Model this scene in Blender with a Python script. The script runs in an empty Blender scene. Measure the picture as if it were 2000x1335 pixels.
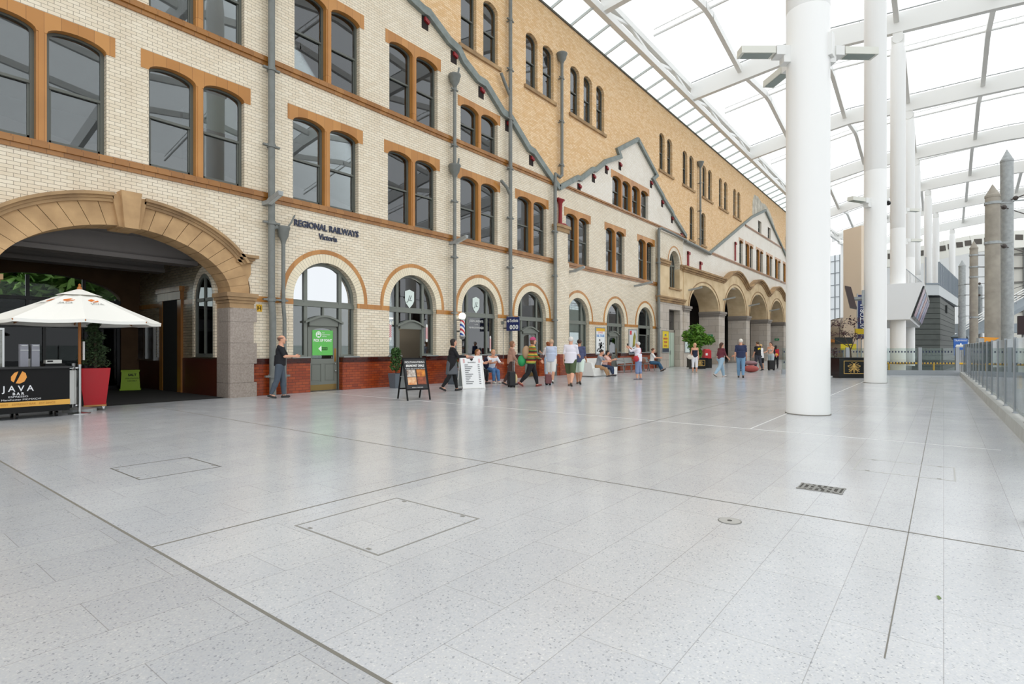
import bpy, bmesh, math, random
import numpy as np
from mathutils import Vector, Matrix
from mathutils.geometry import tessellate_polygon
random.seed(7)
SC = bpy.context.scene
COL = SC.collection
PI = math.pi
D = 15.4                      # distance of the facade plane
# ---------------------------------------------------------------- camera
cam = bpy.data.cameras.new('camera'); camo = bpy.data.objects.new('camera', cam); COL.objects.link(camo)
cam.sensor_fit = 'HORIZONTAL'; cam.sensor_width = 36.0; cam.lens = 36.0 * 1080 / 2000
cam.shift_y = 12.5 / 2000; cam.clip_end = 600; cam.clip_start = 0.05
camo.location = (0, 0, 1.35)
camo.rotation_euler = (PI / 2, 0, math.atan2(843, 1080) - PI / 2)
SC.camera = camo
# ---------------------------------------------------------------- light
w = bpy.data.worlds.new('world'); SC.world = w; w.use_nodes = True
bg = w.node_tree.nodes['Background']; bg.inputs[0].default_value = (0.96, 0.985, 1.0, 1); bg.inputs[1].default_value = 1.55
SC.view_settings.view_transform = 'Standard'; SC.view_settings.look = 'None'
SC.view_settings.exposure = 0.0; SC.view_settings.gamma = 1.0
SC.cycles.max_bounces = 8; SC.cycles.diffuse_bounces = 4; SC.cycles.glossy_bounces = 4
SC.cycles.transparent_max_bounces = 16; SC.cycles.transmission_bounces = 4
SC.cycles.sample_clamp_indirect = 3.0
SC.cycles.use_denoising = True
SC.cycles.caustics_reflective = False; SC.cycles.caustics_refractive = False
# ---------------------------------------------------------------- materials
def lin(hx):
    hx = hx.lstrip('#'); v = [int(hx[i:i + 2], 16) / 255 for i in (0, 2, 4)]
    return tuple((c / 12.92 if c <= 0.04045 else ((c + 0.055) / 1.055) ** 2.4) for c in v) + (1.0,)
MATS = {}
def newmat(name):
    m = bpy.data.materials.new(name); m.use_nodes = True
    return m, m.node_tree.nodes, m.node_tree.links, m.node_tree.nodes['Principled BSDF']
def pos_coord(N, L):
    return N.new('ShaderNodeNewGeometry').outputs['Position']
def M(name, hx=None, rough=0.5, metal=0.0, var=0.0, vs=3.0, bump=0.0, bs=40.0, emit=0.0, spec=0.5, hx2=None):
    if name in MATS: return MATS[name]
    m, N, L, B = newmat(name)
    c = lin(hx); B.inputs['Base Color'].default_value = c
    B.inputs['Roughness'].default_value = rough; B.inputs['Metallic'].default_value = metal
    B.inputs['Specular IOR Level'].default_value = spec
    if var > 0 or hx2:
        tc = N.new('ShaderNodeTexCoord')
        n = N.new('ShaderNodeTexNoise'); n.inputs['Scale'].default_value = vs; n.inputs['Detail'].default_value = 5
        L.new(tc.outputs['Object'], n.inputs['Vector'])
        r = N.new('ShaderNodeValToRGB'); r.color_ramp.elements[0].position = 0.32; r.color_ramp.elements[1].position = 0.68
        c2 = lin(hx2) if hx2 else tuple(x * (1 - var) for x in c[:3]) + (1,)
        c1 = c if hx2 else tuple(min(1, x * (1 + var * 0.6)) for x in c[:3]) + (1,)
        r.color_ramp.elements[0].color = c2; r.color_ramp.elements[1].color = c1
        L.new(n.outputs['Fac'], r.inputs['Fac']); L.new(r.outputs['Color'], B.inputs['Base Color'])
    if bump > 0:
        tc = N.new('ShaderNodeTexCoord'); n = N.new('ShaderNodeTexNoise'); n.inputs['Scale'].default_value = bs
        L.new(tc.outputs['Object'], n.inputs['Vector'])
        b = N.new('ShaderNodeBump'); b.inputs['Strength'].default_value = bump; b.inputs['Distance'].default_value = 0.01
        L.new(n.outputs['Fac'], b.inputs['Height']); L.new(b.outputs['Normal'], B.inputs['Normal'])
    if emit > 0:
        B.inputs['Emission Color'].default_value = c; B.inputs['Emission Strength'].default_value = emit
    MATS[name] = m
    return m
def brick(name, c1, c2, mortar, bw=0.225, rh=0.0825, ms=0.006, rough=0.3, bump=0.3, axes='wall', grime=0.12, offset=0.5, uv=False):
    m, N, L, B = newmat(name)
    if uv:
        vec = N.new('ShaderNodeTexCoord').outputs['UV']
    else:
        p = pos_coord(N, L); s = N.new('ShaderNodeSeparateXYZ'); L.new(p, s.inputs[0])
        a = N.new('ShaderNodeMath'); a.operation = 'ADD'; L.new(s.outputs[0], a.inputs[0]); L.new(s.outputs[1], a.inputs[1])
        cb = N.new('ShaderNodeCombineXYZ')
        L.new(a.outputs[0], cb.inputs[0]); L.new(s.outputs[2], cb.inputs[1]); vec = cb.outputs[0]
    t = N.new('ShaderNodeTexBrick'); L.new(vec, t.inputs['Vector'])
    t.inputs['Scale'].default_value = 1.0; t.inputs['Brick Width'].default_value = bw; t.inputs['Row Height'].default_value = rh
    t.inputs['Mortar Size'].default_value = ms; t.inputs['Mortar Smooth'].default_value = 0.1; t.offset = offset
    t.inputs['Color1'].default_value = lin(c1); t.inputs['Color2'].default_value = lin(c2); t.inputs['Mortar'].default_value = lin(mortar)
    n = N.new('ShaderNodeTexNoise'); n.inputs['Scale'].default_value = 0.9; n.inputs['Detail'].default_value = 6
    L.new(pos_coord(N, L), n.inputs['Vector'])
    mx = N.new('ShaderNodeMix'); mx.data_type = 'RGBA'; mx.blend_type = 'MULTIPLY'
    mr = N.new('ShaderNodeMapRange'); mr.inputs['From Min'].default_value = 0.45; mr.inputs['From Max'].default_value = 0.75
    mr.inputs['To Max'].default_value = grime * 2
    L.new(n.outputs['Fac'], mr.inputs['Value']); L.new(mr.outputs[0], mx.inputs[0]); L.new(t.outputs['Color'], mx.inputs[6])
    mx.inputs[7].default_value = (0.62, 0.52, 0.38, 1)
    L.new(mx.outputs[2], B.inputs['Base Color']); B.inputs['Roughness'].default_value = rough
    b = N.new('ShaderNodeBump'); b.inputs['Strength'].default_value = bump; b.inputs['Distance'].default_value = 0.004; b.invert = True
    L.new(t.outputs['Fac'], b.inputs['Height']); L.new(b.outputs['Normal'], B.inputs['Normal'])
    MATS[name] = m
    return m
CREAM = brick('cream_glazed_brick', '#ece0ca', '#e2d3ba', '#8c806c', rough=0.22, ms=0.0046)
CREAMW = brick('pale_glazed_brick', '#efe8dc', '#e8dfd0', '#b3a897', rough=0.3, ms=0.0042)
BUFF = brick('buff_brick', '#f2d3aa', '#e3b985', '#c49a68', rough=0.75, grime=0.06, ms=0.006)
RED = brick('red_glazed_brick', '#a84a20', '#8a3517', '#5a2a18', rough=0.2, grime=0.3)
DARKRED = brick('dark_glazed_brick', '#4a1a12', '#3a120d', '#2a120e', bw=0.225, rh=0.16, rough=0.15)
RING = brick('cream_voussoirs', '#f0e4c9', '#e9dbbf', '#a0947e', bw=0.3, rh=0.088, ms=0.004, rough=0.25, uv=True, offset=0.0)
TERRA = brick('orange_terracotta', '#c48a48', '#b07636', '#86592a', bw=0.3, rh=5.0, ms=0.004, rough=0.25, bump=0.1, grime=0.2)
TERRAD = brick('brown_terracotta', '#a8743a', '#94622c', '#6f4a22', bw=0.3, rh=5.0, ms=0.005, rough=0.22, bump=0.1, grime=0.3)
STONE = M('sandstone', '#c8a478', 0.85, hx2='#ab8a63', vs=2.2, bump=0.15)
STONED = M('sandstone_weathered', '#b6966e', 0.9, hx2='#8f7456', vs=1.6, bump=0.2)
PORTAL = M('portal_sandstone', '#e6cfa9', 0.85, hx2='#cfb48b', vs=1.1, bump=0.1)
GRAN = brick('grey_granite', '#cbc1b5', '#bdb2a6', '#8f867b', bw=1.1, rh=0.55, ms=0.01, rough=0.6, grime=0.2)
GRAN2 = M('pink_granite', '#a89c92', 0.5, hx2='#8f8379', vs=26, bump=0.1)
GREY = M('grey_paint', '#73776f', 0.4)
GREYD = M('dark_grey_paint', '#5d6059', 0.4)
PIPE = M('pipe_grey_paint', '#777a76', 0.45, var=0.12, vs=6)
LEAD = M('lead_flashing', '#7f8783', 0.55, var=0.2, vs=4)
REDP = M('red_oxide_paint', '#8e1f24', 0.5)
BLACK = M('black_board', '#0a0a0b', 0.55, spec=0.25)
BLACKG = M('black_gloss', '#0d0d0e', 0.2)
WHITE = M('white_steel', '#ebebe8', 0.35)
WHITEP = M('white_plastic', '#e6e6e2', 0.45)
STEEL = M('brushed_steel', '#b9bbbb', 0.3, metal=1.0)
GALV = M('galvanised_steel', '#a3a7a7', 0.5, metal=0.3, var=0.15, vs=8)
CONC = M('mast_concrete', '#a19a8e', 0.8, var=0.18, vs=3)
RAILG = M('rail_grey', '#a2a7ac', 0.4)
DARK = M('dark_interior', '#1a1816', 0.9)
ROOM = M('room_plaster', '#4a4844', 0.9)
BLIND = M('roller_blind', '#8d938a', 0.8)
BLIND2 = M('pale_blind', '#d6d7cd', 0.8)
WOOD = M('umbrella_timber', '#a8672a', 0.45)
CANV = M('white_canvas', '#f3f2ec', 0.8)
YEL = M('safety_yellow', '#e8b41c', 0.5)
def glassmat(name, tint=0.55, refl=1.0, base=None):
    m, N, L, B = newmat(name); N.remove(B)
    out = N['Material Output']
    tr = N.new('ShaderNodeBsdfTransparent'); tr.inputs[0].default_value = (tint * 0.95, tint, tint * 0.98, 1)
    gl = N.new('ShaderNodeBsdfGlossy'); gl.inputs['Roughness'].default_value = 0.01; gl.inputs[0].default_value = (0.95, 0.97, 1, 1)
    fr = N.new('ShaderNodeFresnel'); fr.inputs[0].default_value = 1.55
    mp = N.new('ShaderNodeMath'); mp.operation = 'MULTIPLY_ADD'; mp.inputs[1].default_value = refl; mp.inputs[2].default_value = 0.02 * refl
    mp.use_clamp = True
    L.new(fr.outputs[0], mp.inputs[0])
    mx = N.new('ShaderNodeMixShader'); L.new(mp.outputs[0], mx.inputs[0]); L.new(tr.outputs[0], mx.inputs[1]); L.new(gl.outputs[0], mx.inputs[2])
    L.new(mx.outputs[0], out.inputs['Surface']); MATS[name] = m
    return m
GLASS = glassmat('window_glass', 0.8, 1.5)
GLASSR = glassmat('reflective_glass', 0.3, 9.0)
GLASSC = glassmat('clear_glass', 0.93, 0.8)
GLASSB = glassmat('balustrade_glass', 0.86, 0.8)
def membrane():
    m, N, L, B = newmat('roof_foil'); N.remove(B); out = N['Material Output']
    tr = N.new('ShaderNodeBsdfTransparent'); tr.inputs[0].default_value = (0.97, 0.98, 0.98, 1)
    tl = N.new('ShaderNodeBsdfTranslucent'); tl.inputs[0].default_value = (0.95, 0.96, 0.97, 1)
    mx = N.new('ShaderNodeMixShader'); mx.inputs[0].default_value = 0.22
    L.new(tr.outputs[0], mx.inputs[1]); L.new(tl.outputs[0], mx.inputs[2]); L.new(mx.outputs[0], out.inputs['Surface'])
    return m
FOIL = membrane()
def floormat(name, mul):
    m, N, L, B = newmat(name)
    p = pos_coord(N, L)
    v = N.new('ShaderNodeTexVoronoi'); v.inputs['Scale'].default_value = 125.0; L.new(p, v.inputs['Vector'])
    sp = N.new('ShaderNodeSeparateColor'); L.new(v.outputs['Color'], sp.inputs[0])
    r = N.new('ShaderNodeValToRGB'); r.color_ramp.interpolation = 'CONSTANT'
    els = r.color_ramp.elements
    els[0].position = 0; els[0].color = lin('#a2a5a9')
    els[1].position = 0.035; els[1].color = lin('#bdbfc2')
    for q, hx in ((0.13, '#c5c7ca'), (0.55, '#c9cacb'), (0.88, '#cecfcf'), (0.97, '#d7d7d6')):
        e = els.new(q); e.color = lin(hx)
    L.new(sp.outputs[0], r.inputs[0])
    t = N.new('ShaderNodeTexBrick'); L.new(p, t.inputs['Vector']); t.inputs['Scale'].default_value = 1
    t.inputs['Brick Width'].default_value = 0.9; t.inputs['Row Height'].default_value = 0.45; t.inputs['Mortar Size'].default_value = 0.0022
    t.inputs['Color1'].default_value = (1, 1, 1, 1); t.inputs['Color2'].default_value = (0.93, 0.935, 0.95, 1); t.inputs['Mortar'].default_value = (0.66, 0.65, 0.64, 1)
    n = N.new('ShaderNodeTexNoise'); n.inputs['Scale'].default_value = 0.55; n.inputs['Detail'].default_value = 6; L.new(p, n.inputs['Vector'])
    rr = N.new('ShaderNodeMapRange'); rr.inputs['From Min'].default_value = 0.3; rr.inputs['From Max'].default_value = 0.7
    rr.inputs['To Min'].default_value = 0.9 * mul; rr.inputs['To Max'].default_value = 1.03 * mul; L.new(n.outputs['Fac'], rr.inputs[0])
    m1 = N.new('ShaderNodeMix'); m1.data_type = 'RGBA'; m1.blend_type = 'MULTIPLY'; m1.inputs[0].default_value = 1
    L.new(r.outputs[0], m1.inputs[6]); L.new(t.outputs['Color'], m1.inputs[7])
    m2 = N.new('ShaderNodeVectorMath'); m2.operation = 'SCALE'; L.new(m1.outputs[2], m2.inputs[0]); L.new(rr.outputs[0], m2.inputs['Scale'])
    L.new(m2.outputs[0], B.inputs['Base Color'])
    B.inputs['Roughness'].default_value = 0.24; B.inputs['Specular IOR Level'].default_value = 0.55
    n2 = N.new('ShaderNodeTexNoise'); n2.inputs['Scale'].default_value = 2.0; L.new(p, n2.inputs['Vector'])
    r2 = N.new('ShaderNodeMapRange'); r2.inputs['To Min'].default_value = 0.13; r2.inputs['To Max'].default_value = 0.26; L.new(n2.outputs['Fac'], r2.inputs[0])
    L.new(r2.outputs[0], B.inputs['Roughness'])
    return m
FLOOR = floormat('terrazzo_floor', 1.0); FLOORD = floormat('terrazzo_floor_grey', 0.84)
def stripes(name, cols, width, axis=2, slope=0.0, rough=0.5):
    """bands of colour along an object axis (knitted jumper, barber pole)"""
    m, N, L, B = newmat(name)
    tc = N.new('ShaderNodeTexCoord'); s = N.new('ShaderNodeSeparateXYZ'); L.new(tc.outputs['Object'], s.inputs[0])
    a = N.new('ShaderNodeMath'); a.operation = 'MULTIPLY_ADD'; L.new(s.outputs[0], a.inputs[0]); a.inputs[1].default_value = slope
    L.new(s.outputs[axis], a.inputs[2])
    d = N.new('ShaderNodeMath'); d.operation = 'DIVIDE'; L.new(a.outputs[0], d.inputs[0]); d.inputs[1].default_value = width * len(cols)
    f = N.new('ShaderNodeMath'); f.operation = 'FRACT'; L.new(d.outputs[0], f.inputs[0])
    r = N.new('ShaderNodeValToRGB'); r.color_ramp.interpolation = 'CONSTANT'
    for i, hx in enumerate(cols):
        if i < 2: e = r.color_ramp.elements[i]; e.position = i / len(cols)
        else: e = r.color_ramp.elements.new(i / len(cols))
        e.color = lin(hx)
    L.new(f.outputs[0], r.inputs[0]); L.new(r.outputs[0], B.inputs['Base Color']); B.inputs['Roughness'].default_value = rough
    MATS[name] = m
    return m
# ---------------------------------------------------------------- helpers
def tag(o, label=None, cat=None, group=None, kind=None):
    if label: o['label'] = label
    if cat: o['category'] = cat
    if group: o['group'] = group
    if kind: o['kind'] = kind
    return o
def thing(name, label, cat, loc=(0, 0, 0), rz=0.0, group=None, kind=None):
    o = bpy.data.objects.new(name, None); COL.objects.link(o); o.location = loc; o.rotation_euler = (0, 0, rz)
    o.empty_display_size = 0.2
    return tag(o, label, cat, group, kind)
def wloc(o):
    v = Vector(o.location)
    while o.parent: o = o.parent; v += Vector(o.location)
    return v
class MB:
    def __init__(s): s.v = []; s.f = []; s.m = []; s.uv = {}; s.mi = 0
    def add(s, vs, fs, uvs=None):
        b = len(s.v); s.v += [tuple(p) for p in vs]
        for i, f in enumerate(fs):
            s.f.append([b + k for k in f]); s.m.append(s.mi)
            if uvs: s.uv[len(s.f) - 1] = uvs[i]
        return s
    def box(s, x0, x1, y0, y1, z0, z1):
        return s.add([(x0, y0, z0), (x1, y0, z0), (x1, y1, z0), (x0, y1, z0), (x0, y0, z1), (x1, y0, z1), (x1, y1, z1), (x0, y1, z1)],
                     [(0, 3, 2, 1), (4, 5, 6, 7), (0, 1, 5, 4), (1, 2, 6, 5), (2, 3, 7, 6), (3, 0, 4, 7)])
    def hexa(s, P):      # 8 corner points, bottom 4 then top 4
        return s.add(P, [(0, 3, 2, 1), (4, 5, 6, 7), (0, 1, 5, 4), (1, 2, 6, 5), (2, 3, 7, 6), (3, 0, 4, 7)])
    def bar(s, p, q, wd, ht, up=(0, 0, 1)):
        p = Vector(p); q = Vector(q); d = (q - p).normalized(); u = Vector(up)
        r = d.cross(u)
        if r.length < 1e-4: r = d.cross(Vector((1, 0, 0)))
        r.normalize(); u = r.cross(d).normalized()
        a = r * wd / 2; b = u * ht / 2
        return s.hexa([p - a - b, p + a - b, q + a - b, q - a - b, p - a + b, p + a + b, q + a + b, q - a + b])
    def tube(s, pts, r, n=10, cap=True):
        pts = [Vector(p) for p in pts]; rs = r if isinstance(r, (list, tuple)) else [r] * len(pts)
        vs = []; prev = None
        for i, p in enumerate(pts):
            t = (pts[min(i + 1, len(pts) - 1)] - pts[max(i - 1, 0)]).normalized()
            if prev is None:
                a = t.cross(Vector((0, 0, 1)))
                if a.length < 1e-3: a = t.cross(Vector((1, 0, 0)))
            else: a = prev - t * prev.dot(t)
            a.normalize(); prev = a; b = t.cross(a)
            for k in range(n):
                g = 2 * PI * k / n; vs.append(p + (a * math.cos(g) + b * math.sin(g)) * rs[i])
        fs = []
        for i in range(len(pts) - 1):
            for k in range(n): fs.append((i * n + k, i * n + (k + 1) % n, (i + 1) * n + (k + 1) % n, (i + 1) * n + k))
        if cap: fs += [tuple(range(n - 1, -1, -1)), tuple(range((len(pts) - 1) * n, len(pts) * n))]
        return s.add(vs, fs)
    def lathe(s, prof, c=(0, 0, 0), n=20, a0=0.0):
        vs = []; fs = []
        for r, z in prof:
            for k in range(n):
                g = a0 + 2 * PI * k / n; vs.append((c[0] + r * math.cos(g), c[1] + r * math.sin(g), c[2] + z))
        for i in range(len(prof) - 1):
            for k in range(n): fs.append((i * n + k, i * n + (k + 1) % n, (i + 1) * n + (k + 1) % n, (i + 1) * n + k))
        fs += [tuple(range(n - 1, -1, -1)), tuple(range((len(prof) - 1) * n, len(prof) * n))]
        return s.add(vs, fs)
    def ball(s, c, r, n=12, m=8):
        r = r if isinstance(r, (tuple, list)) else (r, r, r)
        vs = [(c[0], c[1], c[2] - r[2])]
        for i in range(1, m):
            a = -PI / 2 + PI * i / m
            for k in range(n):
                g = 2 * PI * k / n
                vs.append((c[0] + r[0] * math.cos(a) * math.cos(g), c[1] + r[1] * math.cos(a) * math.sin(g), c[2] + r[2] * math.sin(a)))
        vs.append((c[0], c[1], c[2] + r[2])); fs = []
        for k in range(n): fs.append((0, 1 + (k + 1) % n, 1 + k))
        for i in range(m - 2):
            for k in range(n):
                a = 1 + i * n; fs.append((a + k, a + (k + 1) % n, a + n + (k + 1) % n, a + n + k))
        a = 1 + (m - 2) * n
        for k in range(n): fs.append((a + k, a + (k + 1) % n, len(vs) - 1))
        return s.add(vs, fs)
    def prism(s, outer, holes, fn, d0, d1):
        """2-D polygon with holes, pushed from depth d0 to d1 by fn(a, b, d)"""
        loops = [outer] + list(holes)
        tri = tessellate_polygon([[Vector((a, b, 0)) for a, b in lp] for lp in loops])
        flat = [p for lp in loops for p in lp]; n = len(flat)
        vs = [fn(a, b, d0) for a, b in flat] + [fn(a, b, d1) for a, b in flat]
        fs = [tuple(t) for t in tri] + [tuple(k + n for k in reversed(t)) for t in tri]
        o = 0
        for lp in loops:
            for k in range(len(lp)):
                i, j = o + k, o + (k + 1) % len(lp); fs.append((i, j, j + n, i + n))
            o += len(lp)
        return s.add(vs, fs)
    def fp(s, outer, holes=(), y0=D, y1=D + 0.35):     # prism in the facade plane (x, z)
        return s.prism(outer, holes, lambda a, b, d: (a, d, b), y0, y1)
    def hp(s, outer, z0, z1, holes=()):
        return s.prism(outer, holes, lambda a, b, d: (a, b, d), z0, z1)
    def build(s, name, mats, parent=None, smooth=False, local=False, norm=True, label=None, cat=None, group=None, kind=None):
        mats = mats if isinstance(mats, (list, tuple)) else [mats]
        me = bpy.data.meshes.new(name)
        V = np.array(s.v, float)
        loc = Vector((0, 0, 0))
        if not local:
            if parent is not None: V = V - np.array(wloc(parent))
            else:
                lo, hi = V.min(0), V.max(0); loc = Vector(((lo[0] + hi[0]) / 2, (lo[1] + hi[1]) / 2, lo[2])); V = V - np.array(loc)
        me.from_pydata(V.tolist(), [], s.f)
        for m in mats: me.materials.append(m)
        if len(mats) > 1: me.polygons.foreach_set('material_index', s.m)
        if s.uv:
            ul = me.uv_layers.new(name='UVMap')
            for fi, uv in s.uv.items():
                for k, li in enumerate(me.polygons[fi].loop_indices): ul.data[li].uv = uv[k]
        if smooth: me.polygons.foreach_set('use_smooth', [True] * len(me.polygons))
        if norm:
            b = bmesh.new(); b.from_mesh(me); bmesh.ops.recalc_face_normals(b, faces=b.faces); b.to_mesh(me); b.free()
        if smooth:
            try: me.set_sharp_from_angle(angle=math.radians(40))
            except Exception: pass
        me.update()
        o = bpy.data.objects.new(name, me); COL.objects.link(o)
        if parent is not None: o.parent = parent
        o.location = loc
        return tag(o, label, cat, group, kind)
def box(name, mat, x0, x1, y0, y1, z0, z1, parent=None, **k):
    return MB().box(x0, x1, y0, y1, z0, z1).build(name, mat, parent, **k)
def text(body, size, mat, parent, loc, rot=(PI / 2, 0, 0), sx=1.0, ext=0.004, name='lettering', align='CENTER', bold=0.0, shear=0.0, local=False):
    cu = bpy.data.curves.new(name, 'FONT'); cu.body = body; cu.size = size; cu.align_x = align; cu.align_y = 'CENTER'
    cu.extrude = ext; cu.offset = bold; cu.shear = shear; cu.materials.append(mat); cu.resolution_u = 3
    tmp = bpy.data.objects.new(name, cu); me = bpy.data.meshes.new_from_object(tmp)
    bpy.data.objects.remove(tmp); me.name = name
    if not me.materials: me.materials.append(mat)
    o = bpy.data.objects.new(name, me); COL.objects.link(o); bpy.data.curves.remove(cu)
    o.parent = parent; o.location = Vector(loc) - (Vector((0, 0, 0)) if local else wloc(parent)); o.rotation_euler = rot; o.scale = (sx, 1, 1)
    return o
def arc(cx, cz, rx, rz, a0, a1, n, e=2.0):
    out = []
    for i in range(n + 1):
        a = math.radians(a0 + (a1 - a0) * i / n); c, s_ = math.cos(a), math.sin(a)
        out.append((cx + rx * math.copysign(abs(c) ** (2 / e), c), cz + rz * math.copysign(abs(s_) ** (2 / e), s_)))
    return out
def copy_tree(o, parent=None):
    c = o.copy(); COL.objects.link(c); c.parent = parent
    for ch in list(o.children): copy_tree(ch, c)
    return c
#@@PART2
# ================================================================ floor and ground
def S(o): o['kind'] = 'structure'; return o
MB().box(-12, 1.45, -0.95, 15.42, -0.3, 0.0).build('floor', FLOORD, kind='structure', label='greyer terrazzo floor left of the dark movement joint', cat='floor')
fl = MB().box(1.45, 35.6, -0.95, 15.42, -0.3, 0.0).box(35.6, 82, 6.5, 15.42, -0.3, 0).box(-4, 2.3, 15.42, 15.6, -0.3, 0).build('floor', FLOOR, kind='structure', label='pale polished terrazzo concourse floor', cat='floor')
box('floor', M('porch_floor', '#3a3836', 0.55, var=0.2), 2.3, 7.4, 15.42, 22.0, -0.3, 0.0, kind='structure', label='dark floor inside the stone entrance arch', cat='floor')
box('floor', M('hall_floor', '#7d7b78', 0.35), 7.4, 82, 15.42, 27, -0.3, 0.0, kind='structure', label='floor of the rooms behind the tiled facade', cat='floor')
box('ground', M('tram_asphalt', '#8d8f90', 0.8, var=0.15, vs=1.0), -60, 160, -70, 22, -1.0, -0.65, kind='structure', label='grey tram platform ground beyond the balustrade', cat='ground')
box('ground', M('street_asphalt', '#55565a', 0.85), -60, 160, 22.3, 75, -0.5, -0.05, kind='structure', label='street beyond the entrance arch', cat='ground')
J = M('joint_dark', '#77746c', 0.6); JW = M('joint_metal', '#dedfdf', 0.35)
n = 1
for nm, m, lab, r in (('trim_1', J, 'dark movement joint across the floor on the left', (1.441, 1.459, -0.6, 15.3)), ('trim_2', J, 'grey movement joint crossing the floor in front of the first column', (4.985, 5.003, -0.6, 15.3)),
                      ('trim_3', JW, 'pale metal movement joint just before the first column', (9.76, 9.79, -0.6, 15.3)), ('trim_4', J, 'grey movement joint running along the concourse', (1.46, 34, 4.235, 4.252)),
                      ('trim_5', JW, 'pale joint running from the first column to the second', (9.8, 33, 2.55, 2.575)), ('trim_6', J, 'fine joint along the floor near the balustrade', (2.9, 33, 0.2, 0.206))):
    MB().box(*r, -0.01, 0.0015).build(nm, m, kind='structure', label=lab, cat='floor joint')
# ================================================================ facade walls
RK1 = [(-4, 10.0), (9.2, 16.1), (13.63, 14.12), (14.3, 13.98), (14.5, 14.0), (15.62, 13.43), (16.14, 13.32), (16.45, 12.99), (17.3, 12.58), (17.8, 12.56), (18.97, 11.75), (19.55, 11.68), (20.94, 10.7), (21.31, 10.66), (22.77, 9.81), (23.5, 9.46)]
RK2 = [(25.26, 10.4), (25.6, 10.42), (26.88, 11.26), (27.2, 11.3), (28.39, 12.1), (30.2, 12.86), (29.9, 13.2), (32.63, 14.63), (35.59, 13.06), (34.99, 12.68), (36.6, 11.9), (36.75, 11.75), (38.32, 11.08), (38.45, 10.9), (40.98, 9.8)]
RK3 = [(41.4, 9.42), (44.21, 9.44), (46.13, 9.2), (59.13, 14.66), (64.56, 16.41), (75.45, 12.46), (82, 10.1)]
LW = [(10.2, 1), (13.85, 1), (17.57, 0), (21.3, 1), (25.5, 0), (29.8, 1), (33.95, 2)]       # lower arched openings: centre, 1 door, 2 counter
RW = 1.15; SPR = 2.9; ZW = 1.06
PAIR1 = [(5.05, 'pair of arched sash windows on the first floor, right half of the entrance arch'),
         (8.87, 'pair of arched sash windows on the first floor directly above the dark wall lettering'),
         (12.47, 'pair of arched sash windows on the first floor above the barber shop doorway'),
         (16.17, 'pair of arched sash windows on the first floor between the two thin downpipes'),
         (19.95, 'pair of arched sash windows on the first floor above the blue hanging sign'),
         (24.1, 'pair of arched sash windows beside the red iron column stub'),
         (28.39, 'pair of arched sash windows on the first floor, middle one under the small gable'),
         (32.7, 'pair of arched sash windows on the first floor left of the stone tower bay'),
         (1.82, 'pair of tall arched sash windows above the left half of the stone entrance arch')]
PAIR2 = [(5.05, 12.08, 12.55, 'second floor sash pair cut by the top edge, left of the thick downpipe'),
         (8.92, 12.08, 12.55, 'pair of arched sash windows on the second floor right of the thick downpipe'),
         (12.53, 12.08, 12.55, 'pair of arched sash windows on the second floor under the sloping lead gutter'),
         (16.18, 11.13, 11.56, 'small pair of sash windows on the second floor low under the gable slope')]
def tshape(xL, zs, zb, zt, n=2, lw=1.09, mw=0.18):
    x0 = xL + 0.17; x1 = x0 + n * lw + (n - 1) * mw; xR = x1 + 0.17
    return [(x0, zs), (x1, zs), (x1, zb), (xR, zb), (xR, zt), (xL, zt), (xL, zb), (x0, zb)]
# main glazed wall
out = [(-4, ZW), (1.72, ZW), (1.72, 2.87)] + arc(4.75, 2.87, 3.0, 2.0, 180, 0, 40)[1:-1] + [(7.74, 2.87), (7.74, ZW)]
for c, k in LW:
    out += [(c - RW, ZW)] + arc(c, SPR, RW, RW, 180, 0, 28) + [(c + RW, ZW)]
out += [(35.75, ZW), (35.75, 9.6), (23.7, 9.6)] + RK1[::-1]
holes = [tshape(x, 5.82, 8.2, 8.65) for x, _ in PAIR1] + [tshape(x, 9.74, zb, zt) for x, zb, zt, _ in PAIR2]
MB().fp(out, holes).build('wall_north', CREAM, kind='structure', label='cream glazed brick facade wall', cat='wall')
# pale gables
G2L = (29.18, 9.82, 11.45, 11.89)
out2 = [(23.7, 9.6), (35.75, 9.6), (35.75, 9.2), (40.1, 9.2), (40.1, 6.9), (82, 6.9)] + RK3[::-1] + RK2[::-1]
PAIR3 = [(54.9, 1, 'single narrow sash window left in the far gable'), (57.0, 2, 'first pair of narrow sash windows in the far gable'), (61.0, 2, 'second pair of narrow sash windows in the far gable'),
         (65.1, 2, 'third pair of narrow sash windows in the far gable'), (69.1, 2, 'fourth pair of narrow sash windows in the far gable'), (73.2, 2, 'last pair of narrow sash windows in the far gable beside the column')]
G3U = [(61.84, 63.22), (65.9, 67.22)]
holes2 = [tshape(29.18, 9.85, 11.42, 11.89, 4, 1.08, 0.23)] + [tshape(x, 9.5, 11.55, 11.95, n_, 1.15, 0.35) for x, n_, _ in PAIR3]
holes2 += [[(a, 13.6), (b, 13.6), (b, 14.85), (a, 14.85)] for a, b in G3U]
MB().fp(out2, holes2).build('wall_north_gables', CREAMW, kind='structure', label='whitish glazed brick of the two farther gables', cat='wall')
BW = [(16.37, 17.31), (17.75, 18.72), (20.78, 21.73), (22.16, 23.12), (24.69, 25.62), (26.05, 26.97), (27.44, 28.35), (36.2, 37.1), (37.56, 38.5), (40.51, 41.45), (41.89, 42.84), (44.8, 45.74), (46.19, 47.13), (48.99, 49.9), (50.41, 51.39), (53.16, 54.06), (54.48, 55.37)]
BWX = [(41.94, 42.93), (44.56, 45.55)]
def archtop(a, b, z0, zs, rise, n=12):
    c = (a + b) / 2
    return [(a, z0), (b, z0), (b, zs)] + arc(c, zs, (b - a) / 2, rise, 0, 180, n)[1:-1] + [(a, zs)]
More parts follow.
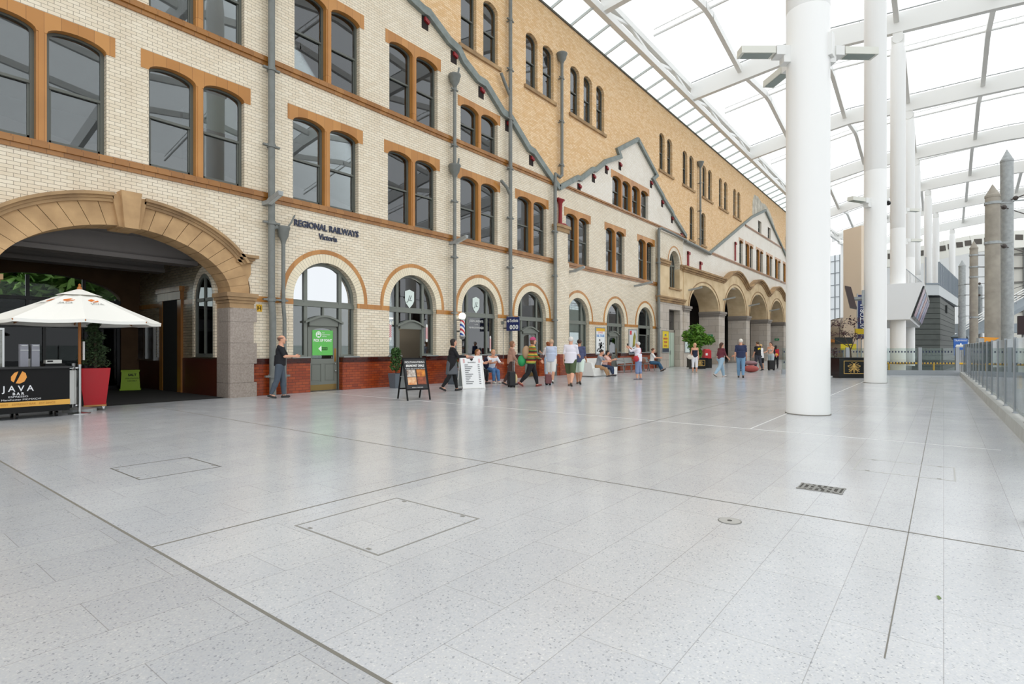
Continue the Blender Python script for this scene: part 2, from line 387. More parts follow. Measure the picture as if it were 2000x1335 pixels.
out3 = RK1 + RK2 + RK3 + [(82, 18.15), (-4, 18.15)]
holes3 = [archtop(a, b, 13.66, 15.95, 0.3) for a, b in BW] + [archtop(a, b, 9.72, 12.05, 0.3) for a, b in BWX] + [archtop(74.6, 75.5, 12.9, 15.1, 0.3)]
MB().fp(out3, holes3).build('wall_north_upper', BUFF, kind='structure', label='buff brick upper wall above the old roof line', cat='wall')
MB().box(-4, 82, D - 0.06, D + 0.4, 18.13, 18.23).build('trim_7', M('coping', '#5b564c', 0.7), kind='structure', label='thin dark coping along the wall top', cat='coping')
# rooms behind the facade
rm = MB()
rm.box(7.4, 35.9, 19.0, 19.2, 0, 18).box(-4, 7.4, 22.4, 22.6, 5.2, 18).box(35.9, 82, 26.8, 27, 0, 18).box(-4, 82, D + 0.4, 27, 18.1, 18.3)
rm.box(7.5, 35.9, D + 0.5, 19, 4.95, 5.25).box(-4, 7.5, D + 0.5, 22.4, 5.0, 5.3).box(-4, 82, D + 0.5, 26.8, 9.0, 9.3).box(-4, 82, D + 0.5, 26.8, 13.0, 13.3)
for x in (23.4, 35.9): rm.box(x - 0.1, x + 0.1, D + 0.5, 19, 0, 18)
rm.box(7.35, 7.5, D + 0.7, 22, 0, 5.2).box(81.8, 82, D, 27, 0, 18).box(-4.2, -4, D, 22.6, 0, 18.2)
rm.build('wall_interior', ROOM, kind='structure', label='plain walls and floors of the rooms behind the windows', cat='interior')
# wainscot, doors leave gaps
WP = ['from the granite pier to the door with the green notice', 'between the green notice door and the barber doorway', 'from the barber doorway to the door under the blue hanging sign', 'from the blue hanging sign to the door between the posters', 'from the door between the posters to the tower bay']
WI = [0]
def wains(x0, x1, y=D, th=0.35):
    w_ = WP[WI[0]]; WI[0] += 1
    MB().box(x0, x1, y, y + th, 0, 0.9).build('wall_north_plinth', RED, kind='structure', label='red glazed brick plinth ' + w_, cat='wall')
    MB().box(x0, x1, y - 0.03, y + th, 0.9, 1.06).build('trim_8', DARKRED, kind='structure', label='dark brown capping course ' + w_, cat='trim')
px = 7.72
for c, k in LW:
    if k == 1: wains(px, c - 0.58); px = c + 0.58
wains(px, 35.7)
# terracotta string courses
def band(x0, x1, z0, z1, mat, n, lab, y=D, out=0.09):
    h = z1 - z0
    b = MB().box(x0, x1, y - out * 0.55, y + 0.02, z0, z0 + h * 0.4).box(x0, x1, y - out, y + 0.02, z0 + h * 0.4, z1 - h * 0.2).box(x0, x1, y - out * 0.7, y + 0.02, z1 - h * 0.2, z1)
    return b.build('trim_%d' % n, mat, kind='structure', label=lab, cat='moulding')
band(-4, 35.7, 5.58, 5.83, TERRAD, 9, 'brown terracotta sill band under the first floor windows')
band(-4, 23.2, 9.48, 9.74, TERRAD, 10, 'brown terracotta sill band under the second floor windows')
band(23.9, 41.2, 9.62, 9.8, TERRAD, 11, 'brown terracotta band across the middle gable')
band(47.0, 82, 9.24, 9.46, TERRAD, 12, 'brown terracotta sill band of the far gable')
band(57.0, 74.8, 13.36, 13.56, TERRAD, 13, 'upper brown terracotta band of the far gable')
sc = MB()
px = 7.74
for c, k in LW: sc.box(px, c - RW, D - 0.012, D + 0.02, 2.68, 2.84); px = c + RW
sc.box(px, 35.7, D - 0.012, D + 0.02, 2.68, 2.84)
sc.build('trim_14', TERRA, kind='structure', label='orange terracotta string course at the arch springings', cat='moulding')
# ================================================================ windows
WN = [0]
def wname(): WN[0] += 1; return 'window_%d' % WN[0]
def light(mb_par, a, b, z0, zs, rise, y, frame=GREYD, glass=GLASS, blind=None, fw=0.075, rail=True):
    """one sash: frame with its panes"""
    fr = MB(); o = archtop(a, b, z0, zs, rise); i = archtop(a + fw, b - fw, z0 + fw, zs, max(rise - fw * 0.6, 0.02))
    fr.fp(o, [i[::-1]], y, y + 0.09)
    zm = z0 + (zs + rise - z0) * 0.5
    if rail:
        fr.box(a + fw, b - fw, y - 0.01, y + 0.05, zm - 0.03, zm + 0.03)
        for x in (a + fw, b - fw - 0.04): fr.box(x, x + 0.04, y + 0.03, y + 0.07, z0 + fw, zm)
        fr.box(a + fw, b - fw, y + 0.03, y + 0.07, z0 + fw, z0 + fw + 0.06)
    f = fr.build('sash_frame', frame, mb_par)
    lo = [(a + fw * 0.8, z0 + fw * 0.8), (b - fw * 0.8, z0 + fw * 0.8), (b - fw * 0.8, zm), (a + fw * 0.8, zm)]
    up = archtop(a + fw * 0.8, b - fw * 0.8, zm, zs, max(rise - fw * 0.5, 0.02))
    MB().fp(lo, (), y + 0.055, y + 0.062).build('pane', glass, f); MB().fp(up, (), y + 0.03, y + 0.037).build('pane', glass, f)
    if blind:
        MB().box(a + 0.05, b - 0.05, y + 0.16, y + 0.175, z0 + (zs - z0) * blind[1], zs + rise * 0.4).build('blind', blind[0], mb_par)
    return f
BL = {0: (BLIND, 0.62), 2: (BLIND2, 0.75), 5: (BLIND, 0.05), 3: (BLIND2, 0.8), 6: (BLIND, 0.55), 7: (BLIND, 0.5), 9: (BLIND2, 0.5), 11: (BLIND, 0.6)}
def pair(xL, zs, zb, zt, lab, n=2, lw=1.09, mw=0.18, bl=None, group=None):
    x0 = xL + 0.17; xR = xL + 0.34 + n * lw + (n - 1) * mw
    t = thing(wname(), lab, 'window', ((xL + xR) / 2, D, zs), group=group, kind='structure')
    bot = [(xL, zb), (x0, zb)]
    for i in range(n):
        a = x0 + i * (lw + mw); bot += arc(a + lw / 2, zb, lw / 2, 0.2, 180, 0, 12)[0 if i else 1:]
    bot += [(xR, zb)]
    MB().fp(bot + [(xR, zt), (xL, zt)], (), D - 0.012, D + 0.16).build('lintel', TERRA, t)
    for i in range(n - 1):
        a = x0 + lw + i * (lw + mw)
        MB().fp([(a, zs), (a + mw, zs), (a + mw, zb + 0.02), (a, zb + 0.02)], (), D + 0.0, D + 0.2).fp([(a + 0.04, zs), (a + mw - 0.04, zs), (a + mw - 0.04, zb), (a + 0.04, zb)], (), D - 0.015, D + 0.1).build('mullion', TERRA, t)
    for i in range(n):
        a = x0 + i * (lw + mw); light(t, a, a + lw, zs, zb, 0.2, D + 0.17, blind=bl if (i or not bl or bl[1] < 0.3) else None)
for i, (x, lab) in enumerate(PAIR1): pair(x, 5.82, 8.2, 8.65, lab, bl=BL.get(i), group='first floor window pairs')
for i, (x, zb, zt, lab) in enumerate(PAIR2): pair(x, 9.74, zb, zt, lab, bl=BL.get(8 + i), group='second floor window pairs')
pair(29.18, 9.85, 11.42, 11.89, 'row of four sash windows high in the middle gable', 4, 1.08, 0.23)
for x, n_, lab in PAIR3: pair(x, 9.5, 11.55, 11.95, lab, n_, 1.15, 0.35, group='far gable windows')
for i, (a, b) in enumerate(G3U):
    t = thing(wname(), ('left' if not i else 'right') + ' small square-headed window near the far gable peak', 'window', ((a + b) / 2, D, 13.6), kind='structure')
    light(t, a, b, 13.6, 14.8, 0.03, D + 0.2)
BG = [((0, 1), 'pair of arched windows with stone sill at the top edge of the buff wall'), ((2, 3), 'pair of arched windows beside the short buff wall downpipe, sill below'), ((4, 5, 6), 'row of three arched windows in the buff wall'),
      ((7, 8), 'pair of arched windows in the buff wall right of the middle gable peak'), ((9, 10), 'pair of arched windows in the buff wall just left of the farther downpipe'), ((11, 12), 'pair of arched windows in the buff wall just right of the farther downpipe'),
      ((13, 14), 'second last pair of arched windows along the buff wall'), ((15, 16), 'last pair of arched windows along the buff wall near the far gable')]
for ix, lab in BG:
    a0, b1 = BW[ix[0]][0], BW[ix[-1]][1]
    t = thing(wname(), lab, 'window', ((a0 + b1) / 2, D, 13.5), group='buff wall windows', kind='structure')
    MB().box(a0 - 0.15, b1 + 0.15, D - 0.1, D + 0.2, 13.5, 13.66).build('sill', STONED, t)
    for k in ix: light(t, *BW[k], 13.66, 15.95, 0.3, D + 0.16)
for k, lab in ((0, 'tall arched window low in the buff wall left of the farther downpipe'), (1, 'tall arched window low in the buff wall right of the farther downpipe')):
    t = thing(wname(), lab, 'window', ((BWX[k][0] + BWX[k][1]) / 2, D, 9.6), kind='structure')
    MB().box(BWX[k][0] - 0.15, BWX[k][1] + 0.15, D - 0.1, D + 0.2, 9.58, 9.72).build('sill', STONED, t); light(t, *BWX[k], 9.72, 12.05, 0.3, D + 0.16)
t = thing(wname(), 'narrow arched window in the buff wall beyond the far gable', 'window', (75, D, 12.9), kind='structure'); light(t, 74.6, 75.5, 12.9, 15.1, 0.3, D + 0.16)
# ---- lower arched windows with doors
LWL = ['large arched shopfront around the door with the green notice', 'arched barber shopfront with an open doorway and a hanging chandelier', 'arched barber shop window with a shield badge, no door', 'arched shopfront behind the blue hanging sign',
       'arched blank window between the rounded pier and the cartoon poster', 'arched shopfront between the two wall posters', 'arched ticket counter window nearest the stone tower bay']
def lower(i, c, k):
    y = D + 0.2; t = thing(wname(), LWL[i], 'window', (c, D, 0), kind='structure')
    # cream voussoir ring and terracotta hood
    for nm, r0, r1, mat, o in (('brick_arch', RW - 0.005, RW + 0.27, RING, 0.008), ('terracotta_arch', RW + 0.27, RW + 0.4, TERRA, 0.016)):
        mb = MB(); nseg = 36
        for q in range(nseg):
            a0 = PI * q / nseg; a1 = PI * (q + 1) / nseg
            pt = lambda r, a, d: (c + r * math.cos(a), D - o + d, SPR + r * math.sin(a))
            f = [pt(r0, a0, 0), pt(r1, a0, 0), pt(r1, a1, 0), pt(r0, a1, 0)]
            u = [(0.005, a0 * RW), (r1 - r0 + 0.005, a0 * RW), (r1 - r0 + 0.005, a1 * RW), (0.005, a1 * RW)]
            mb.add(f, [(0, 1, 2, 3)], [u])
            for ra in (r0, r1):
                g = [pt(ra, a0, 0), pt(ra, a1, 0), pt(ra, a1, o + 0.02), pt(ra, a0, o + 0.02)]; mb.add(g, [(0, 1, 2, 3)], [u])
        for sx in (0, 1):                       # short stilts down to the string course
            xa, xb = (c - r1, c - r0) if sx == 0 else (c + r0, c + r1)
            mb.add([(xa, D - o, 2.68 if nm[0] == 't' else 2.84), (xb, D - o, 2.68 if nm[0] == 't' else 2.84), (xb, D - o, SPR), (xa, D - o, SPR)], [(0, 1, 2, 3)], [[(0.005, -0.17), (r1 - r0, -0.17), (r1 - r0, 0), (0.005, 0)]])
        mb.build(nm, mat, t, norm=False)
    fw = 0.09; zt = 2.72
    fr = MB()
    o_ = archtop(c - RW, c + RW, zt, SPR, RW, 28); i_ = archtop(c - RW + fw, c + RW - fw, zt + 0.13, SPR, RW - fw, 28)
    fr.fp(o_, [i_[::-1]], y, y + 0.1)
    fr.box(c - RW, c + RW, y - 0.03, y + 0.1, zt - 0.06, zt + 0.06)
    hw = 0.62
    for s in (-1, 1):
        xx = c + s * hw; zz = SPR + math.sqrt(max((RW - fw) ** 2 - hw ** 2, 0))
        fr.box(xx - 0.055, xx + 0.055, y - 0.01, y + 0.1, zt, zz + 0.03)
        fr.box(xx - 0.055, xx + 0.055, y - 0.01, y + 0.1, 0.0 if k == 1 else 1.06, zt)
        xe = c + s * (RW - 0.04); fr.box(xe - 0.045, xe + 0.045, y, y + 0.1, 1.06, zt)
        fr.box(min(xx, xe), max(xx, xe), y - 0.02, y + 0.1, 1.06, 1.15)
    fr.build('frame', GREY, t)
    sl = MB(); parts = [(c - RW - 0.06, c - 0.6), (c + 0.6, c + RW + 0.06)] if k == 1 else [(c - RW - 0.06, c + RW + 0.06)]
    for a, b in parts: sl.box(a, b, D - 0.06, D + 0.3, 1.055, 1.1)
    sl.build('sill', M('window_sill_grey', '#8b8f8c', 0.4), t)
    g1 = GLASSR if i == 0 else GLASSC if i == 4 else GLASS; gs = GLASSC if i in (4, 5) else GLASS
    MB().fp(archtop(c - RW + 0.03, c + RW - 0.03, zt + 0.06, SPR, RW - 0.05, 28), (), y + 0.05, y + 0.058).build('fanlight_pane', g1, t)
    for s in (-1, 1):
        a, b = sorted((c + s * hw, c + s * (RW - 0.04))); MB().box(a, b, y + 0.05, y + 0.058, 1.12, zt).build('side_pane', gs, t)
    if k == 1:
        MB().box(c - 0.03, c + 0.03, y, y + 0.09, 2.2, zt).build('glazing_bar', GREY, t)
        MB().box(c - hw, c + hw, y + 0.05, y + 0.058, 2.1, zt).build('overdoor_pane', GLASS, t)
        # curved hood over the door
        prof = [(c - 0.68 + 1.36 * q / 24, 2.14 + 0.2 * (math.sin(PI * q / 24) ** 1.25)) for q in range(25)]
        hd = MB()
        hd.fp([(a, b + 0.06) for a, b in prof] + [(a, b) for a, b in prof[::-1]], (), y - 0.12, y + 0.1)
        hd.fp([(a, b) for a, b in prof[3:-3]] + [(c + 0.52, 2.06), (c - 0.52, 2.06)], (), y - 0.05, y + 0.08)
        hd.build('door_hood', GREY, t)
    elif k == 0:
        MB().box(c - hw, c + hw, y + 0.05, y + 0.058, 1.12, zt).build('centre_pane', gs, t)
    else:
        MB().box(c - hw, c + hw, y + 0.02, y + 0.09, 2.2, zt).box(c - RW + 0.05, c + RW - 0.05, y + 0.02, y + 0.09, 2.25, zt).build('fascia_panel', GREY, t)
        MB().box(c - hw, c + hw, y + 0.05, y + 0.058, 1.12, 2.2).build('centre_pane', GLASS, t)
    if i == 4: MB().box(c - RW + 0.05, c + RW - 0.05, y + 0.1, y + 0.11, 1.12, zt + 0.9).build('blind', BLIND2, t)
    if i == 3: MB().box(c - RW + 0.05, c + RW - 0.05, y + 0.6, y + 0.62, 1.4, zt).build('blind', BLIND2, t)
    if i in (5,): MB().box(c - RW + 0.05, c + RW - 0.05, y + 0.5, y + 0.52, 1.12, zt + 0.7).build('blind', BLIND, t)
    return t
for i, (c, k) in enumerate(LW): lower(i, c, k)
# ---- doors
DN = [0]
def door(c, lab, open_=False):
    DN[0] += 1; y = D + 0.23
    t = thing('door_%d' % DN[0], lab, 'door', (c - 0.5, y, 0), kind='structure')
    x0, x1 = c - 0.52, c + 0.52
    lf = MB(); up = archtop(x0 + 0.14, x1 - 0.14, 1.02, 1.86, 0.14, 12)
    lf.fp(archtop(x0, x1, 0.01, 2.0, 0.1, 12), [up[::-1], [(x0 + 0.1, 0.3), (x0 + 0.1, 0.86), (c - 0.06, 0.86), (c - 0.06, 0.3)], [(c + 0.06, 0.3), (c + 0.06, 0.86), (x1 - 0.1, 0.86), (x1 - 0.1, 0.3)]], y, y + 0.05)
    lf.box(x0 + 0.09, x1 - 0.09, y + 0.02, y + 0.04, 0.28, 0.88)
    leaf = lf.build('leaf', GREY, t)
    pm = MB()
    for a, b in ((x0 + 0.1, c - 0.06), (c + 0.06, x1 - 0.1)):
        pm.fp([(a + 0.04, 0.34), (b - 0.04, 0.34), (b - 0.04, 0.82), (a + 0.04, 0.82)], (), y + 0.008, y + 0.03)
    pm.build('raised_panel', GREY, leaf)
    MB().fp(archtop(x0 + 0.13, x1 - 0.13, 1.0, 1.86, 0.14, 12), (), y + 0.02, y + 0.026).build('pane', GLASS, leaf)
    MB().box(x0 + 0.02, x1 - 0.02, y - 0.006, y, 0.02, 0.2).build('kick_plate', M('brass_worn', '#8a7345', 0.4, metal=0.6), leaf)
    MB().box(x1 - 0.1, x1 - 0.03, y - 0.006, y, 0.92, 1.35).build('push_plate', M('brass_plate', '#9a6f35', 0.35, metal=0.5), leaf)
    MB().ball((x1 - 0.07, y - 0.045, 0.62), 0.03).tube([(x1 - 0.07, y, 0.62), (x1 - 0.07, y - 0.04, 0.62)], 0.012).ball((x1 - 0.07, y - 0.03, 0.85), 0.022).build('handle', STEEL, leaf, smooth=True)
    if open_:
        ang = math.radians(78)
        # the leaf stands open into the shop
        R = Matrix.Rotation(ang, 4, 'Z'); t.rotation_euler = (0, 0, ang)
    return t
door(10.2, 'grey panelled door carrying the green notice')
door(13.85, 'grey door standing open in the barber shopfront', True)
door(21.3, 'grey door below the blue hanging sign')
door(29.8, 'grey door between the two wall posters')
# ================================================================ stone entrance arch on the left
st = thing('stone_arch', 'wide sandstone arch with keystone over the entrance on granite piers', 'arch', (4.75, D, 0), kind='structure')
CX = 4.75; SZ = 2.87
def ip(a, d): return (CX + 2.4 * math.copysign(abs(math.cos(a)) ** (2 / 1.85), math.cos(a)), SZ + 1.38 * abs(math.sin(a)) ** (2 / 1.85))
def ep(a, rx=3.12, rz=2.1): return (CX + rx * math.cos(a), SZ + rz * math.sin(a))
vo = MB(); nV = 23
for q in range(nV):
    if q == nV // 2: continue
    a0 = PI * q / nV + 0.0025; a1 = PI * (q + 1) / nV - 0.0025
    am = [a0, (a0 + a1) / 2, a1]
    pi_ = [ip(a, 0) for a in am]; pe = [ep(a, 2.92, 1.9) for a in am]
    vo.prism(pi_ + pe[::-1], (), lambda a, b, d: (a, d, b), D - 0.1, D + 0.6)
arch_ring = vo.build('voussoirs', STONE, st)
mo = MB()
for r0, r1, yy in ((0.0, 0.07, 0.16), (0.07, 0.13, 0.2), (0.13, 0.2, 0.28)):
    for q in range(60):
        a0, a1 = PI * q / 60, PI * (q + 1) / 60
        if abs((a0 + a1) / 2 - PI / 2) < 0.12 or ep(a0, 2.92, 1.9)[1] < 3.62 and ep(a1, 2.92, 1.9)[1] < 3.68: continue
        P = [ep(a0, 2.92 + r0, 1.9 + r0), ep(a1, 2.92 + r0, 1.9 + r0), ep(a1, 2.92 + r1, 1.9 + r1), ep(a0, 2.92 + r1, 1.9 + r1)]
        mo.prism(P, (), lambda a, b, d: (a, d, b), D - yy, D + 0.05)
for s in (-1, 1):
    for z0, z1, x0, x1, yy in ((3.72, 3.79, 2.55, 2.98, 0.16), (3.79, 3.86, 2.58, 3.03, 0.2), (3.86, 3.94, 2.6, 3.11, 0.28)):
        a, b = sorted((CX + s * x0, CX + s * x1)); mo.box(a, b, D - yy, D + 0.05, z0, z1)
mo.build('hood_moulding', STONED, st)
sh = MB()
for s in (-1, 1):      # shoulder block beside the springing
    P = [(2.42, 2.87), (2.9, 2.87), (2.9, 3.3), (2.97, 3.42), (2.97, 3.73), (2.6, 3.73), (2.3, 3.5), (2.36, 3.2)]
    sh.prism([(CX + s * a, b) for a, b in P], (), lambda a, b, d: (a, d, b), D - 0.08, D + 0.5)
sh.build('shoulder', STONE, st)
ks = MB().fp([(4.54, 4.2), (4.98, 4.2), (5.12, 4.95), (4.4, 4.95)], (), D - 0.2, D + 0.62).fp([(4.62, 4.18), (4.9, 4.18), (4.97, 5.04), (4.55, 5.04)], (), D - 0.32, D + 0.3)
ks.build('keystone', STONE, st)
for s in (-1, 1):
    pr = MB()
    for z0, z1, ext in ((0, 0.4, 0.78), (0.405, 0.92, 0.7), (0.925, 1.5, 0.78), (1.505, 2.08, 0.69), (2.085, 2.46, 0.78)):
        xi, xo = 2.36, 2.36 + ext - 0.03; r = 0.09
        poly = [(xi + r, D - 0.14), (xi + r * 0.3, D - 0.14 + r * 0.3), (xi, D - 0.14 + r), (xi, D + 0.62), (xo, D + 0.62), (xo, D - 0.14)]
        pr.hp([(CX + s * a, b) for a, b in poly], z0, z1)
    p = pr.build('pier', GRAN2, st)
    im = MB()
    for z0, z1, o in ((2.46, 2.6, 0.0), (2.6, 2.68, 0.03), (2.68, 2.76, 0.08), (2.76, 2.87, 0.12)):
        a, b = sorted((CX + s * (2.36 - o), CX + s * (3.03 + o * 0.6))); im.box(a, b, D - 0.14 - o, D + 0.65, z0, z1)
    im.build('impost', STONED, st)
# porch behind the arch
PB = M('porch_cream_shade_tone', '#8d8371', 0.3)  # cream brick tone lowered, porch shade is in the colour
PBK = brick('porch_brick_shade_tone', '#a5987f', '#94866e', '#40382c', rough=0.25)  # darker copy of the cream brick, shade painted into its colours
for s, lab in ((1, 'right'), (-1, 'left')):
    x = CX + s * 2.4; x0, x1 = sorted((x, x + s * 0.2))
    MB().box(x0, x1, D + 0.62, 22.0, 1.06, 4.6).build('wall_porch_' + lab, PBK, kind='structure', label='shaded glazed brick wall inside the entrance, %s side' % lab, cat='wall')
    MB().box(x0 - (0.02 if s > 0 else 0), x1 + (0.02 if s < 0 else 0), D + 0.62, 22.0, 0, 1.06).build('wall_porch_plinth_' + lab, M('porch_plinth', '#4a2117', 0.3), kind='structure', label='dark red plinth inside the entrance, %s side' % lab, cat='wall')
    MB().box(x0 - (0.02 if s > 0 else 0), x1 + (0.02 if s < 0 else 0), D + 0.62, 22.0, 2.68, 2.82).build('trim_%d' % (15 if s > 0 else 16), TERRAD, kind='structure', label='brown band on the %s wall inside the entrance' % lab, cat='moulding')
CEIL = M('porch_ceiling', '#8d8886', 0.7)
MB().box(2.2, 7.5, D + 0.6, 22.1, 4.4, 4.6).build('ceiling', CEIL, kind='structure', label='grey ceiling inside the entrance', cat='ceiling')
for i, yb in enumerate((17.4, 19.8)):
    MB().box(2.3, 7.2, yb, yb + 0.4, 3.86, 4.42).box(2.3, 7.2, yb - 0.08, yb + 0.48, 3.78, 3.9).build('beam', CEIL, kind='structure', label='%s grey ceiling beam inside the entrance' % ('front', 'rear')[i], cat='beam')
# doorway and arched window in the right porch wall
t = thing('doorway', 'dark doorway with brown terracotta surround inside the entrance', 'doorway', (7.15, 19.2, 0), kind='structure')
MB().box(7.08, 7.2, 18.35, 18.62, 0, 3.1).box(7.08, 7.2, 19.75, 20.0, 0, 3.1).build('jamb', TERRAD, t)
MB().box(7.0, 7.2, 18.25, 20.1, 3.1, 3.25).box(7.04, 7.2, 18.3, 20.05, 2.85, 3.1).build('hood', TERRAD, t)
MB().box(7.1, 7.2, 18.62, 19.75, 0, 2.85).build('recess', DARK, t)
t = thing(wname(), 'arched window with pale brick reveal inside the entrance behind the pier', 'window', (7.15, 16.9, 1.1), kind='structure')
aw = archtop(16.15, 17.35, 1.1, 2.75, 0.75, 16)
MB().prism(archtop(16.02, 17.48, 1.1, 2.75, 0.95, 16), [aw[::-1]], lambda a, b, d: (d, a, b), 7.06, 7.2).build('surround', CREAM, t)
MB().prism(aw, [archtop(16.24, 17.26, 1.2, 2.75, 0.64, 16)[::-1]], lambda a, b, d: (d, a, b), 7.09, 7.16).box(7.09, 7.16, 16.2, 17.3, 2.7, 2.8).box(7.09, 7.16, 16.72, 16.78, 1.15, 3.4).build('frame', GREYD, t)
MB().prism(aw, (), lambda a, b, d: (d, a, b), 7.125, 7.13).build('pane', GLASS, t)
for i, y0 in enumerate((20.45, 21.25)):
    t = thing('poster_case', ('left' if i else 'right') + ' framed poster case on the dark wall inside the entrance', 'poster case', (7.1, y0 + 0.38, 0.95), group='poster cases inside the entrance')
    MB().prism([(y0, 0.95), (y0 + 0.74, 0.95), (y0 + 0.74, 2.25), (y0, 2.25)], [[(y0 + 0.05, 1.0), (y0 + 0.05, 2.2), (y0 + 0.69, 2.2), (y0 + 0.69, 1.0)]], lambda a, b, d: (d, a, b), 7.06, 7.14).build('case_frame', STEEL, t)
    MB().box(7.1, 7.13, y0 + 0.05, y0 + 0.69, 1.0, 2.2).build('poster', M('dark_poster', '#5c6670', 0.3, hx2='#1d2228', vs=4), t)
# back screen of the porch
t = thing('entrance_screen', 'dark glazed screen with arched fanlight and sliding doors at the back of the entrance', 'glazed screen', (4.6, 21.95, 0), kind='structure')
FRM = M('screen_frame', '#1e2123', 0.4)
MB().fp([(2.2, 0), (2.5, 0), (2.5, 2.9)] + arc(4.55, 2.9, 2.05, 0.78, 180, 0, 24)[1:-1] + [(6.6, 2.9), (6.6, 0), (7.3, 0), (7.3, 4.5), (2.2, 4.5)], (), 21.9, 22.2).build('stone_surround', M('porch_stone', '#5d4630', 0.9, var=0.2, vs=2), t)
fr = MB()
for x in (2.5, 4.15, 5.55, 6.45): fr.box(x, x + 0.09, 21.95, 22.05, 2.3, 3.6 if 3 < x < 6 else 3.0)
for z in (2.28, 2.84): fr.box(2.5, 6.6, 21.93, 22.05, z, z + 0.1)
fr.box(2.5, 6.6, 21.9, 22.1, 2.0, 2.36)
for x in (2.5, 3.5, 4.55, 5.6, 6.5): fr.box(x, x + 0.08, 21.95, 22.05, 0, 2.0)
fr.box(2.5, 6.6, 21.95, 22.05, 0, 0.1)
fr.build('frame', FRM, t)
MB().fp([(2.5, 2.4), (6.6, 2.4), (6.6, 2.9)] + arc(4.55, 2.9, 2.05, 0.78, 0, 180, 24)[1:-1] + [(2.5, 2.9)], (), 22.0, 22.01).build('fanlight_pane', glassmat('fanlight_glass', 0.95, 0.15), t)
MB().box(2.5, 6.6, 22.0, 22.01, 0.1, 2.0).build('door_pane', glassmat('dim_glass', 0.35, 0.35), t)
t = thing('way_out_sign', 'dark overhead sign with yellow wording above the far doors', 'sign', (3.9, 21.7, 2.1))
MB().box(2.6, 5.3, 21.72, 21.8, 2.1, 2.42).build('panel', M('sign_navy', '#0f1220', 0.4), t)
text('Way out', 0.2, M('sign_yellow', '#b98d1e', 0.5), t, (4.25, 21.71, 2.26), name='wording'); MB().box(3.45, 3.62, 21.71, 21.72, 2.19, 2.33).build('tram_symbol', M('sign_yellow'), t)
VB = M('light_block_dark', '#16171a', 0.8)  # added dark box, keeps the bright street out of the door panes
MB().box(1.5, 8.5, 25.5, 25.7, -0.05, 2.9).box(1.5, 8.5, 22.25, 25.7, 2.75, 2.9).box(1.4, 1.6, 22.25, 25.7, -0.05, 2.9).box(8.4, 8.6, 22.25, 25.7, -0.05, 2.9).build('wall_light_block', VB, kind='structure', label='added dark box blocking street light behind the sliding entrance doors', cat='wall')
# trees outside
LEAF = M('plane_tree_leaf', '#a9d070', 0.6, hx2='#6fa046', vs=1.5)
def foliage(cx, cy, cz, rx, ry, rz, n, s, rnd, hollow=0.3):
    mb = MB()
    for _ in range(n):
        u = Vector((rnd.gauss(0, 1), rnd.gauss(0, 1), rnd.gauss(0, 1))).normalized() * (hollow + (1 - hollow) * rnd.random() ** 0.6)
        p = Vector((cx + u.x * rx, cy + u.y * ry, cz + u.z * rz))
        a = Vector((rnd.gauss(0, 1), rnd.gauss(0, 1), rnd.gauss(0, 0.6))).normalized(); b = a.cross(Vector((rnd.gauss(0, 1), rnd.gauss(0, 1), rnd.gauss(0, 1)))).normalized()
        k = s * (0.6 + 0.8 * rnd.random()); c_ = a.cross(b) * k * 0.15
        mb.add([p - a * k, p + b * k * 0.45 + c_, p + a * k, p - b * k * 0.45 + c_], [(0, 1, 2, 3)])
    return mb
rnd = random.Random(3)
for i, (x, y, h_) in enumerate(((7.6, 33, 8), (11.5, 38, 9), (4.2, 35, 8.5), (16, 37, 8))):
    t = thing('street_tree', 'leafy street tree seen through the fanlight, %s' % ('second from left', 'third from left', 'leftmost', 'rightmost')[i], 'tree', (x, y, 0), group='street trees beyond the entrance')
    MB().tube([(x, y, -0.05), (x + 0.1, y, h_ * 0.4), (x - 0.1, y, h_ * 0.8)], [0.25, 0.18, 0.06]).build('trunk', M('bark', '#4d4034', 0.9), t, smooth=True)
    foliage(x, y, h_ * 0.72, 2.9, 2.9, h_ * 0.42, 5200, 0.34, rnd, 0.1).build('foliage', LEAF, t, norm=False)
# ================================================================ stone tower bay and arcade
TY = 15.24
t = thing('tower_bay', 'stone and pale brick bay with a round-headed window between facade and arcade', 'bay', (37.9, TY, 0), kind='structure')
MB().fp([(35.75, 0), (37.5, 0), (37.5, 4.12), (39.6, 4.12), (39.6, 0), (40.15, 0), (40.15, 4.6), (35.75, 4.6)], (), TY, TY + 0.6).build('granite_base', GRAN, t)
MB().fp([(35.75, 4.6), (40.15, 4.6), (40.15, 7.15), (39.5, 7.15), (39.5, 5.65), (37.6, 5.65), (37.6, 7.15), (35.75, 7.15)], (), TY, TY + 0.6).build('stone_stage', PORTAL, t)
MB().fp([(35.75, 7.15), (37.6, 7.15), (37.6, 7.4)] + arc(38.55, 7.4, 0.95, 0.95, 180, 0, 16)[1:-1] + [(39.5, 7.4), (39.5, 7.15), (40.15, 7.15), (40.15, 9.4), (35.75, 9.4)], (), TY, TY + 0.6).build('brick_stage', CREAM, t)
MB().fp(arc(38.55, 7.4, 1.3, 1.3, 0, 180, 20) + arc(38.55, 7.4, 1.2, 1.2, 180, 0, 20), (), TY - 0.015, TY + 0.05).build('terracotta_arch', TERRA, t)
co = MB()
for z0, z1, o in ((4.55, 4.7, 0.06), (4.7, 4.85, 0.14), (4.85, 4.95, 0.2)): co.box(35.7 - o, 40.2 + o, TY - o, TY + 0.3, z0, z1)
for a, b in ((35.7, 37.55), (39.55, 40.2)):
    for z0, z1, o in ((7.1, 7.22, 0.05), (7.22, 7.38, 0.13), (7.38, 7.48, 0.18)): co.box(a - 0.02, b + 0.02, TY - o, TY + 0.3, z0, z1)
co.box(37.45, 39.65, TY - 0.12, TY + 0.3, 5.55, 5.66)
co.build('cornice', STONED, t)
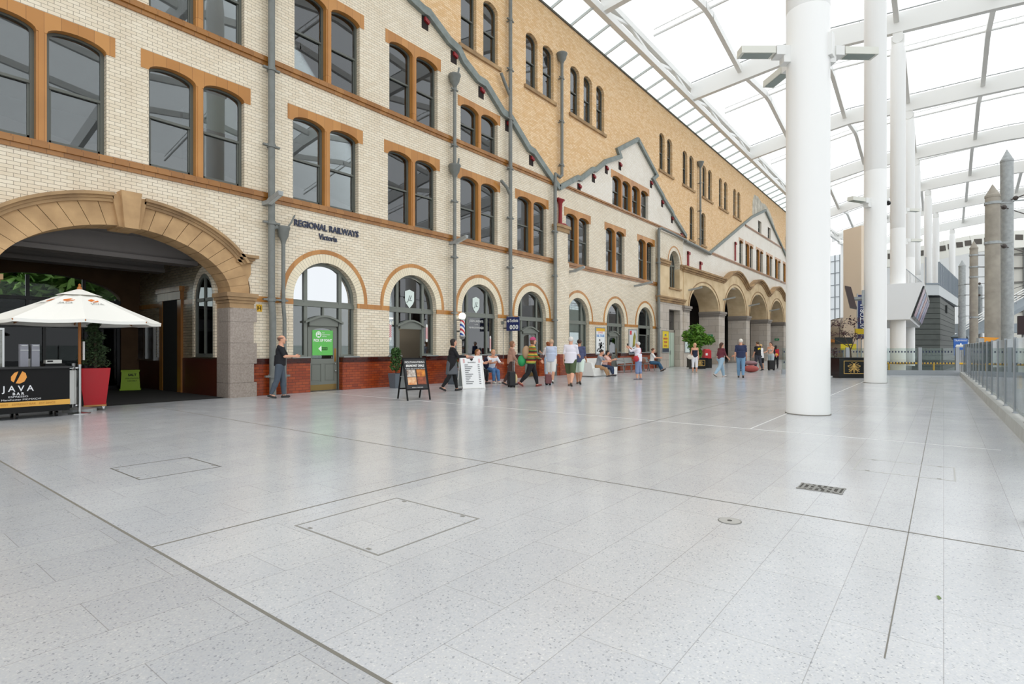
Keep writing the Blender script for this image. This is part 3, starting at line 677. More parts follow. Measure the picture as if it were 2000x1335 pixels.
t = thing(wname(), 'round-headed window in the stone and brick tower bay', 'window', (38.55, TY, 5.65), kind='structure')
y = TY + 0.4
MB().fp(archtop(37.6, 39.5, 5.65, 7.4, 0.95, 16), [archtop(37.68, 39.42, 5.73, 7.4, 0.87, 16)[::-1]], y, y + 0.1).box(38.1, 38.18, y, y + 0.08, 5.7, 8.2).box(38.92, 39.0, y, y + 0.08, 5.7, 8.2).box(37.6, 39.5, y - 0.02, y + 0.08, 7.3, 7.42).build('frame', GREY, t)
MB().fp(archtop(37.62, 39.48, 5.67, 7.4, 0.93, 16), (), y + 0.04, y + 0.05).build('pane', GLASS, t)
t = thing('door_5', 'pale green glazed door with transom window in the stone tower bay', 'door', (38.5, TY + 0.4, 0), kind='structure')
PG = M('pale_green_paint', '#b9c9b8', 0.5)
MB().box(37.5, 39.6, TY + 0.42, TY + 0.5, 2.5, 2.7).box(37.5, 37.62, TY + 0.42, TY + 0.5, 0, 4.12).box(39.48, 39.6, TY + 0.42, TY + 0.5, 0, 4.12).build('frame', M('stone_frame', '#9d978a', 0.7), t)
MB().box(37.62, 39.48, TY + 0.45, TY + 0.47, 2.7, 4.12).build('transom_pane', GLASS, t)
MB().box(37.62, 38.75, TY + 0.42, TY + 0.47, 0.02, 2.5).build('leaf', PG, t); MB().box(38.8, 39.48, TY + 0.42, TY + 0.47, 0.02, 2.5).build('side_leaf', PG, t)
MB().box(38.68, 38.72, TY + 0.36, TY + 0.42, 0.9, 1.2).build('handle', STEEL, t)
# arcade
AY = 15.2; AR = [(44.85, 3.45, 1.9), (53.25, 3.33, 2.5), (61.35, 3.4, 2.45), (69.5, 3.2, 2.35), (77.5, 3.2, 2.35)]
t = thing('arcade', 'stone arcade of round arches with wavy hood and granite piers', 'arcade', (60, AY, 0), kind='structure')
po = [(40.15, 4.5)]
for c, hw, rs in AR: po += [(c - hw, 4.5)] + arc(c, 4.5, hw, rs, 180, 0, 24)[1:-1] + [(c + hw, 4.5)]
WV = []
for a, b in ((49.3, 57.3), (57.3, 65.5), (65.5, 73.5), (73.5, 82)):
    for q in range(24): WV.append((a + (b - a) * q / 24, 7.1 + 1.05 * math.sin(PI * min(max((q / 24 - 0.06) / 0.88, 0), 1)) ** 0.95))
WV.append((82, 7.1))
po += [(82, 4.5)] + WV[::-1] + [(40.15, 7.1)]
MB().fp(po, (), AY, AY + 1.7).build('arch_wall', PORTAL, t)
PIERS = [(40.15, 41.4), (48.3, 49.92), (56.58, 57.95), (64.75, 66.3), (72.7, 74.3), (80.7, 82)]
pr = None
for i, (a, b) in enumerate(PIERS):
    mb = MB().box(a, b, AY, AY + 1.7, 0, 4.05)
    mb.build('pier', GRAN, t)
    im = MB()
    for z0, z1, o in ((4.05, 4.2, 0.02), (4.2, 4.35, 0.1), (4.35, 4.52, 0.16)): im.box(a - o, b + o, AY - o, AY + 1.7, z0, z1)
    im.build('impost', M('granite_impost', '#8f867d', 0.6), t)
co = MB()
for z0, z1, o in ((7.05, 7.18, 0.1), (7.18, 7.32, 0.22), (7.32, 7.45, 0.34)): co.box(40.1 - o, 49.4, AY - o, AY + 0.3, z0, z1)
for q in range(len(WV) - 1):
    (a, za), (b, zb) = WV[q], WV[q + 1]
    for d0, d1, o in ((-0.05, 0.1, 0.1), (0.1, 0.22, 0.22), (0.22, 0.36, 0.34)):
        co.hexa([(a, AY - o, za + d0), (b, AY - o, zb + d0), (b, AY + 0.3, zb + d0), (a, AY + 0.3, za + d0), (a, AY - o, za + d1), (b, AY - o, zb + d1), (b, AY + 0.3, zb + d1), (a, AY + 0.3, za + d1)])
co.build('hood_moulding', STONED, t)
ar = MB()
for c, hw, rs in AR:
    P = arc(c, 4.52, hw + 0.3, rs + 0.28, 0, 180, 24) + arc(c, 4.52, hw + 0.22, rs + 0.2, 180, 0, 24); ar.fp(P, (), AY - 0.04, AY + 0.05)
ar.build('archivolt', STONED, t)
MB().box(40.15, 82, 17.2, 26.7, 7.0, 7.2).build('ceiling', M('hall_ceiling', '#3b352f', 0.9), kind='structure', label='dark ceiling of the hall behind the arcade', cat='ceiling')
MB().box(40.15, 82, 26.4, 26.6, 0, 7.2).build('wall_hall', M('hall_panelling', '#35251b', 0.6, var=0.3, vs=2), kind='structure', label='dark timber panelled wall of the hall behind the arcade', cat='wall')
t = thing('globe_lamp', 'round white globe lamp hanging inside the first arcade arch', 'lamp', (44.6, 18.6, 4.6)); GLOBE = M('lamp_globe', '#fff4dc', 0.4, emit=3.0)
MB().ball((44.6, 18.6, 4.75), 0.16, 14, 10).build('globe', GLOBE, t, smooth=True); MB().tube([(44.6, 18.6, 4.9), (44.6, 18.6, 7.0)], 0.012).build('cord', BLACK, t)
# ================================================================ pilaster, red stubs, brackets
t = thing('pilaster', 'rounded pale brick pier with a stone cap carrying a red stub', 'pier', (23.7, D, 0), kind='structure')
def rounded(x0, x1, y0, y1, r=0.22, n=6):
    P = [(x1, y1), (x0, y1)]
    P += [(x0 + r - r * math.cos(a), y0 + r - r * math.sin(a)) for a in [PI / 2 * k / n for k in range(n + 1)]]
    P += [(x1 - r + r * math.sin(a), y0 + r - r * math.cos(a)) for a in [PI / 2 * k / n for k in range(n + 1)]]
    return P
MB().hp(rounded(23.06, 24.28, D - 0.28, D + 0.05), 1.06, 5.72).hp(rounded(23.1, 24.24, D - 0.24, D + 0.05), 5.72, 7.22).build('shaft', CREAM, t)
MB().hp(rounded(23.05, 24.29, D - 0.29, D + 0.05), 0, 1.06).build('plinth', RED, t)
MB().hp(rounded(23.04, 24.3, D - 0.3, D + 0.05), 7.22, 7.42).hp(rounded(22.98, 24.36, D - 0.36, D + 0.05), 7.42, 7.56).build('cap', STONED, t)
t = thing('column_stub', 'old red iron column stub standing on the capped brick pier', 'column stub', (23.55, D - 0.12, 7.56))
MB().lathe([(0.16, 0), (0.12, 0.08), (0.1, 0.15), (0.09, 0.6), (0.1, 1.1), (0.17, 1.22), (0.21, 1.3)], (23.55, D - 0.12, 7.56), 14).build('shaft', REDP, t, smooth=True)
MB().box(23.3, 23.85, D - 0.2, D, 8.84, 8.92).build('top_plate', REDP, t); MB().tube([(23.6, D - 0.12, 7.64), (23.95, D - 0.14, 7.66), (24.12, D - 0.14, 7.6)], 0.07).build('foot_bracket', REDP, t)
for x, z0, z1, lab in ((41.5, 7.45, 8.75, 'short red iron strip above the left end of the arcade cornice'), (44.2, 7.45, 8.3, 'red iron strip above the first arcade arch'), (53.6, 9.55, 11.3, 'red iron strip in the far gable left of its single window')):
    tag(MB().box(x - 0.1, x + 0.1, D - 0.1, D + 0.01, z0, z1).box(x - 0.1, x + 0.28, D - 0.14, D, z1 - 0.25, z1 - 0.05).build('iron_strip', REDP), lab, 'iron strip')
def flashing(pts, lab, wd=0.2, out=0.16):
    mb = MB(); V2 = [Vector(q) for q in pts]; L_ = []
    for i, q in enumerate(V2):                       # mitred strip along the slope
        d0 = (q - V2[i - 1]).normalized() if i else (V2[1] - q).normalized()
        d1 = (V2[i + 1] - q).normalized() if i < len(V2) - 1 else d0
        n0 = Vector((-d0.y, d0.x)); n1 = Vector((-d1.y, d1.x)); m = n0 + n1
        m = m.normalized() if m.length > 1e-3 else n0
        k = wd / 2 / max(m.dot(n0), 0.6); L_.append((q + m * k, q - m * k))
    for (a, b), (c, e) in zip(L_, L_[1:]):
        mb.hexa([(b.x, D - out, b.y), (e.x, D - out, e.y), (e.x, D + 0.02, e.y), (b.x, D + 0.02, b.y), (a.x, D - out, a.y), (c.x, D - out, c.y), (c.x, D + 0.02, c.y), (a.x, D + 0.02, a.y)])
    return mb.build('lead_flashing', LEAD, label=lab, cat='flashing', group='stepped lead flashings', kind='structure')
flashing(RK1[1:], 'stepped lead flashing sloping down the left gable to the valley', 0.3)
flashing(RK1[-1:] + RK2[:8], 'stepped lead flashing rising from the valley to the middle gable peak', 0.26)
flashing(RK2[7:], 'lead flashing falling from the middle gable peak to the tower bay', 0.26)
flashing(RK3[2:5], 'lead flashing rising to the far gable peak', 0.24); flashing(RK3[4:], 'lead flashing falling from the far gable peak toward the column', 0.24)
PX = [(14.4, 13.85), (15.95, 13.2), (17.6, 12.4), (19.4, 11.55), (21.2, 10.5)]
PX2 = [(25.55, 10.2), (27.1, 11.1), (28.6, 11.95), (30.3, 12.6)]; PX3 = [(34.8, 12.55), (36.65, 11.65), (38.4, 10.85), (40.2, 9.95)]
ORD = ['first', 'second', 'third', 'fourth', 'fifth']
for lst, nm in ((PX, 'down the left gable slope'), (PX2, 'up the middle gable left slope'), (PX3, 'down the middle gable right slope')):
    for i, (x, z) in enumerate(lst):
        b = thing('purlin_bracket', '%s red iron purlin bracket in its dark pocket %s' % (ORD[i], nm), 'bracket', (x, D, z - 0.25), group='purlin brackets under the flashing')
        MB().box(x - 0.17, x + 0.17, D - 0.008, D + 0.02, z - 0.5, z - 0.02).build('pocket', M('pocket_dark', '#2c2220', 0.9), b)
        MB().hexa([(x - 0.06, D - 0.1, z - 0.2), (x + 0.15, D - 0.1, z - 0.27), (x + 0.15, D, z - 0.27), (x - 0.06, D, z - 0.2), (x - 0.06, D - 0.1, z - 0.06), (x + 0.18, D - 0.1, z - 0.15), (x + 0.18, D, z - 0.15), (x - 0.06, D, z - 0.06)]).build('bracket_block', REDP, b)
MB().fp([(59.6, 15.05), (60.2, 14.95), (61.5, 15.35), (63.3, 15.95), (64.5, 16.35), (66.2, 15.7), (68.8, 14.9), (69.2, 15.3), (68, 16.1), (66.6, 16.7), (65.4, 17.0), (64.6, 17.1), (63.2, 16.95), (61.8, 17.3), (60.3, 17.2), (59.7, 16.4)], (), D - 0.015, D + 0.05).build('wall_plaster_patch', M('rough_plaster', '#d9d3c6', 0.9, hx2='#a8a294', vs=1.6), kind='structure', label='rough white plaster patch around the far gable peak', cat='plaster')
# ================================================================ downpipes
def pipe(name, lab, x, z1, z0, r, hop=(), y=None, jog=None, sp=2.2, extra=None):
    y = D - 0.2 if y is None else y
    t = thing(name, lab, 'downpipe', (x, y, z0), group=None)
    pts = [(x, y, z1), (x, y, z0)]
    if jog: pts = [(x, y, z1), (x, y, jog + 0.25), (x + 0.06, y + 0.04, jog - 0.2), (x + 0.06, y + 0.04, z0)]
    MB().tube(pts, r, 12).build('pipe', PIPE, t, smooth=True)
    z = z0 + 0.55
    while z < z1 - 0.3:
        xx = x + (0.06 if jog and z < jog - 0.2 else 0)
        MB().lathe([(r * 1.3, -0.05), (r * 1.3, 0.05)], (xx, y + (0.04 if xx != x else 0), z), 12).box(xx - r * 2.6, xx + r * 2.6, y - r * 0.4, y + r * 0.5, z - 0.025, z + 0.025).box(xx - 0.025, xx + 0.025, y, D, z - 0.025, z + 0.025).build('bracket', PIPE, t)
        z += sp
    for hz in hop:
        MB().lathe([(r * 1.05, -0.32), (r * 1.5, -0.22), (r * 2.6, -0.1), (r * 3.1, 0.08), (r * 3.5, 0.12), (r * 3.5, 0.18), (r * 2.9, 0.18), (r * 2.6, 0.05)], (x, y, hz), 16).build('hopper', PIPE, t, smooth=True)
    if extra:
        for p_, r_ in extra: MB().tube(p_, r_, 10).build('branch_pipe', PIPE, t, smooth=True)
    return t
pipe('downpipe', 'thick grey downpipe running the full height right of the entrance arch', 8.26, 14.8, 0, 0.095, jog=2.45)
pipe('downpipe', 'thin grey downpipe with hopper head beside the thick pipe, below the lettering', 8.62, 4.75, 0, 0.055, hop=(4.72,), jog=2.4, extra=[([(8.72, D - 0.2, 4.85), (8.86, D - 0.2, 5.05), (8.98, D - 0.2, 5.3)], 0.025), ([(8.58, D - 0.2, 4.8), (8.4, D - 0.2, 4.86), (8.26, D - 0.2, 4.75)], 0.06)])
pipe('downpipe', 'grey downpipe with two hopper heads between the barber doorway and barber window', 15.8, 12.0, 0, 0.07, hop=(11.95, 8.4), jog=2.5, extra=[([(15.9, D - 0.2, 12.0), (16.0, D - 0.2, 12.25), (16.04, D - 0.2, 12.5)], 0.04), ([(15.9, D - 0.2, 8.4), (16.0, D - 0.2, 8.65), (16.04, D - 0.2, 8.9)], 0.04)])
pipe('downpipe', 'tall grey downpipe running from the buff wall top down past the blue hanging sign', 19.36, 18.1, 0, 0.085, jog=2.3, extra=[([(19.36, D - 0.2, 12.55), (19.0, D - 0.2, 12.95), (18.7, D - 0.2, 13.35)], 0.07), ([(19.36, D - 0.2, 8.15), (19.1, D - 0.2, 8.45), (18.7, D - 0.2, 8.65)], 0.07)])
pipe('downpipe', 'grey downpipe from the roof valley down the left side of the rounded pier', 22.95, 9.6, 0, 0.085)
pipe('downpipe', 'grey downpipe on the buff wall ending in an elbow at the valley', 23.57, 16.1, 10.05, 0.08, hop=(16.05,), extra=[([(23.57, D - 0.2, 10.1), (23.4, D - 0.2, 9.95), (22.98, D - 0.2, 10.02), (22.95, D - 0.2, 9.6)], 0.08)])
pipe('downpipe', 'grey downpipe at the corner where facade meets the stone tower bay', 35.62, 9.4, 0, 0.1, extra=[([(35.62, D - 0.2, 9.4), (35.8, D - 0.3, 9.5), (38, D - 0.32, 9.45), (40.4, D - 0.3, 9.38)], 0.09)])
pipe('downpipe', 'farther grey downpipe with hopper on the buff wall', 43.74, 16.0, 9.5, 0.08, hop=(15.95,))
tag(MB().tube([(40.5, D - 0.2, 9.36), (43, D - 0.2, 9.3), (46.1, D - 0.2, 9.16)], 0.13, 12).build('gutter_pipe', PIPE, smooth=True), 'grey gutter pipe running above the first arcade arch', 'gutter')
tag(MB().tube([(19.0, D - 0.08, 2.45), (19.0, D - 0.08, 0.9)], 0.012, 6).box(18.95, 19.05, D - 0.1, D, 2.42, 2.55).build('alarm_rod', PIPE), 'thin grey rod hanging on the wall right of the barber window', 'rod')
def flood(x, z, lab, L=0.95, y=D - 0.2):
    t = thing('floodlight', lab, 'light', (x, y, z), group='bar floodlights along the facade')
    MB().box(x - 0.07, x + 0.07, y - 0.16, y + 0.2, z - 0.05, z + 0.06).build('bracket', GALV, t)
    hs = MB().hexa([(x - 0.06, y - L, z + 0.1), (x + 0.06, y - L, z + 0.1), (x + 0.06, y - 0.1, z - 0.06), (x - 0.06, y - 0.1, z - 0.06), (x - 0.08, y - L, z + 0.22), (x + 0.08, y - L, z + 0.22), (x + 0.08, y - 0.1, z + 0.08), (x - 0.08, y - 0.1, z + 0.08)]).build('housing', GALV, t)
    MB().hexa([(x - 0.05, y - L + 0.03, z + 0.092), (x + 0.05, y - L + 0.03, z + 0.092), (x + 0.05, y - 0.12, z - 0.064), (x - 0.05, y - 0.12, z - 0.064), (x - 0.05, y - L + 0.03, z + 0.1), (x + 0.05, y - L + 0.03, z + 0.1), (x + 0.05, y - 0.12, z - 0.056), (x - 0.05, y - 0.12, z - 0.056)]).build('lens', M('lamp_lens', '#c9cdcc', 0.3), t)
for x, z, lab in ((8.15, 5.5, 'grey bar floodlight on the thick downpipe'), (15.75, 5.5, 'grey bar floodlight on the two-hopper downpipe'), (24.6, 5.35, 'grey bar floodlight at the rounded pier'), (32.3, 5.3, 'grey bar floodlight left of the tower bay'),
                  (41.2, 5.75, 'grey bar floodlight in front of the first arcade arch'), (49.5, 5.6, 'grey bar floodlight in front of the second arcade arch'), (57.5, 5.55, 'grey bar floodlight in front of the third arcade arch'), (65.8, 5.5, 'grey bar floodlight in front of the fourth arcade arch')):
    flood(x, z, lab, 0.7 if x < 30 else 1.0)
# ================================================================ wall signs
t = thing('wall_lettering', 'dark blue raised lettering fixed to the cream brick above the first arch', 'lettering', (10.2, D, 4.8))
NAVY = M('navy_letters', '#333a52', 0.4)
text('REGIONAL RAILWAYS', 0.27, NAVY, t, (10.22, D - 0.02, 5.13), sx=0.87, ext=0.02, bold=0.006, name='upper_line'); text('Victoria', 0.25, NAVY, t, (10.23, D - 0.02, 4.84), sx=0.82, ext=0.02, bold=0.003, name='lower_line')
t = thing('hydrant_sign', 'small yellow hydrant plate on the cream brick right of the granite pier', 'sign', (8.0, D - 0.01, 2.35))
t = MB().box(7.92, 8.08, D - 0.012, D, 2.4, 2.6).build('plate', YEL, t); text('H', 0.17, BLACK, t, (8.0, D - 0.014, 2.49), name='letter', ext=0.001, bold=0.004); text('4', 0.05, BLACK, t, (8.0, D - 0.015, 2.56), name='figure', ext=0.001)
t = thing('door_notice', 'bright green notice with white lettering in the first shop door', 'notice', (10.18, D + 0.21, 1.15))
GRN = M('notice_green', '#63bf58', 0.45); yN = D + 0.215
t = MB().box(9.82, 10.56, yN - 0.004, yN + 0.004, 1.13, 1.93).build('board', GRN, t); WL = M('notice_white', '#f4f6f2', 0.5)
text('PICK UP POINT', 0.115, WL, t, (10.19, yN - 0.008, 1.6), sx=0.83, ext=0.001, bold=0.003, name='wording')
for i, (wd, zz) in enumerate((('Rail', 1.85), ('Replacement', 1.79), ('Service', 1.73))): text(wd, 0.06, WL, t, (10.17, yN - 0.008, zz), sx=0.9, ext=0.001, name='wording', align='LEFT')
bm = MB().fp(arc(10.04, 1.79, 0.1, 0.1, 0, 360, 28)[:-1], (), yN - 0.008, yN - 0.004); bm.build('roundel', WL, t)
bs = MB().fp([(9.985, 1.74), (10.095, 1.74), (10.095, 1.85), (9.985, 1.85)], [[(10.0, 1.78), (10.0, 1.835), (10.08, 1.835), (10.08, 1.78)]], yN - 0.012, yN - 0.008); bs.box(9.995, 10.015, yN - 0.012, yN - 0.008, 1.72, 1.74).box(10.065, 10.085, yN - 0.012, yN - 0.008, 1.72, 1.74); bs.build('bus_symbol', GRN, t)
ar = MB().fp([(10.03, 1.34), (10.14, 1.44), (10.14, 1.24)], (), yN - 0.008, yN - 0.004); ar.build('arrow', WL, t)
sl = MB().box(10.15, 10.36, yN - 0.008, yN - 0.004, 1.37, 1.385).box(10.15, 10.36, yN - 0.008, yN - 0.004, 1.295, 1.31)
for q in range(6): sl.box(10.17 + q * 0.035, 10.182 + q * 0.035, yN - 0.008, yN - 0.004, 1.3, 1.38)
sl.build('track_symbol', BLACK, t)
# barber shop
def barber_sticker(x, z, lab, par=None, s=1.0):
    t = thing('pole_sticker', lab, 'sticker', (x, D + 0.19, z), group='barber pole stickers'); y = D + 0.244
    st_ = stripes('barber_stripe', ('#c8323a', '#f2efee'), 0.035, slope=0.9)
    MB().box(x - 0.05 * s, x + 0.05 * s, y - 0.003, y, z, z + 0.5 * s).build('striped_tube', st_, t)
    MB().fp(arc(x, z + 0.53 * s, 0.05 * s, 0.07 * s, 0, 360, 14)[:-1], (), y - 0.004, y).fp(arc(x, z - 0.03 * s, 0.05 * s, 0.06 * s, 0, 360, 14)[:-1], (), y - 0.004, y).build('end_cap', WL, t)
barber_sticker(12.95, 1.72, 'striped pole sticker on the left pane beside the barber doorway')
barber_sticker(14.72, 1.68, 'striped pole sticker on the right pane beside the barber doorway')
barber_sticker(16.62, 1.3, 'striped pole sticker low on the left pane of the barber window')
barber_sticker(18.5, 1.3, 'striped pole sticker low on the right pane of the barber window')
def shield(x, z, lab):
    t = thing('shield_badge', lab, 'badge', (x, D + 0.23, z), group='shield badges'); y = D + 0.24
    P = [(-0.22, 0.26), (-0.12, 0.29), (0, 0.33), (0.12, 0.29), (0.22, 0.26), (0.22, -0.08), (0.16, -0.2), (0, -0.36), (-0.16, -0.2), (-0.22, -0.08)]
    t = MB().fp([(x + a, z + b) for a, b in P], (), y - 0.004, y).build('shield', M('badge_white', '#e3efe9', 0.5), t)
    text('JL', 0.3, M('badge_ink', '#3d4a48', 0.5), t, (x, y - 0.006, z), ext=0.001, shear=0.4, name='monogram')
shield(13.85, 3.2, 'white shield badge in the fanlight over the barber doorway'); shield(17.55, 3.2, 'pale shield badge in the upper pane of the barber window')
t = thing('window_lettering', 'white lettering across the barber window below its shield', 'lettering', (17.57, D + 0.24, 2.3))
text('JOSEPH LANZANTE', 0.13, WL, t, (17.57, D + 0.238, 2.5), sx=0.78, ext=0.001, name='upper_line'); text('THE MENS ROOM BARBERS', 0.1, WL, t, (17.57, D + 0.238, 2.22), sx=0.78, ext=0.001, name='lower_line'); text('est. 1991', 0.06, WL, t, (17.57, D + 0.238, 2.36), ext=0.001, name='middle_line')
t = thing('barber_pole', 'red white and blue barber pole with globe bracketed beside the grey downpipe', 'barber pole', (15.98, D - 0.4, 1.7))
x, y = 16.0, D - 0.42
MB().lathe([(0.1, 0), (0.1, 0.62)], (x, y, 1.86), 18).build('striped_tube', stripes('pole_stripe', ('#f4f2f0', '#2c57a8', '#f4f2f0', '#c8323a'), 0.09, slope=1.1), t, smooth=True)
MB().ball((x, y, 2.62), 0.14, 16, 10).build('globe', M('lamp_globe'), t, smooth=True)
MB().lathe([(0.05, -0.16), (0.09, -0.12), (0.12, -0.04), (0.12, 0.0)], (x, y, 1.86), 16).lathe([(0.12, 0), (0.12, 0.05), (0.07, 0.08)], (x, y, 2.46), 16).box(x - 0.03, x + 0.03, y, D, 2.0, 2.06).box(x - 0.03, x + 0.03, y, D, 2.45, 2.5).build('bracket', STEEL, t)
t = thing('chandelier', 'lit chandelier hanging inside the barber shop', 'chandelier', (14.75, 17.2, 2.0))
MB().lathe([(0.03, 0.75), (0.08, 0.6), (0.14, 0.3), (0.3, 0.18), (0.32, 0.1), (0.22, -0.02), (0.08, -0.12)], (14.75, 17.2, 2.25), 18).build('shade', M('chandelier_glow', '#ffe3b0', 0.4, emit=2.2), t, smooth=True)
MB().tube([(14.75, 17.2, 3.0), (14.75, 17.2, 4.9)], 0.015).build('chain', BLACK, t)
for i, zz in enumerate((2.87, 2.55)):
    tag(MB().box(14.2, 18.2, 18.0 - i * 0.3, 18.05 - i * 0.3, zz, zz + 0.05).build('strip_light', M('strip_glow', '#fff6e6', 0.5, emit=5.0)), ('upper', 'lower')[i] + ' white strip light inside the barber shop', 'light')
for i, xx in enumerate((16.6, 18.45)):
    tag(MB().fp([(xx - 0.2, 2.0), (xx + 0.2, 2.0), (xx + 0.2, 2.62), (xx - 0.2, 2.62)], (), D + 0.3, D + 0.31).build('portrait_print', M('portrait_grey', '#8d8886', 0.5, hx2='#2e2a2a', vs=5)), ('left', 'right')[i] + ' grey portrait print inside the barber window', 'print')
pl_ = bpy.data.lights.new('barber_room_lamp', 'POINT'); pl_.energy = 260; pl_.color = (1.0, 0.9, 0.75); pl_.shadow_soft_size = 0.3
plo = bpy.data.objects.new('barber_room_lamp', pl_); COL.objects.link(plo); plo.location = (15.3, 17.0, 3.4)
# blue hanging sign
t = thing('hanging_sign', 'navy hanging sign with arrow and three round symbols pointing to the toilets', 'sign', (19.7, 14.6, 2.5))
def v3(a): return a
NB = M('sign_blue', '#1d2a63', 0.4); sx0, sx1, sy0, sy1 = 19.1, 19.14, 14.52, 15.22
MB().box(sx0, sx1, sy0, sy1, 2.12, 2.72).build('board', NB, t)
MB().tube([(19.12, 15.2, 2.25), (19.12, D, 2.25)], 0.02).tube([(19.12, 15.2, 2.6), (19.12, D, 2.6)], 0.02).build('bracket', BLACK, t)
RX = (PI / 2, 0, -PI / 2)
text('Toilets', 0.2, WL, t, (19.09, 14.8, 2.56), RX, ext=0.001, bold=0.004, sx=0.85, name='wording')
ar = MB().prism([(15.18, 2.55), (15.1, 2.62), (15.1, 2.57), (15.04, 2.57), (15.04, 2.53), (15.1, 2.53), (15.1, 2.48)], (), lambda a, b, d: (d, a, b), 19.09, 19.1); ar.build('arrow', WL, t)
for q in range(3):
    MB().prism(arc(14.96 - q * 0.16, 2.28, 0.07, 0.1, 0, 360, 18)[:-1], [arc(14.96 - q * 0.16, 2.28, 0.028, 0.05, 360, 0, 12)[:-1]], lambda a, b, d: (d, a, b), 19.09, 19.1).build('symbol', WL, t)
# posters
def poster(x0, x1, z0, z1, lab, y=D - 0.05):
    t = thing('poster', lab, 'poster', ((x0 + x1) / 2, y, z0), group='framed wall posters')
    MB().fp([(x0, z0), (x1, z0), (x1, z1), (x0, z1)], [[(x0 + 0.05, z0 + 0.05), (x0 + 0.05, z1 - 0.05), (x1 - 0.05, z1 - 0.05), (x1 - 0.05, z0 + 0.05)]], y, y + 0.05).build('frame', GALV, t)
    return t, y + 0.02
t, y = poster(27.3, 28.42, 1.0, 2.55, 'framed white poster with black figure drawing and yellow top strip, left of the grey door')
t = MB().box(27.35, 28.37, y, y + 0.02, 1.05, 2.5).build('sheet', M('poster_white', '#eef0ef', 0.5), t); MB().box(27.35, 28.37, y - 0.004, y, 2.32, 2.5).build('yellow_strip', YEL, t)
text('SUMMER', 0.16, M('poster_pink', '#e0808a', 0.5), t, (27.86, y - 0.004, 2.24), ext=0.001, name='wording'); text('RAIL TOURS', 0.2, M('poster_blue', '#4f8fd0', 0.5), t, (27.86, y - 0.004, 2.06), ext=0.001, bold=0.006, sx=0.8, name='wording')
fg = MB(); rq = random.Random(4)
for q in range(26): a = rq.uniform(0, 6.28); c_ = (27.86 + rq.gauss(0, 0.13), 1.42 + rq.gauss(0, 0.16)); fg.fp([(c_[0] + 0.07 * math.cos(a + k), c_[1] + 0.09 * math.sin(a + k) * rq.uniform(0.4, 1)) for k in (0, 1.3, 2.6, 4, 5.2)], (), y - 0.004, y)
fg.build('drawing', BLACK, t)
t, y = poster(31.45, 32.6, 0.98, 2.55, 'framed poster with red corner logo and large leaf picture beside the ticket counter window')
t = MB().box(31.5, 32.55, y, y + 0.02, 1.03, 2.5).build('sheet', M('poster_pale', '#d4d8da', 0.5), t); MB().box(31.6, 31.85, y - 0.004, y, 2.2, 2.45).build('red_logo', M('logo_red', '#cc2c34', 0.5), t)
MB().fp([(31.95, 1.4), (32.3, 1.5), (32.45, 2.1), (32.3, 2.4), (32.05, 2.1)], (), y - 0.004, y).build('leaf_picture', M('leaf_yellow', '#b8ac3a', 0.5, hx2='#3a4326', vs=3), t); MB().box(31.5, 32.55, y - 0.003, y, 1.03, 1.35).build('dark_strip', M('poster_navy', '#26364a', 0.5), t)
t, y = poster(36.2, 37.4, 1.05, 2.6, 'framed yellow poster on the left granite side of the tower bay', TY - 0.05)
t = MB().box(36.25, 37.35, y, y + 0.02, 1.05, 2.55).build('sheet', M('poster_yellow', '#efd21f', 0.5), t); MB().box(36.25, 37.35, y - 0.004, y, 1.1, 1.36).build('navy_strip', M('poster_navy'), t)
for q, (wd, cl) in enumerate((('get', '#3355aa'), ('smarter', '#c8323a'), ('travel', '#c8323a'), ('today', '#d07a28'))): text(wd, 0.24, M('ink%d' % q, cl, 0.5), t, (36.8, y - 0.004, 2.3 - q * 0.25), ext=0.001, bold=0.006, name='wording')
t, y = poster(40.3, 41.3, 1.02, 2.65, 'framed white map poster on the granite pier right of the tower door', AY - 0.06)
t = MB().box(40.35, 41.25, y, y + 0.02, 1.07, 2.6).build('sheet', M('poster_mint', '#dbe7e2', 0.5), t); rq = random.Random(9)
mp = MB()
for q in range(14): a, b = 40.5 + rq.random() * 0.5, 1.3 + rq.random() * 1.0; mp.box(a, a + 0.05 + rq.random() * 0.2, y - 0.004, y, b, b + 0.05)
mp.build('map_lines', M('map_ink', '#7f9aa0', 0.5), t)
for i, x in enumerate((49.1, 73.5)):
    t = thing('exit_sign', ('small green exit sign on the first granite pier of the arcade', 'small green exit sign on the far granite pier of the arcade')[i], 'sign', (x - 0.7, 16, 2.4))
    XP = PIERS[1 if not i else 4][0]
    t = MB().box(XP - 0.04, XP, 15.7, 16.2, 2.3, 2.55).build('panel', M('exit_green', '#1f8a54', 0.4), t); text('EXIT', 0.13, WL, t, (XP - 0.045, 15.95, 2.43), RX, ext=0.001, name='wording')
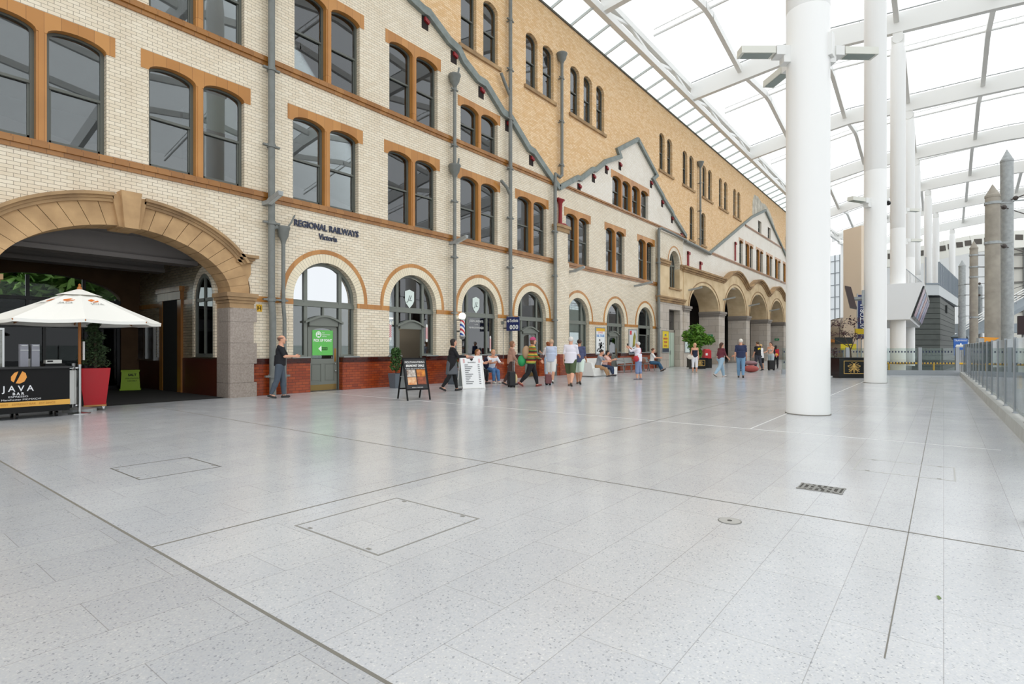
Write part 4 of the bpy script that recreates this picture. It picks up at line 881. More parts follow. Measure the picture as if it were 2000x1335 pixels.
# ================================================================ canopy: columns, beams, foil roof
COLS = [(-0.7, 2.15), (12.81, 2.22), (25.95, 2.12), (39.2, 2.1), (52.3, 2.1), (65.5, 2.1), (78.5, 1.4), (91.6, 0.8), (104.7, -1.0)]
CN = ['behind the camera', 'nearest thick white round column with three floodlights', 'second white round column standing between the black planter and the glass fence', 'third white round column rising through the display box', 'fourth white round column, half behind the display box',
      'fifth white round column of the canopy row', 'sixth white round column of the canopy row', 'seventh white round column of the canopy row', 'farthest white round column of the canopy row']
WCOL = M('column_paint', '#f0f0ee', 0.28)
def zb(Y, k=0):
    ys = [-24, -12, -4, 2.1, 6, 8.4, 10.6, 14.0]; zs = [16.5, 18.6, 19.5, 19.68, 19.82, 19.56, 19.25, 18.75]
    return float(np.interp(Y, ys, zs)) - (0.0 if k < 4 else (k - 3) * 0.12)
for k, (x, y) in enumerate(COLS):
    if k == 0: continue
    t = thing('column', CN[k], 'column', (x, y, 0), group='white canopy columns', kind='structure')
    zt = zb(y, k)
    rc = 0.41 if k == 1 else 0.38
    MB().lathe([(rc, 0.012), (rc, 8.3), (rc - 0.004, 8.31), (rc, 8.32), (rc, zt - 1.3), (rc - 0.06, zt - 0.7)], (x, y, 0), 40).build('shaft', WCOL, t, smooth=True)
    MB().lathe([(rc + 0.015, 0.0), (rc + 0.015, 0.014)], (x, y, 0), 40).build('base_ring', M('base_seal', '#77736b', 0.7), t)
    MB().box(x - 0.06, x + 0.06, y - 0.32, y + 0.32, zt - 0.8, zt - 0.15).tube([(x - 0.16, y, zt - 0.35), (x + 0.16, y, zt - 0.35)], 0.26, 18).box(x - 0.14, x + 0.14, y - 0.25, y + 0.25, zt - 0.3, zt + 0.1).build('pin_joint', WHITE, t)
BEND = [(-0.7, 14.0), (12.6, 14.0), (25.6, 14.0), (38.5, 14.0), (53.5, 14.0), (69.0, 14.0), (84.5, 13.8), (100, 13), (115, 10)]
def bx(k, Y):
    (xc, yc), (xg, yg) = COLS[k], BEND[k]
    return xc + (xg - xc) * (Y - yc) / (yg - yc)
BN = ['behind the camera', 'over the first column', 'over the second column', 'over the third column', 'over the fourth column', 'over the fifth column', 'over the sixth column', 'over the seventh column', 'over the last column']
BAY = ['before the first column', 'after the first column', 'after the second column', 'after the third column', 'after the fourth column', 'after the fifth column', 'after the sixth column', 'after the seventh column']
YS = [14.0, 12.4, 10.6, 8.4, 6, 4, 2.1, 0, -2.2, -4.4, -6.6, -9, -12, -16, -20, -24]
for k in range(9):
    mb = MB(); g = MB()
    for a, b in zip(YS, YS[1:]):
        P = []
        for zo in (0, 1.12):
            for Y, s in ((a, -1), (a, 1), (b, 1), (b, -1)): P.append((bx(k, Y) + s * 0.17, Y, zb(Y, k) + zo))
        mb.hexa(P)
        g.bar((bx(k, a), a, zb(a, k) + 1.3), (bx(k, b), b, zb(b, k) + 1.3), 0.05, 0.05)
        g.bar((bx(k, a), a, zb(a, k) + 1.1), (bx(k, a), a, zb(a, k) + 1.32), 0.03, 0.03, up=(1, 0, 0))
    t = thing('roof_beam', 'deep white curved roof beam %s' % BN[k], 'roof beam', (bx(k, 2), 2, zb(2, k)), group='white curved roof beams', kind='structure')
    mb.build('beam', WHITE, t); g.build('clamp_rail', M('clamp_rail_grey', '#8e918f', 0.5), t)
# edge girder along the wall head
for k in range(8):
    (xa, ya), (xb, yb_) = BEND[k], BEND[k + 1]; nS = 2
    L_ = lambda f, dy, z: (xa + (xb - xa) * f, ya + (yb_ - ya) * f + dy, z)
    t = thing('edge_girder', 'white lattice edge girder along the wall head, bay %s' % BAY[k], 'girder', L_(0.5, 0, 19), group='edge girder bays', kind='structure')
    dz = 0 if k < 5 else -0.3 * (k - 4)
    MB().bar(L_(0, 0, 18.85 + dz), L_(1, 0, 18.85 + dz), 0.3, 0.36).bar(L_(0, 0.1, 19.75 + dz), L_(1, 0.1, 19.75 + dz), 0.3, 0.34).build('chord', WHITE, t)
    wb = MB()
    for q in range(nS): wb.bar(L_(q / nS, 0, 18.9 + dz), L_((q + 0.5) / nS, 0.1, 19.7 + dz), 0.16, 0.16).bar(L_((q + 0.5) / nS, 0.1, 19.7 + dz), L_((q + 1) / nS, 0, 18.9 + dz), 0.16, 0.16)
    wb.build('lattice', WHITE, t)
gb = MB(); x = -3.0
while x < 82: gb.bar((x, D + 0.1, 18.24), (x, 14.05, 18.72), 0.06, 0.14); x += 1.85
gb.build('glazing_bars', M('glazing_bar_grey', '#c9cdcc', 0.4), kind='structure', label='row of slim grey glazing bars between wall top and girder', cat='glazing bars')
MB().add([(-4, D + 0.1, 18.33), (82, D + 0.1, 18.33), (82, 14.0, 18.83), (-4, 14.0, 18.83)], [(0, 1, 2, 3)]).build('edge_glazing', glassmat('roof_edge_glass', 0.97, 0.3), norm=False, kind='structure', label='clear sloping glass strip along the wall head', cat='glazing')
# purlins, mid-bay tubes and foil
PY = [10.75, 6.4, 2.15, -2.2, -6.6, -11, -15.5]
PL = ['nearest the brick wall', 'second from the brick wall', 'along the column line', 'first beyond the column line', 'second beyond the column line', 'third beyond the column line', 'outermost']
for j, Y in enumerate(PY):
    for k in range(0, 8):
        xa, xb = bx(k, Y), bx(k + 1, Y); z0, z1 = zb(Y, k) + 0.75, zb(Y, k + 1) + 0.75; zm = (z0 + z1) / 2 + 0.95; xm = (xa + xb) / 2
        MB().bar((xa, Y, z0), (xm - 0.6, Y, zm - 0.05), 0.26, 0.42).bar((xm - 0.65, Y, zm - 0.05), (xm + 0.65, Y, zm - 0.05), 0.26, 0.42).bar((xm + 0.6, Y, zm - 0.05), (xb, Y, z1), 0.26, 0.42).build('purlin', WHITE, kind='structure', group='white kinked purlins',
            label='white kinked purlin %s, roof bay %s' % (PL[j], BAY[k]) , cat='purlin')
for k in range(0, 8):
    mb = MB()
    X = lambda Y: (bx(k, Y) + bx(k + 1, Y)) / 2
    Z = lambda Y: (zb(Y, k) + zb(Y, k + 1)) / 2 + 1.75
    for a, b in zip(YS, YS[1:]):
        mb.tube([(X(a), a, Z(a)), (X(b), b, Z(b))], 0.08, 8).tube([(X(a), a, Z(a) + 0.38), (X(b), b, Z(b) + 0.38)], 0.035, 6)
        for q in (0.2, 0.6): Y = a + (b - a) * q; mb.tube([(X(Y), Y, Z(Y)), (X(Y), Y, Z(Y) + 0.38)], 0.02, 5)
    mb.build('gutter_tube', WHITE, kind='structure', group='mid bay ladder tubes', label='slim white ladder tube across the roof bay %s' % BAY[k], cat='roof tube')
    fo = MB(); vs = []; nx = 10
    for Y in YS:
        for q in range(nx + 1):
            f = q / nx; vs.append((bx(k, Y) + (bx(k + 1, Y) - bx(k, Y)) * f, Y, (zb(Y, k) * (1 - f) + zb(Y, k + 1) * f) + 1.38 + 0.95 * math.sin(PI * f)))
    fo.add(vs, [(r * (nx + 1) + q, r * (nx + 1) + q + 1, (r + 1) * (nx + 1) + q + 1, (r + 1) * (nx + 1) + q) for r in range(len(YS) - 1) for q in range(nx)])
    fo.build('roof_foil', FOIL, smooth=True, norm=False, kind='structure', group='translucent roof foils', label='translucent white roof foil of the bay %s' % BAY[k], cat='roof foil')
# column fittings
def colflood(cx, cy, z, ang, lab, L=0.7, s=1.0):
    t = thing('column_floodlight', lab, 'floodlight', (cx, cy, z), ang, group='floodlights on the columns')   # local +x points away from the shaft
    MB().box(0.37, 0.54, -0.1, 0.1, -0.2, 0.14).box(0.52, 0.7, -0.13, 0.13, -0.06, 0.13).build('bracket', WHITE, t, local=True)
    MB().hexa([(0.72, -0.13, -0.03), (0.72 + L, -0.13, -0.03), (0.72 + L, 0.13, -0.03), (0.72, 0.13, -0.03), (0.72, -0.12, 0.12), (0.72 + L, -0.12, 0.12), (0.72 + L, 0.12, 0.12), (0.72, 0.12, 0.12)]).build('housing', M('fitting_cream', '#dcdcd2', 0.4), t, local=True)
    MB().box(0.78, 0.66 + L, -0.1, 0.1, -0.04, -0.025).build('lens', M('lens_green_grey', '#8e9a94', 0.2), t, local=True)
colflood(12.81, 2.22, 7.44, math.radians(128), 'floodlight on the left of the nearest column'); colflood(12.81, 2.22, 7.44, math.radians(45), 'floodlight pointing away behind the left edge of the nearest column'); colflood(12.81, 2.22, 7.44, math.radians(-50), 'floodlight on the right of the nearest column')
jb = tag(MB().box(-0.1, 0.1, -0.47, -0.36, 0, 0.46).build('junction_box', WHITE, local=True), 'white upright junction box on the nearest column', 'box')
jb.location = (12.81, 2.22, 7.25); jb.rotation_euler = (0, 0, math.radians(-5))
colflood(25.95, 2.12, 7.05, math.radians(150), 'floodlight on the left of the second column'); colflood(39.2, 2.1, 9.4, math.radians(-40), 'upper floodlight on the right of the third column'); colflood(39.2, 2.1, 7.6, math.radians(-48), 'lower floodlight on the right of the third column')
t = thing('cctv_camera', 'small dome camera on the right side of the second column', 'camera', (26.2, 1.75, 7.1))
MB().ball((26.35, 1.72, 7.08), 0.09).build('dome', BLACKG, t, smooth=True); MB().box(26.12, 26.42, 1.68, 1.8, 7.14, 7.24).build('mount', WHITE, t)
# ================================================================ glass balustrade on the right
def ky(X): return -0.6 - 0.0115 * (36.7 - X)
t = thing('balustrade', 'long glass balustrade with slim grey posts on a pale kerb along the right edge', 'balustrade', (22, -0.85, 0))
X0, X1 = 6.5, 35.2
KERB = M('kerb_concrete', '#b9bab6', 0.7, var=0.1, vs=3)
MB().hexa([(X0, ky(X0) - 0.3, 0), (X1, ky(X1) - 0.3, 0), (X1, ky(X1), 0), (X0, ky(X0), 0), (X0, ky(X0) - 0.3, 0.19), (X1, ky(X1) - 0.3, 0.19), (X1, ky(X1) - 0.02, 0.19), (X0, ky(X0) - 0.02, 0.19)]).build('kerb', KERB, t)
px = [8.5 + 1.62 * i for i in range(17)]
for i, x in enumerate(px):
    y = ky(x) - 0.14
    MB().box(x - 0.035, x + 0.035, y - 0.022, y + 0.022, 0.19, 1.55).box(x - 0.05, x + 0.05, y - 0.04, y + 0.04, 0.19, 0.205).build('post', RAILG, t)
    if i < len(px) - 1:
        b = px[i + 1]; MB().hexa([(x + 0.04, y - 0.006, 0.24), (b - 0.04, ky(b) - 0.146, 0.24), (b - 0.04, ky(b) - 0.134, 0.24), (x + 0.04, y + 0.006, 0.24), (x + 0.04, y - 0.006, 1.53), (b - 0.04, ky(b) - 0.146, 1.53), (b - 0.04, ky(b) - 0.134, 1.53), (x + 0.04, y + 0.006, 1.53)]).build('glass_panel', GLASSB, t)
# cross fence
t = thing('glass_fence', 'low glass fence with blue marker dots across the far end of the concourse', 'fence', (34, 2, 0))
FA, FB = Vector((35.35, -0.6, 0)), Vector((31.6, 6.7, 0)); fd = (FB - FA).normalized()
def fbar(a, b, z0, z1, th): 
    p = FA + fd * a; q = FA + fd * b; n_ = Vector((-fd.y, fd.x, 0)) * th / 2
    return [p - n_ + Vector((0, 0, z0)), q - n_ + Vector((0, 0, z0)), q + n_ + Vector((0, 0, z0)), p + n_ + Vector((0, 0, z0)), p - n_ + Vector((0, 0, z1)), q - n_ + Vector((0, 0, z1)), q + n_ + Vector((0, 0, z1)), p + n_ + Vector((0, 0, z1))]
FL = (FB - FA).length
MB().hexa(fbar(0, FL, 0, 0.25, 0.14)).build('base_rail', RAILG, t)
s = 0.0; 
while s < FL:
    MB().hexa(fbar(s, s + 0.16, 0.2, 1.4, 0.1)).build('post', RAILG, t)
    e = min(s + 1.66, FL)
    MB().hexa(fbar(s + 0.16, e, 0.25, 1.36, 0.012)).build('glass_panel', GLASSB, t)
    dm = MB()
    for z in (1.18, 0.62):
        q = s + 0.3
        while q < e - 0.05: dm.hexa(fbar(q, q + 0.05, z - 0.045, z + 0.045, 0.02)); q += 0.14
    dm.build('marker_dots', M('marker_blue', '#25304f', 0.5), t)
    s += 1.66
t = thing('yellow_barrier', 'yellow tubular barrier on the platform edge behind the glass fence', 'barrier', (39, 1, -0.65))
yb2 = MB(); P0, P1 = Vector((40.3, -1.6, 0.5)), Vector((37.2, 5.2, 0.5))
yb2.tube([P0, P1], 0.05); 
for f in (0.02, 0.3, 0.6, 0.98): q = P0.lerp(P1, f); yb2.tube([q, (q.x, q.y, -0.65)], 0.04)
yb2.build('rail', YEL, t); 
MB().hexa([(37.8, -9, -0.65), (38.1, -9, -0.65), (36.2, 6.4, -0.65), (35.7, 6.4, -0.65), (37.8, -9, 0.0), (38.1, -9, 0.0), (36.2, 6.4, 0.0), (35.7, 6.4, 0.0)]).build('trim_17', YEL, kind='structure', label='yellow platform edge line beyond the glass fence', cat='edge line')
# ================================================================ structures beyond the fence
def at(u, t_, v=None, z=None):          # survey point: photo column, distance along the view axis, height
    a = (u - 1000) / 1080; th = math.atan2(843, 1080); c, s = math.cos(th), math.sin(th)
    return Vector((t_ * (c + a * s), t_ * (s - a * c), z if z is not None else 1.35 + t_ * (680 - v) / 1080))
t = thing('display_box', 'long white wedge-shaped box under the canopy carrying slanted departure screens', 'display box', (46, 2, 3))
sec = [(3.7, 5.02), (0.86, 5.02), (1.5, 2.98), (3.7, 2.98)]
MB().prism(sec, (), lambda a, b, d: (d, a, b), 38.2, 54).build('casing', M('box_white', '#e9ebec', 0.5), t)
n_ = Vector((0, -(5.02 - 2.98), -(1.5 - 0.86))).normalized()
for i in range(5):
    a = 38.5 + i * 3.0; scm = ('#a8405a', '#3f78b8', '#b85a3a', '#5a6aa8', '#7a5a8a')[i]
    lo, hi = Vector((0, 1.45, 3.14)), Vector((0, 0.93, 4.85)); p = [Vector((a, lo.y, lo.z)), Vector((a + 2.8, lo.y, lo.z)), Vector((a + 2.8, hi.y, hi.z)), Vector((a, hi.y, hi.z))]
    sc_ = MB().hexa([q for q in p] + [q + n_ * 0.1 for q in p]).build('screen_case', BLACKG, t)
    r = [q + n_ * 0.102 for q in (p[0].lerp(p[2], 0.06), p[1].lerp(p[3], 0.06), p[2].lerp(p[0], 0.06), p[3].lerp(p[1], 0.06))]
    MB().hexa(r + [q + n_ * 0.004 for q in r]).build('screen', M('screen_%d' % i, scm, 0.2, hx2='#c9c2d6', vs=1.5, emit=0.0), sc_)
t = thing('walkway_railing', 'thin grey wire railing on top of the white display box', 'railing', (42, 1.5, 5.0))
wr = MB(); A, B = at(1770, 32.5, 557), Vector((50, 1.1, 5))
for f in [q / 14 for q in range(15)]: p = A.lerp(B, f); wr.tube([(p.x, p.y, 5.02), (p.x, p.y, 6.0)], 0.014, 5)
for z in (6.0, 5.15): wr.tube([(A.x, A.y, z), (B.x, B.y, z)], 0.025, 6)
wr.build('rails', RAILG, t)
# slatted cabin
t = thing('slatted_cabin', 'dark grey slatted cabin with a pale roof edge and grey parapet beyond the glass fence', 'cabin', (66, 0.5, -0.65))
A, B, C = at(1781, 48, z=0), at(1836, 48, z=0), at(1865, 61, z=0); E_ = C + Vector((-0.6, 1.1, 0)); F_ = Vector((63.3, 1.35, 0))
FP = (A, B, C, E_, F_)
SL = M('slat_grey', '#4a4f4b', 0.6, var=0.1, vs=2); sm = MB(); z = -0.65
while z < 5.7:
    sm.hp([(p.x, p.y) for p in FP], z, z + 0.42); z += 0.46
sm.build('slat_cladding', SL, t)
ce = sum(FP, Vector()) / 5; MB().hp([(p.x, p.y) for p in [q.lerp(ce, 0.012) for q in FP]], -0.65, 5.9).build('wall_core', M('slat_gap', '#24272a', 0.8), t)
ou = [at(1808, 47.5, z=0), at(1834, 47.5, z=0), at(1873.5, 61, z=0)]
MB().hp([(ou[0].x, ou[0].y), (ou[1].x, ou[1].y), (ou[2].x, ou[2].y), (E_.x, E_.y + 0.2), (F_.x, F_.y)], 5.92, 6.85).build('roof_edge', M('roof_edge_pale', '#c3c8ca', 0.5), t)
pa = MB(); p, q = ou[1], ou[2]; pa.bar((p.x, p.y, 7.75), (q.x, q.y, 7.75), 0.06, 1.9)
for f in [k / 24 for k in range(25)]: r = p.lerp(q, f); pa.box(r.x - 0.05, r.x + 0.05, r.y - 0.07, r.y + 0.07, 6.8, 8.78)
pa.bar((ou[0].x, ou[0].y, 6.9), (p.x, p.y, 6.9), 0.1, 0.14)
pa.build('parapet', M('parapet_grey', '#8b949c', 0.5), t)
g_ = B.lerp(C, 0.35); MB().box(g_.x - 0.9, g_.x + 0.9, g_.y - 0.09, g_.y + 0.15, 4.7, 5.4).build('vent', M('vent_grey', '#2c2f2e', 0.6), t)
MB().box(ou[0].x, ou[0].x + 0.1, ou[0].y - 0.05, ou[0].y + 0.05, 6.9, 9.2).build('corner_post', RAILG, t)
# masts
def mast(u, dist, v_top, r, mat, lab, arms=()):
    p = at(u, dist, v_top); t = thing('tram_mast', lab, 'mast', (p.x, p.y, -0.65), group='overhead line masts beyond the balustrade')
    MB().lathe([(r * 1.08, -0.65), (r, p.z - 0.5), (r * 1.06, p.z - 0.5), (r * 1.06, p.z - 0.42), (r * 0.95, p.z - 0.4), (0.01, p.z)], (p.x, p.y, 0), 18).build('shaft', mat, t, smooth=True)
    for i, z in enumerate(arms):
        bd = MB().lathe([(r * 1.12, -0.05), (r * 1.12, 0.05)], (p.x, p.y, z), 16).bar((p.x - r * 0.9, p.y + r * 1.1, z), (p.x + r * 1.2 * .8, p.y - r * 2.6, z), 0.05, 0.05)
        bd.build('band', GALV, t)
    return p
p4 = mast(1938.5, 21, 360, 0.225, CONC, 'thick weathered concrete mast, second from the right', (5.35, 6.85))
p5 = mast(1966.5, 22, 292, 0.205, GALV, 'tall galvanised mast, rightmost of the mast group', (7.2,))
p2 = mast(1902, 33, 470, 0.2, CONC, 'slim concrete mast left of the thick weathered one', (3.2, 5.6, 6.2, 6.9))
p1 = mast(1879, 42, 508, 0.22, GALV, 'leftmost mast, standing beside the slatted cabin', (3.8, 4.6, 5.4, 6.2)); p3 = mast(1914.5, 52, 551, 0.17, GALV, 'thin far mast between the two concrete masts', (5.2, 6.0))
for i, (pa_, pb_, z0, z1) in enumerate(((p4, at(2040, 24, z=0), 6.85, 6.9), (p4, at(2040, 24, z=0), 5.35, 5.3), (p2, at(2060, 30, z=0), 6.2, 5.7), (p2, at(2060, 30, z=0), 6.9, 6.4), (p1, at(2080, 34, z=0), 5.4, 4.6), (p1, at(2080, 34, z=0), 6.2, 5.6), (p3, at(2060, 40, z=0), 6.0, 6.6), (p5, at(2060, 20, z=0), 7.2, 7.3))):
    tag(MB().tube([(pa_.x, pa_.y, z0), (pb_.x, pb_.y, z1)], 0.02, 6).ball(((pa_.x * 0.8 + pb_.x * 0.2), (pa_.y * 0.8 + pb_.y * 0.2), z0 * 0.8 + z1 * 0.2), 0.09, 8, 6).build('overhead_wire', M('wire_dark', '#4c4440', 0.6)), 'dark overhead wire with insulator, %s run from its mast' % ('thick mast upper', 'thick mast lower', 'slim mast lower', 'slim mast upper', 'leftmost mast lower', 'leftmost mast upper', 'thin far mast', 'tall mast')[i], 'wire')
t = thing('tram_sign', 'blue tram stop sign with a white tram symbol above the fence corner', 'sign', at(1876, 31, z=-0.65))
q = at(1876, 31, z=0); RS = (PI / 2, 0, math.radians(-52)); t.rotation_euler = (0, 0, math.radians(-52)); t.location.z = 0
MB().box(-0.39, 0.39, -0.02, 0.02, 1.27, 1.9).box(-0.37, -0.25, -0.02, 0.02, 0.95, 1.28).build('board', M('tram_blue', '#1f5fb4', 0.4), t, local=True); MB().tube([(0, 0.04, 0), (0, 0.04, 1.9)], 0.04).build('post', RAILG, t, local=True)
MB().box(-0.26, 0.26, -0.026, -0.02, 1.42, 1.56).box(-0.3, 0.3, -0.026, -0.02, 1.44, 1.5).box(-0.04, 0.04, -0.026, -0.02, 1.56, 1.64).build('tram_symbol', WL, t, local=True); text('TRAMWAY', 0.15, WL, t, (0, -0.024, 1.79), ext=0.001, local=True, name='wording')
t = thing('orange_boom', 'orange wedge panel on a dark bracket just above the balustrade', 'panel', at(1935, 19, 668))
P = [at(1920, 19, 658), at(1953, 19, 659), at(1945, 19, 663), at(1920, 19, 673)]; k = Vector((0.1, 0.08, 0))
MB().add([p for p in P] + [p + k for p in P], [(0, 1, 2, 3), (7, 6, 5, 4), (0, 4, 5, 1), (1, 5, 6, 2), (2, 6, 7, 3), (3, 7, 4, 0)]).build('wedge', M('plant_orange', '#e0941c', 0.5), t); MB().bar(at(1909, 19, 664), at(1920, 19, 664), 0.1, 0.14).tube([at(1921, 19.2, 668), at(1921, 19.2, z=-0.65)], 0.05).build('bracket', GALV, t)
t = thing('signal_head', 'dark red signal head cut by the right edge of the picture', 'signal', at(1998, 20, z=-0.65))
q = at(1999, 20, z=0); MB().box(q.x - 0.16, q.x + 0.16, q.y - 0.16, q.y + 0.16, 1.85, 2.52).build('housing', M('signal_housing', '#2a1416', 0.5), t); MB().tube([(q.x, q.y, -0.65), (q.x, q.y, 1.9)], 0.05).build('post', GALV, t)
for z in (2.02, 2.34): MB().ball((q.x - 0.13, q.y - 0.1, z), 0.07).build('lens', M('signal_red', '#5a1a1c', 0.2), t, smooth=True)
# footbridge, stairs, far buildings
DK = M('deck_grey', '#8f989f', 0.6)
a, b = at(1866, 65, z=0), at(2080, 65, z=0)
tag(MB().bar((a.x, a.y, 3.7), (b.x, b.y, 3.7), 2.0, 1.05).bar((a.x, a.y, 2.3), (b.x, b.y, 2.3), 1.6, 0.5).build('footbridge_deck', DK), 'grey footbridge deck crossing behind the masts', 'footbridge')
t = thing('stair_rails', 'white sloping stair handrails rising to the right behind the masts', 'stairs', at(1940, 47, z=2))
sr = MB()
for dz in (0, 0.3, 0.6, 0.9):
    for dt in (0, 1.6): sr.tube([at(1874, 47 + dt, 650 - dz * 16), at(2060, 47 + dt, 545 - dz * 16)], 0.045, 6)
sr.build('handrail', WHITE, t)
MB().bar(at(1874, 48, 660), at(2060, 48, 560), 1.8, 0.3).build('stringer', DK, t)
sp_ = MB()
for q in range(12): u = 1880 + q * 15; v = 650 - (u - 1874) * 0.5645; sp_.tube([at(u, 47, v + 6), at(u, 47, v - 16)], 0.03, 5)
sp_.build('baluster', RAILG, t)
WALLF = M('far_white_wall', '#eef0f1', 0.8); 
a, b = at(1690, 88, z=0), at(1958, 88, z=0)
MB().bar((a.x, a.y, 8), (b.x, b.y, 8), 0.5, 18).build('wall_far', WALLF, kind='structure', label='large plain white wall closing the view beyond the masts', cat='wall')
a, b = at(1956, 86, z=0), at(2120, 80, z=0)
t = thing('grid_wall', 'pale far wall with dark glazing grid at the right edge', 'wall', at(2000, 84, z=0), kind='structure')
MB().bar((a.x, a.y, 9), (b.x, b.y, 9), 0.4, 19).build('panel', M('far_beige_wall', '#d9d7cf', 0.8), t)
gm = MB()
for z in (7, 9.2, 11.4, 13.6, 15.8): gm.bar((a.x, a.y, z), (b.x, b.y, z), 0.9, 0.12)
for f in (0.12, 0.32, 0.55): p = a.lerp(b, f); gm.box(p.x - 0.5, p.x + 0.5, p.y - 0.5, p.y + 0.5, 6, 18) if f == 0.32 else None
gm.build('grid', M('grid_dark', '#6a6a66', 0.6), t)
t = thing('far_canopy', 'curved white fascia with a row of dark slots above the far white wall', 'fascia', at(1900, 84, 480))
cp = [at(u, 84, v) for u, v in ((1690, 508), (1780, 502), (1840, 488), (1890, 478), (1950, 470), (2010, 466), (2080, 464))]
cm = MB(); cs = MB()
for p, q in zip(cp, cp[1:]): cm.bar(p, q, 1.2, 2.6)
for i in range(len(cp) - 1):
    for f in (0.1, 0.43, 0.76): p = cp[i].lerp(cp[i + 1], f); q = cp[i].lerp(cp[i + 1], f + 0.25); cs.bar(p + Vector((0, 0, 0.3)), q + Vector((0, 0, 0.2)), 1.3, 0.8)
cm.build('fascia', M('fascia_cream', '#e3e2da', 0.7), t); cs.build('slot', M('slot_dark', '#55504a', 0.8), t)
t = thing('lattice_window', 'tall gridded end window at the far left of the white columns', 'window wall', at(1632, 95, z=0), kind='structure')
a, b = at(1560, 100, z=0), at(1642, 92, z=0); MB().bar((a.x, a.y, 11), (b.x, b.y, 11), 0.1, 12).build('pane', M('far_daylight_glass', '#e8edf0', 0.2), t)
lg = MB()
for z in (6, 8, 10, 12, 14, 16): lg.bar((a.x, a.y, z), (b.x, b.y, z), 0.3, 0.1)
for f in [q / 9 for q in range(10)]: p = a.lerp(b, f); lg.box(p.x - 0.06, p.x + 0.06, p.y - 0.2, p.y + 0.2, 5, 17)
lg.build('mullions', M('far_mullion', '#8e9498', 0.5), t)
for i, (u, d_) in enumerate(((1649, 88), (1658, 96))):
    p = at(u, d_, z=0); tag(MB().lathe([(0.55, -0.65), (0.55, 18.0)], (p.x, p.y, 0), 20).build('far_column', WCOL, smooth=True), ('nearer', 'farther')[i] + ' white column in front of the far gridded window', 'column')
p = at(1679, 50, z=0); t = thing('clad_tower', 'tall beige clad shaft behind the second column', 'shaft', (p.x, p.y, 0), math.radians(-40))
MB().box(-0.8, 1.2, -1, 1, -0.65, 12.2).build('cladding', M('beige_clad', '#ead8c2', 0.6), t, local=True); MB().box(-0.42, -0.4, -1.01, -1, 0, 12.2).build('seam', M('seam_dark', '#8a7660', 0.6), t, local=True)
p = at(1684, 46, z=0); t = thing('banner', 'dark blue hanging banner in front of the beige shaft', 'banner', (p.x, p.y, 1.9), math.radians(-52))
MB().box(-0.35, 0.4, -0.02, 0.02, 2.2, 5.8).build('cloth', M('banner_blue', '#2c3768', 0.7), t, local=True); MB().tube([(-0.4, 0, 0), (-0.4, 0, 5.9)], 0.05).build('pole', RAILG, t, local=True); t.location.z = 0
text('VICTORIA', 0.55, WL, t, (0.02, -0.03, 4.0), (PI / 2, -PI / 2, 0), ext=0.002, local=True, name='wording', sx=0.9)
p = at(1646, 72, z=0); t = thing('glazed_dome', 'brown ribbed dome roof of a kiosk in the far hall', 'dome', (p.x, p.y, 0))
dr = [(2.9 * math.cos(a), 2.6 + 2.7 * math.sin(a)) for a in [PI / 2 * q / 8 for q in range(9)]]; dr[-1] = (0.05, 5.3)
MB().lathe([(2.8, -0.65), (2.8, 2.4), (3.1, 2.4), (3.1, 2.6)] + dr, (p.x, p.y, 0), 28).build('dome_shell', M('dome_bronze', '#8a7a66', 0.5), t, smooth=True)
rb = MB()
for q in range(14): g = 2 * PI * q / 14; rb.tube([(p.x + (r + 0.03) * math.cos(g), p.y + (r + 0.03) * math.sin(g), z) for r, z in dr], 0.05, 5)
rb.build('ribs', M('dome_rib', '#5a4f42', 0.6), t)
MB().lathe([(3.15, 2.1), (3.15, 2.5)], (p.x, p.y, 0), 28).build('fascia', M('dome_orange', '#b87838', 0.6), t)
a, b = at(1600, 84, z=0), at(1700, 84, z=0)
MB().bar((a.x, a.y, 2.5), (b.x, b.y, 2.5), 0.4, 5.2).build('wall_far_hall', M('far_hall_wall', '#b7b0a4', 0.8, var=0.3, vs=0.4), kind='structure', label='mottled wall of the far hall behind the dome', cat='wall')
for i, (u, d_, v, w_, h_, hx, lab) in enumerate(((1657, 40, 677, 1.1, 0.42, '#e3cf1f', 'small yellow sign with a loop mark behind the dark-leaved tree'), (1683, 40, 647, 1.0, 0.4, '#e5c51c', 'upper yellow sign behind the dark-leaved tree'), (1648, 41, 665, 1.3, 0.5, '#1c2224', 'dark oval notice behind the dark-leaved tree'))):
    p = at(u, d_, v); t = thing('overhead_sign', lab, 'sign', (p.x, p.y, 0), math.radians(-52)); MB().box(-w_ / 2, w_ / 2, -0.03, 0.03, p.z - h_ / 2, p.z + h_ / 2).build('panel', M('far_sign_%d' % i, hx, 0.5), t, local=True)
    MB().tube([(0, 0.04, 0), (0, 0.04, p.z)], 0.04).build('post', GALV, t, local=True)
    if i == 0: MB().tube([(0.15 + 0.1 * math.cos(q), -0.04, p.z + 0.12 * math.sin(q)) for q in [k * 0.6 for k in range(9)]], 0.02, 5).build('loop_mark', BLACK, t, local=True)
# departure screen on the second column
t = thing('departure_screen', 'tilted dark double-sided screen bracketed to the left of the second column', 'screen', (25.95, 2.12, 3.35), math.radians(97))
MB().hexa([(0.62, -0.5, -0.42), (0.85, -0.5, -0.36), (0.85, 0.5, -0.36), (0.62, 0.5, -0.42), (0.82, -0.5, 0.42), (1.03, -0.5, 0.48), (1.03, 0.5, 0.48), (0.82, 0.5, 0.42)]).build('casing', M('screen_casing', '#3a2a28', 0.4), t, local=True)
MB().box(0.4, 0.9, -0.65, 0.06, -0.05, 0.05).box(0.36, 0.45, -0.15, 0.15, -0.3, 0.3).build('bracket', GALV, t, local=True)
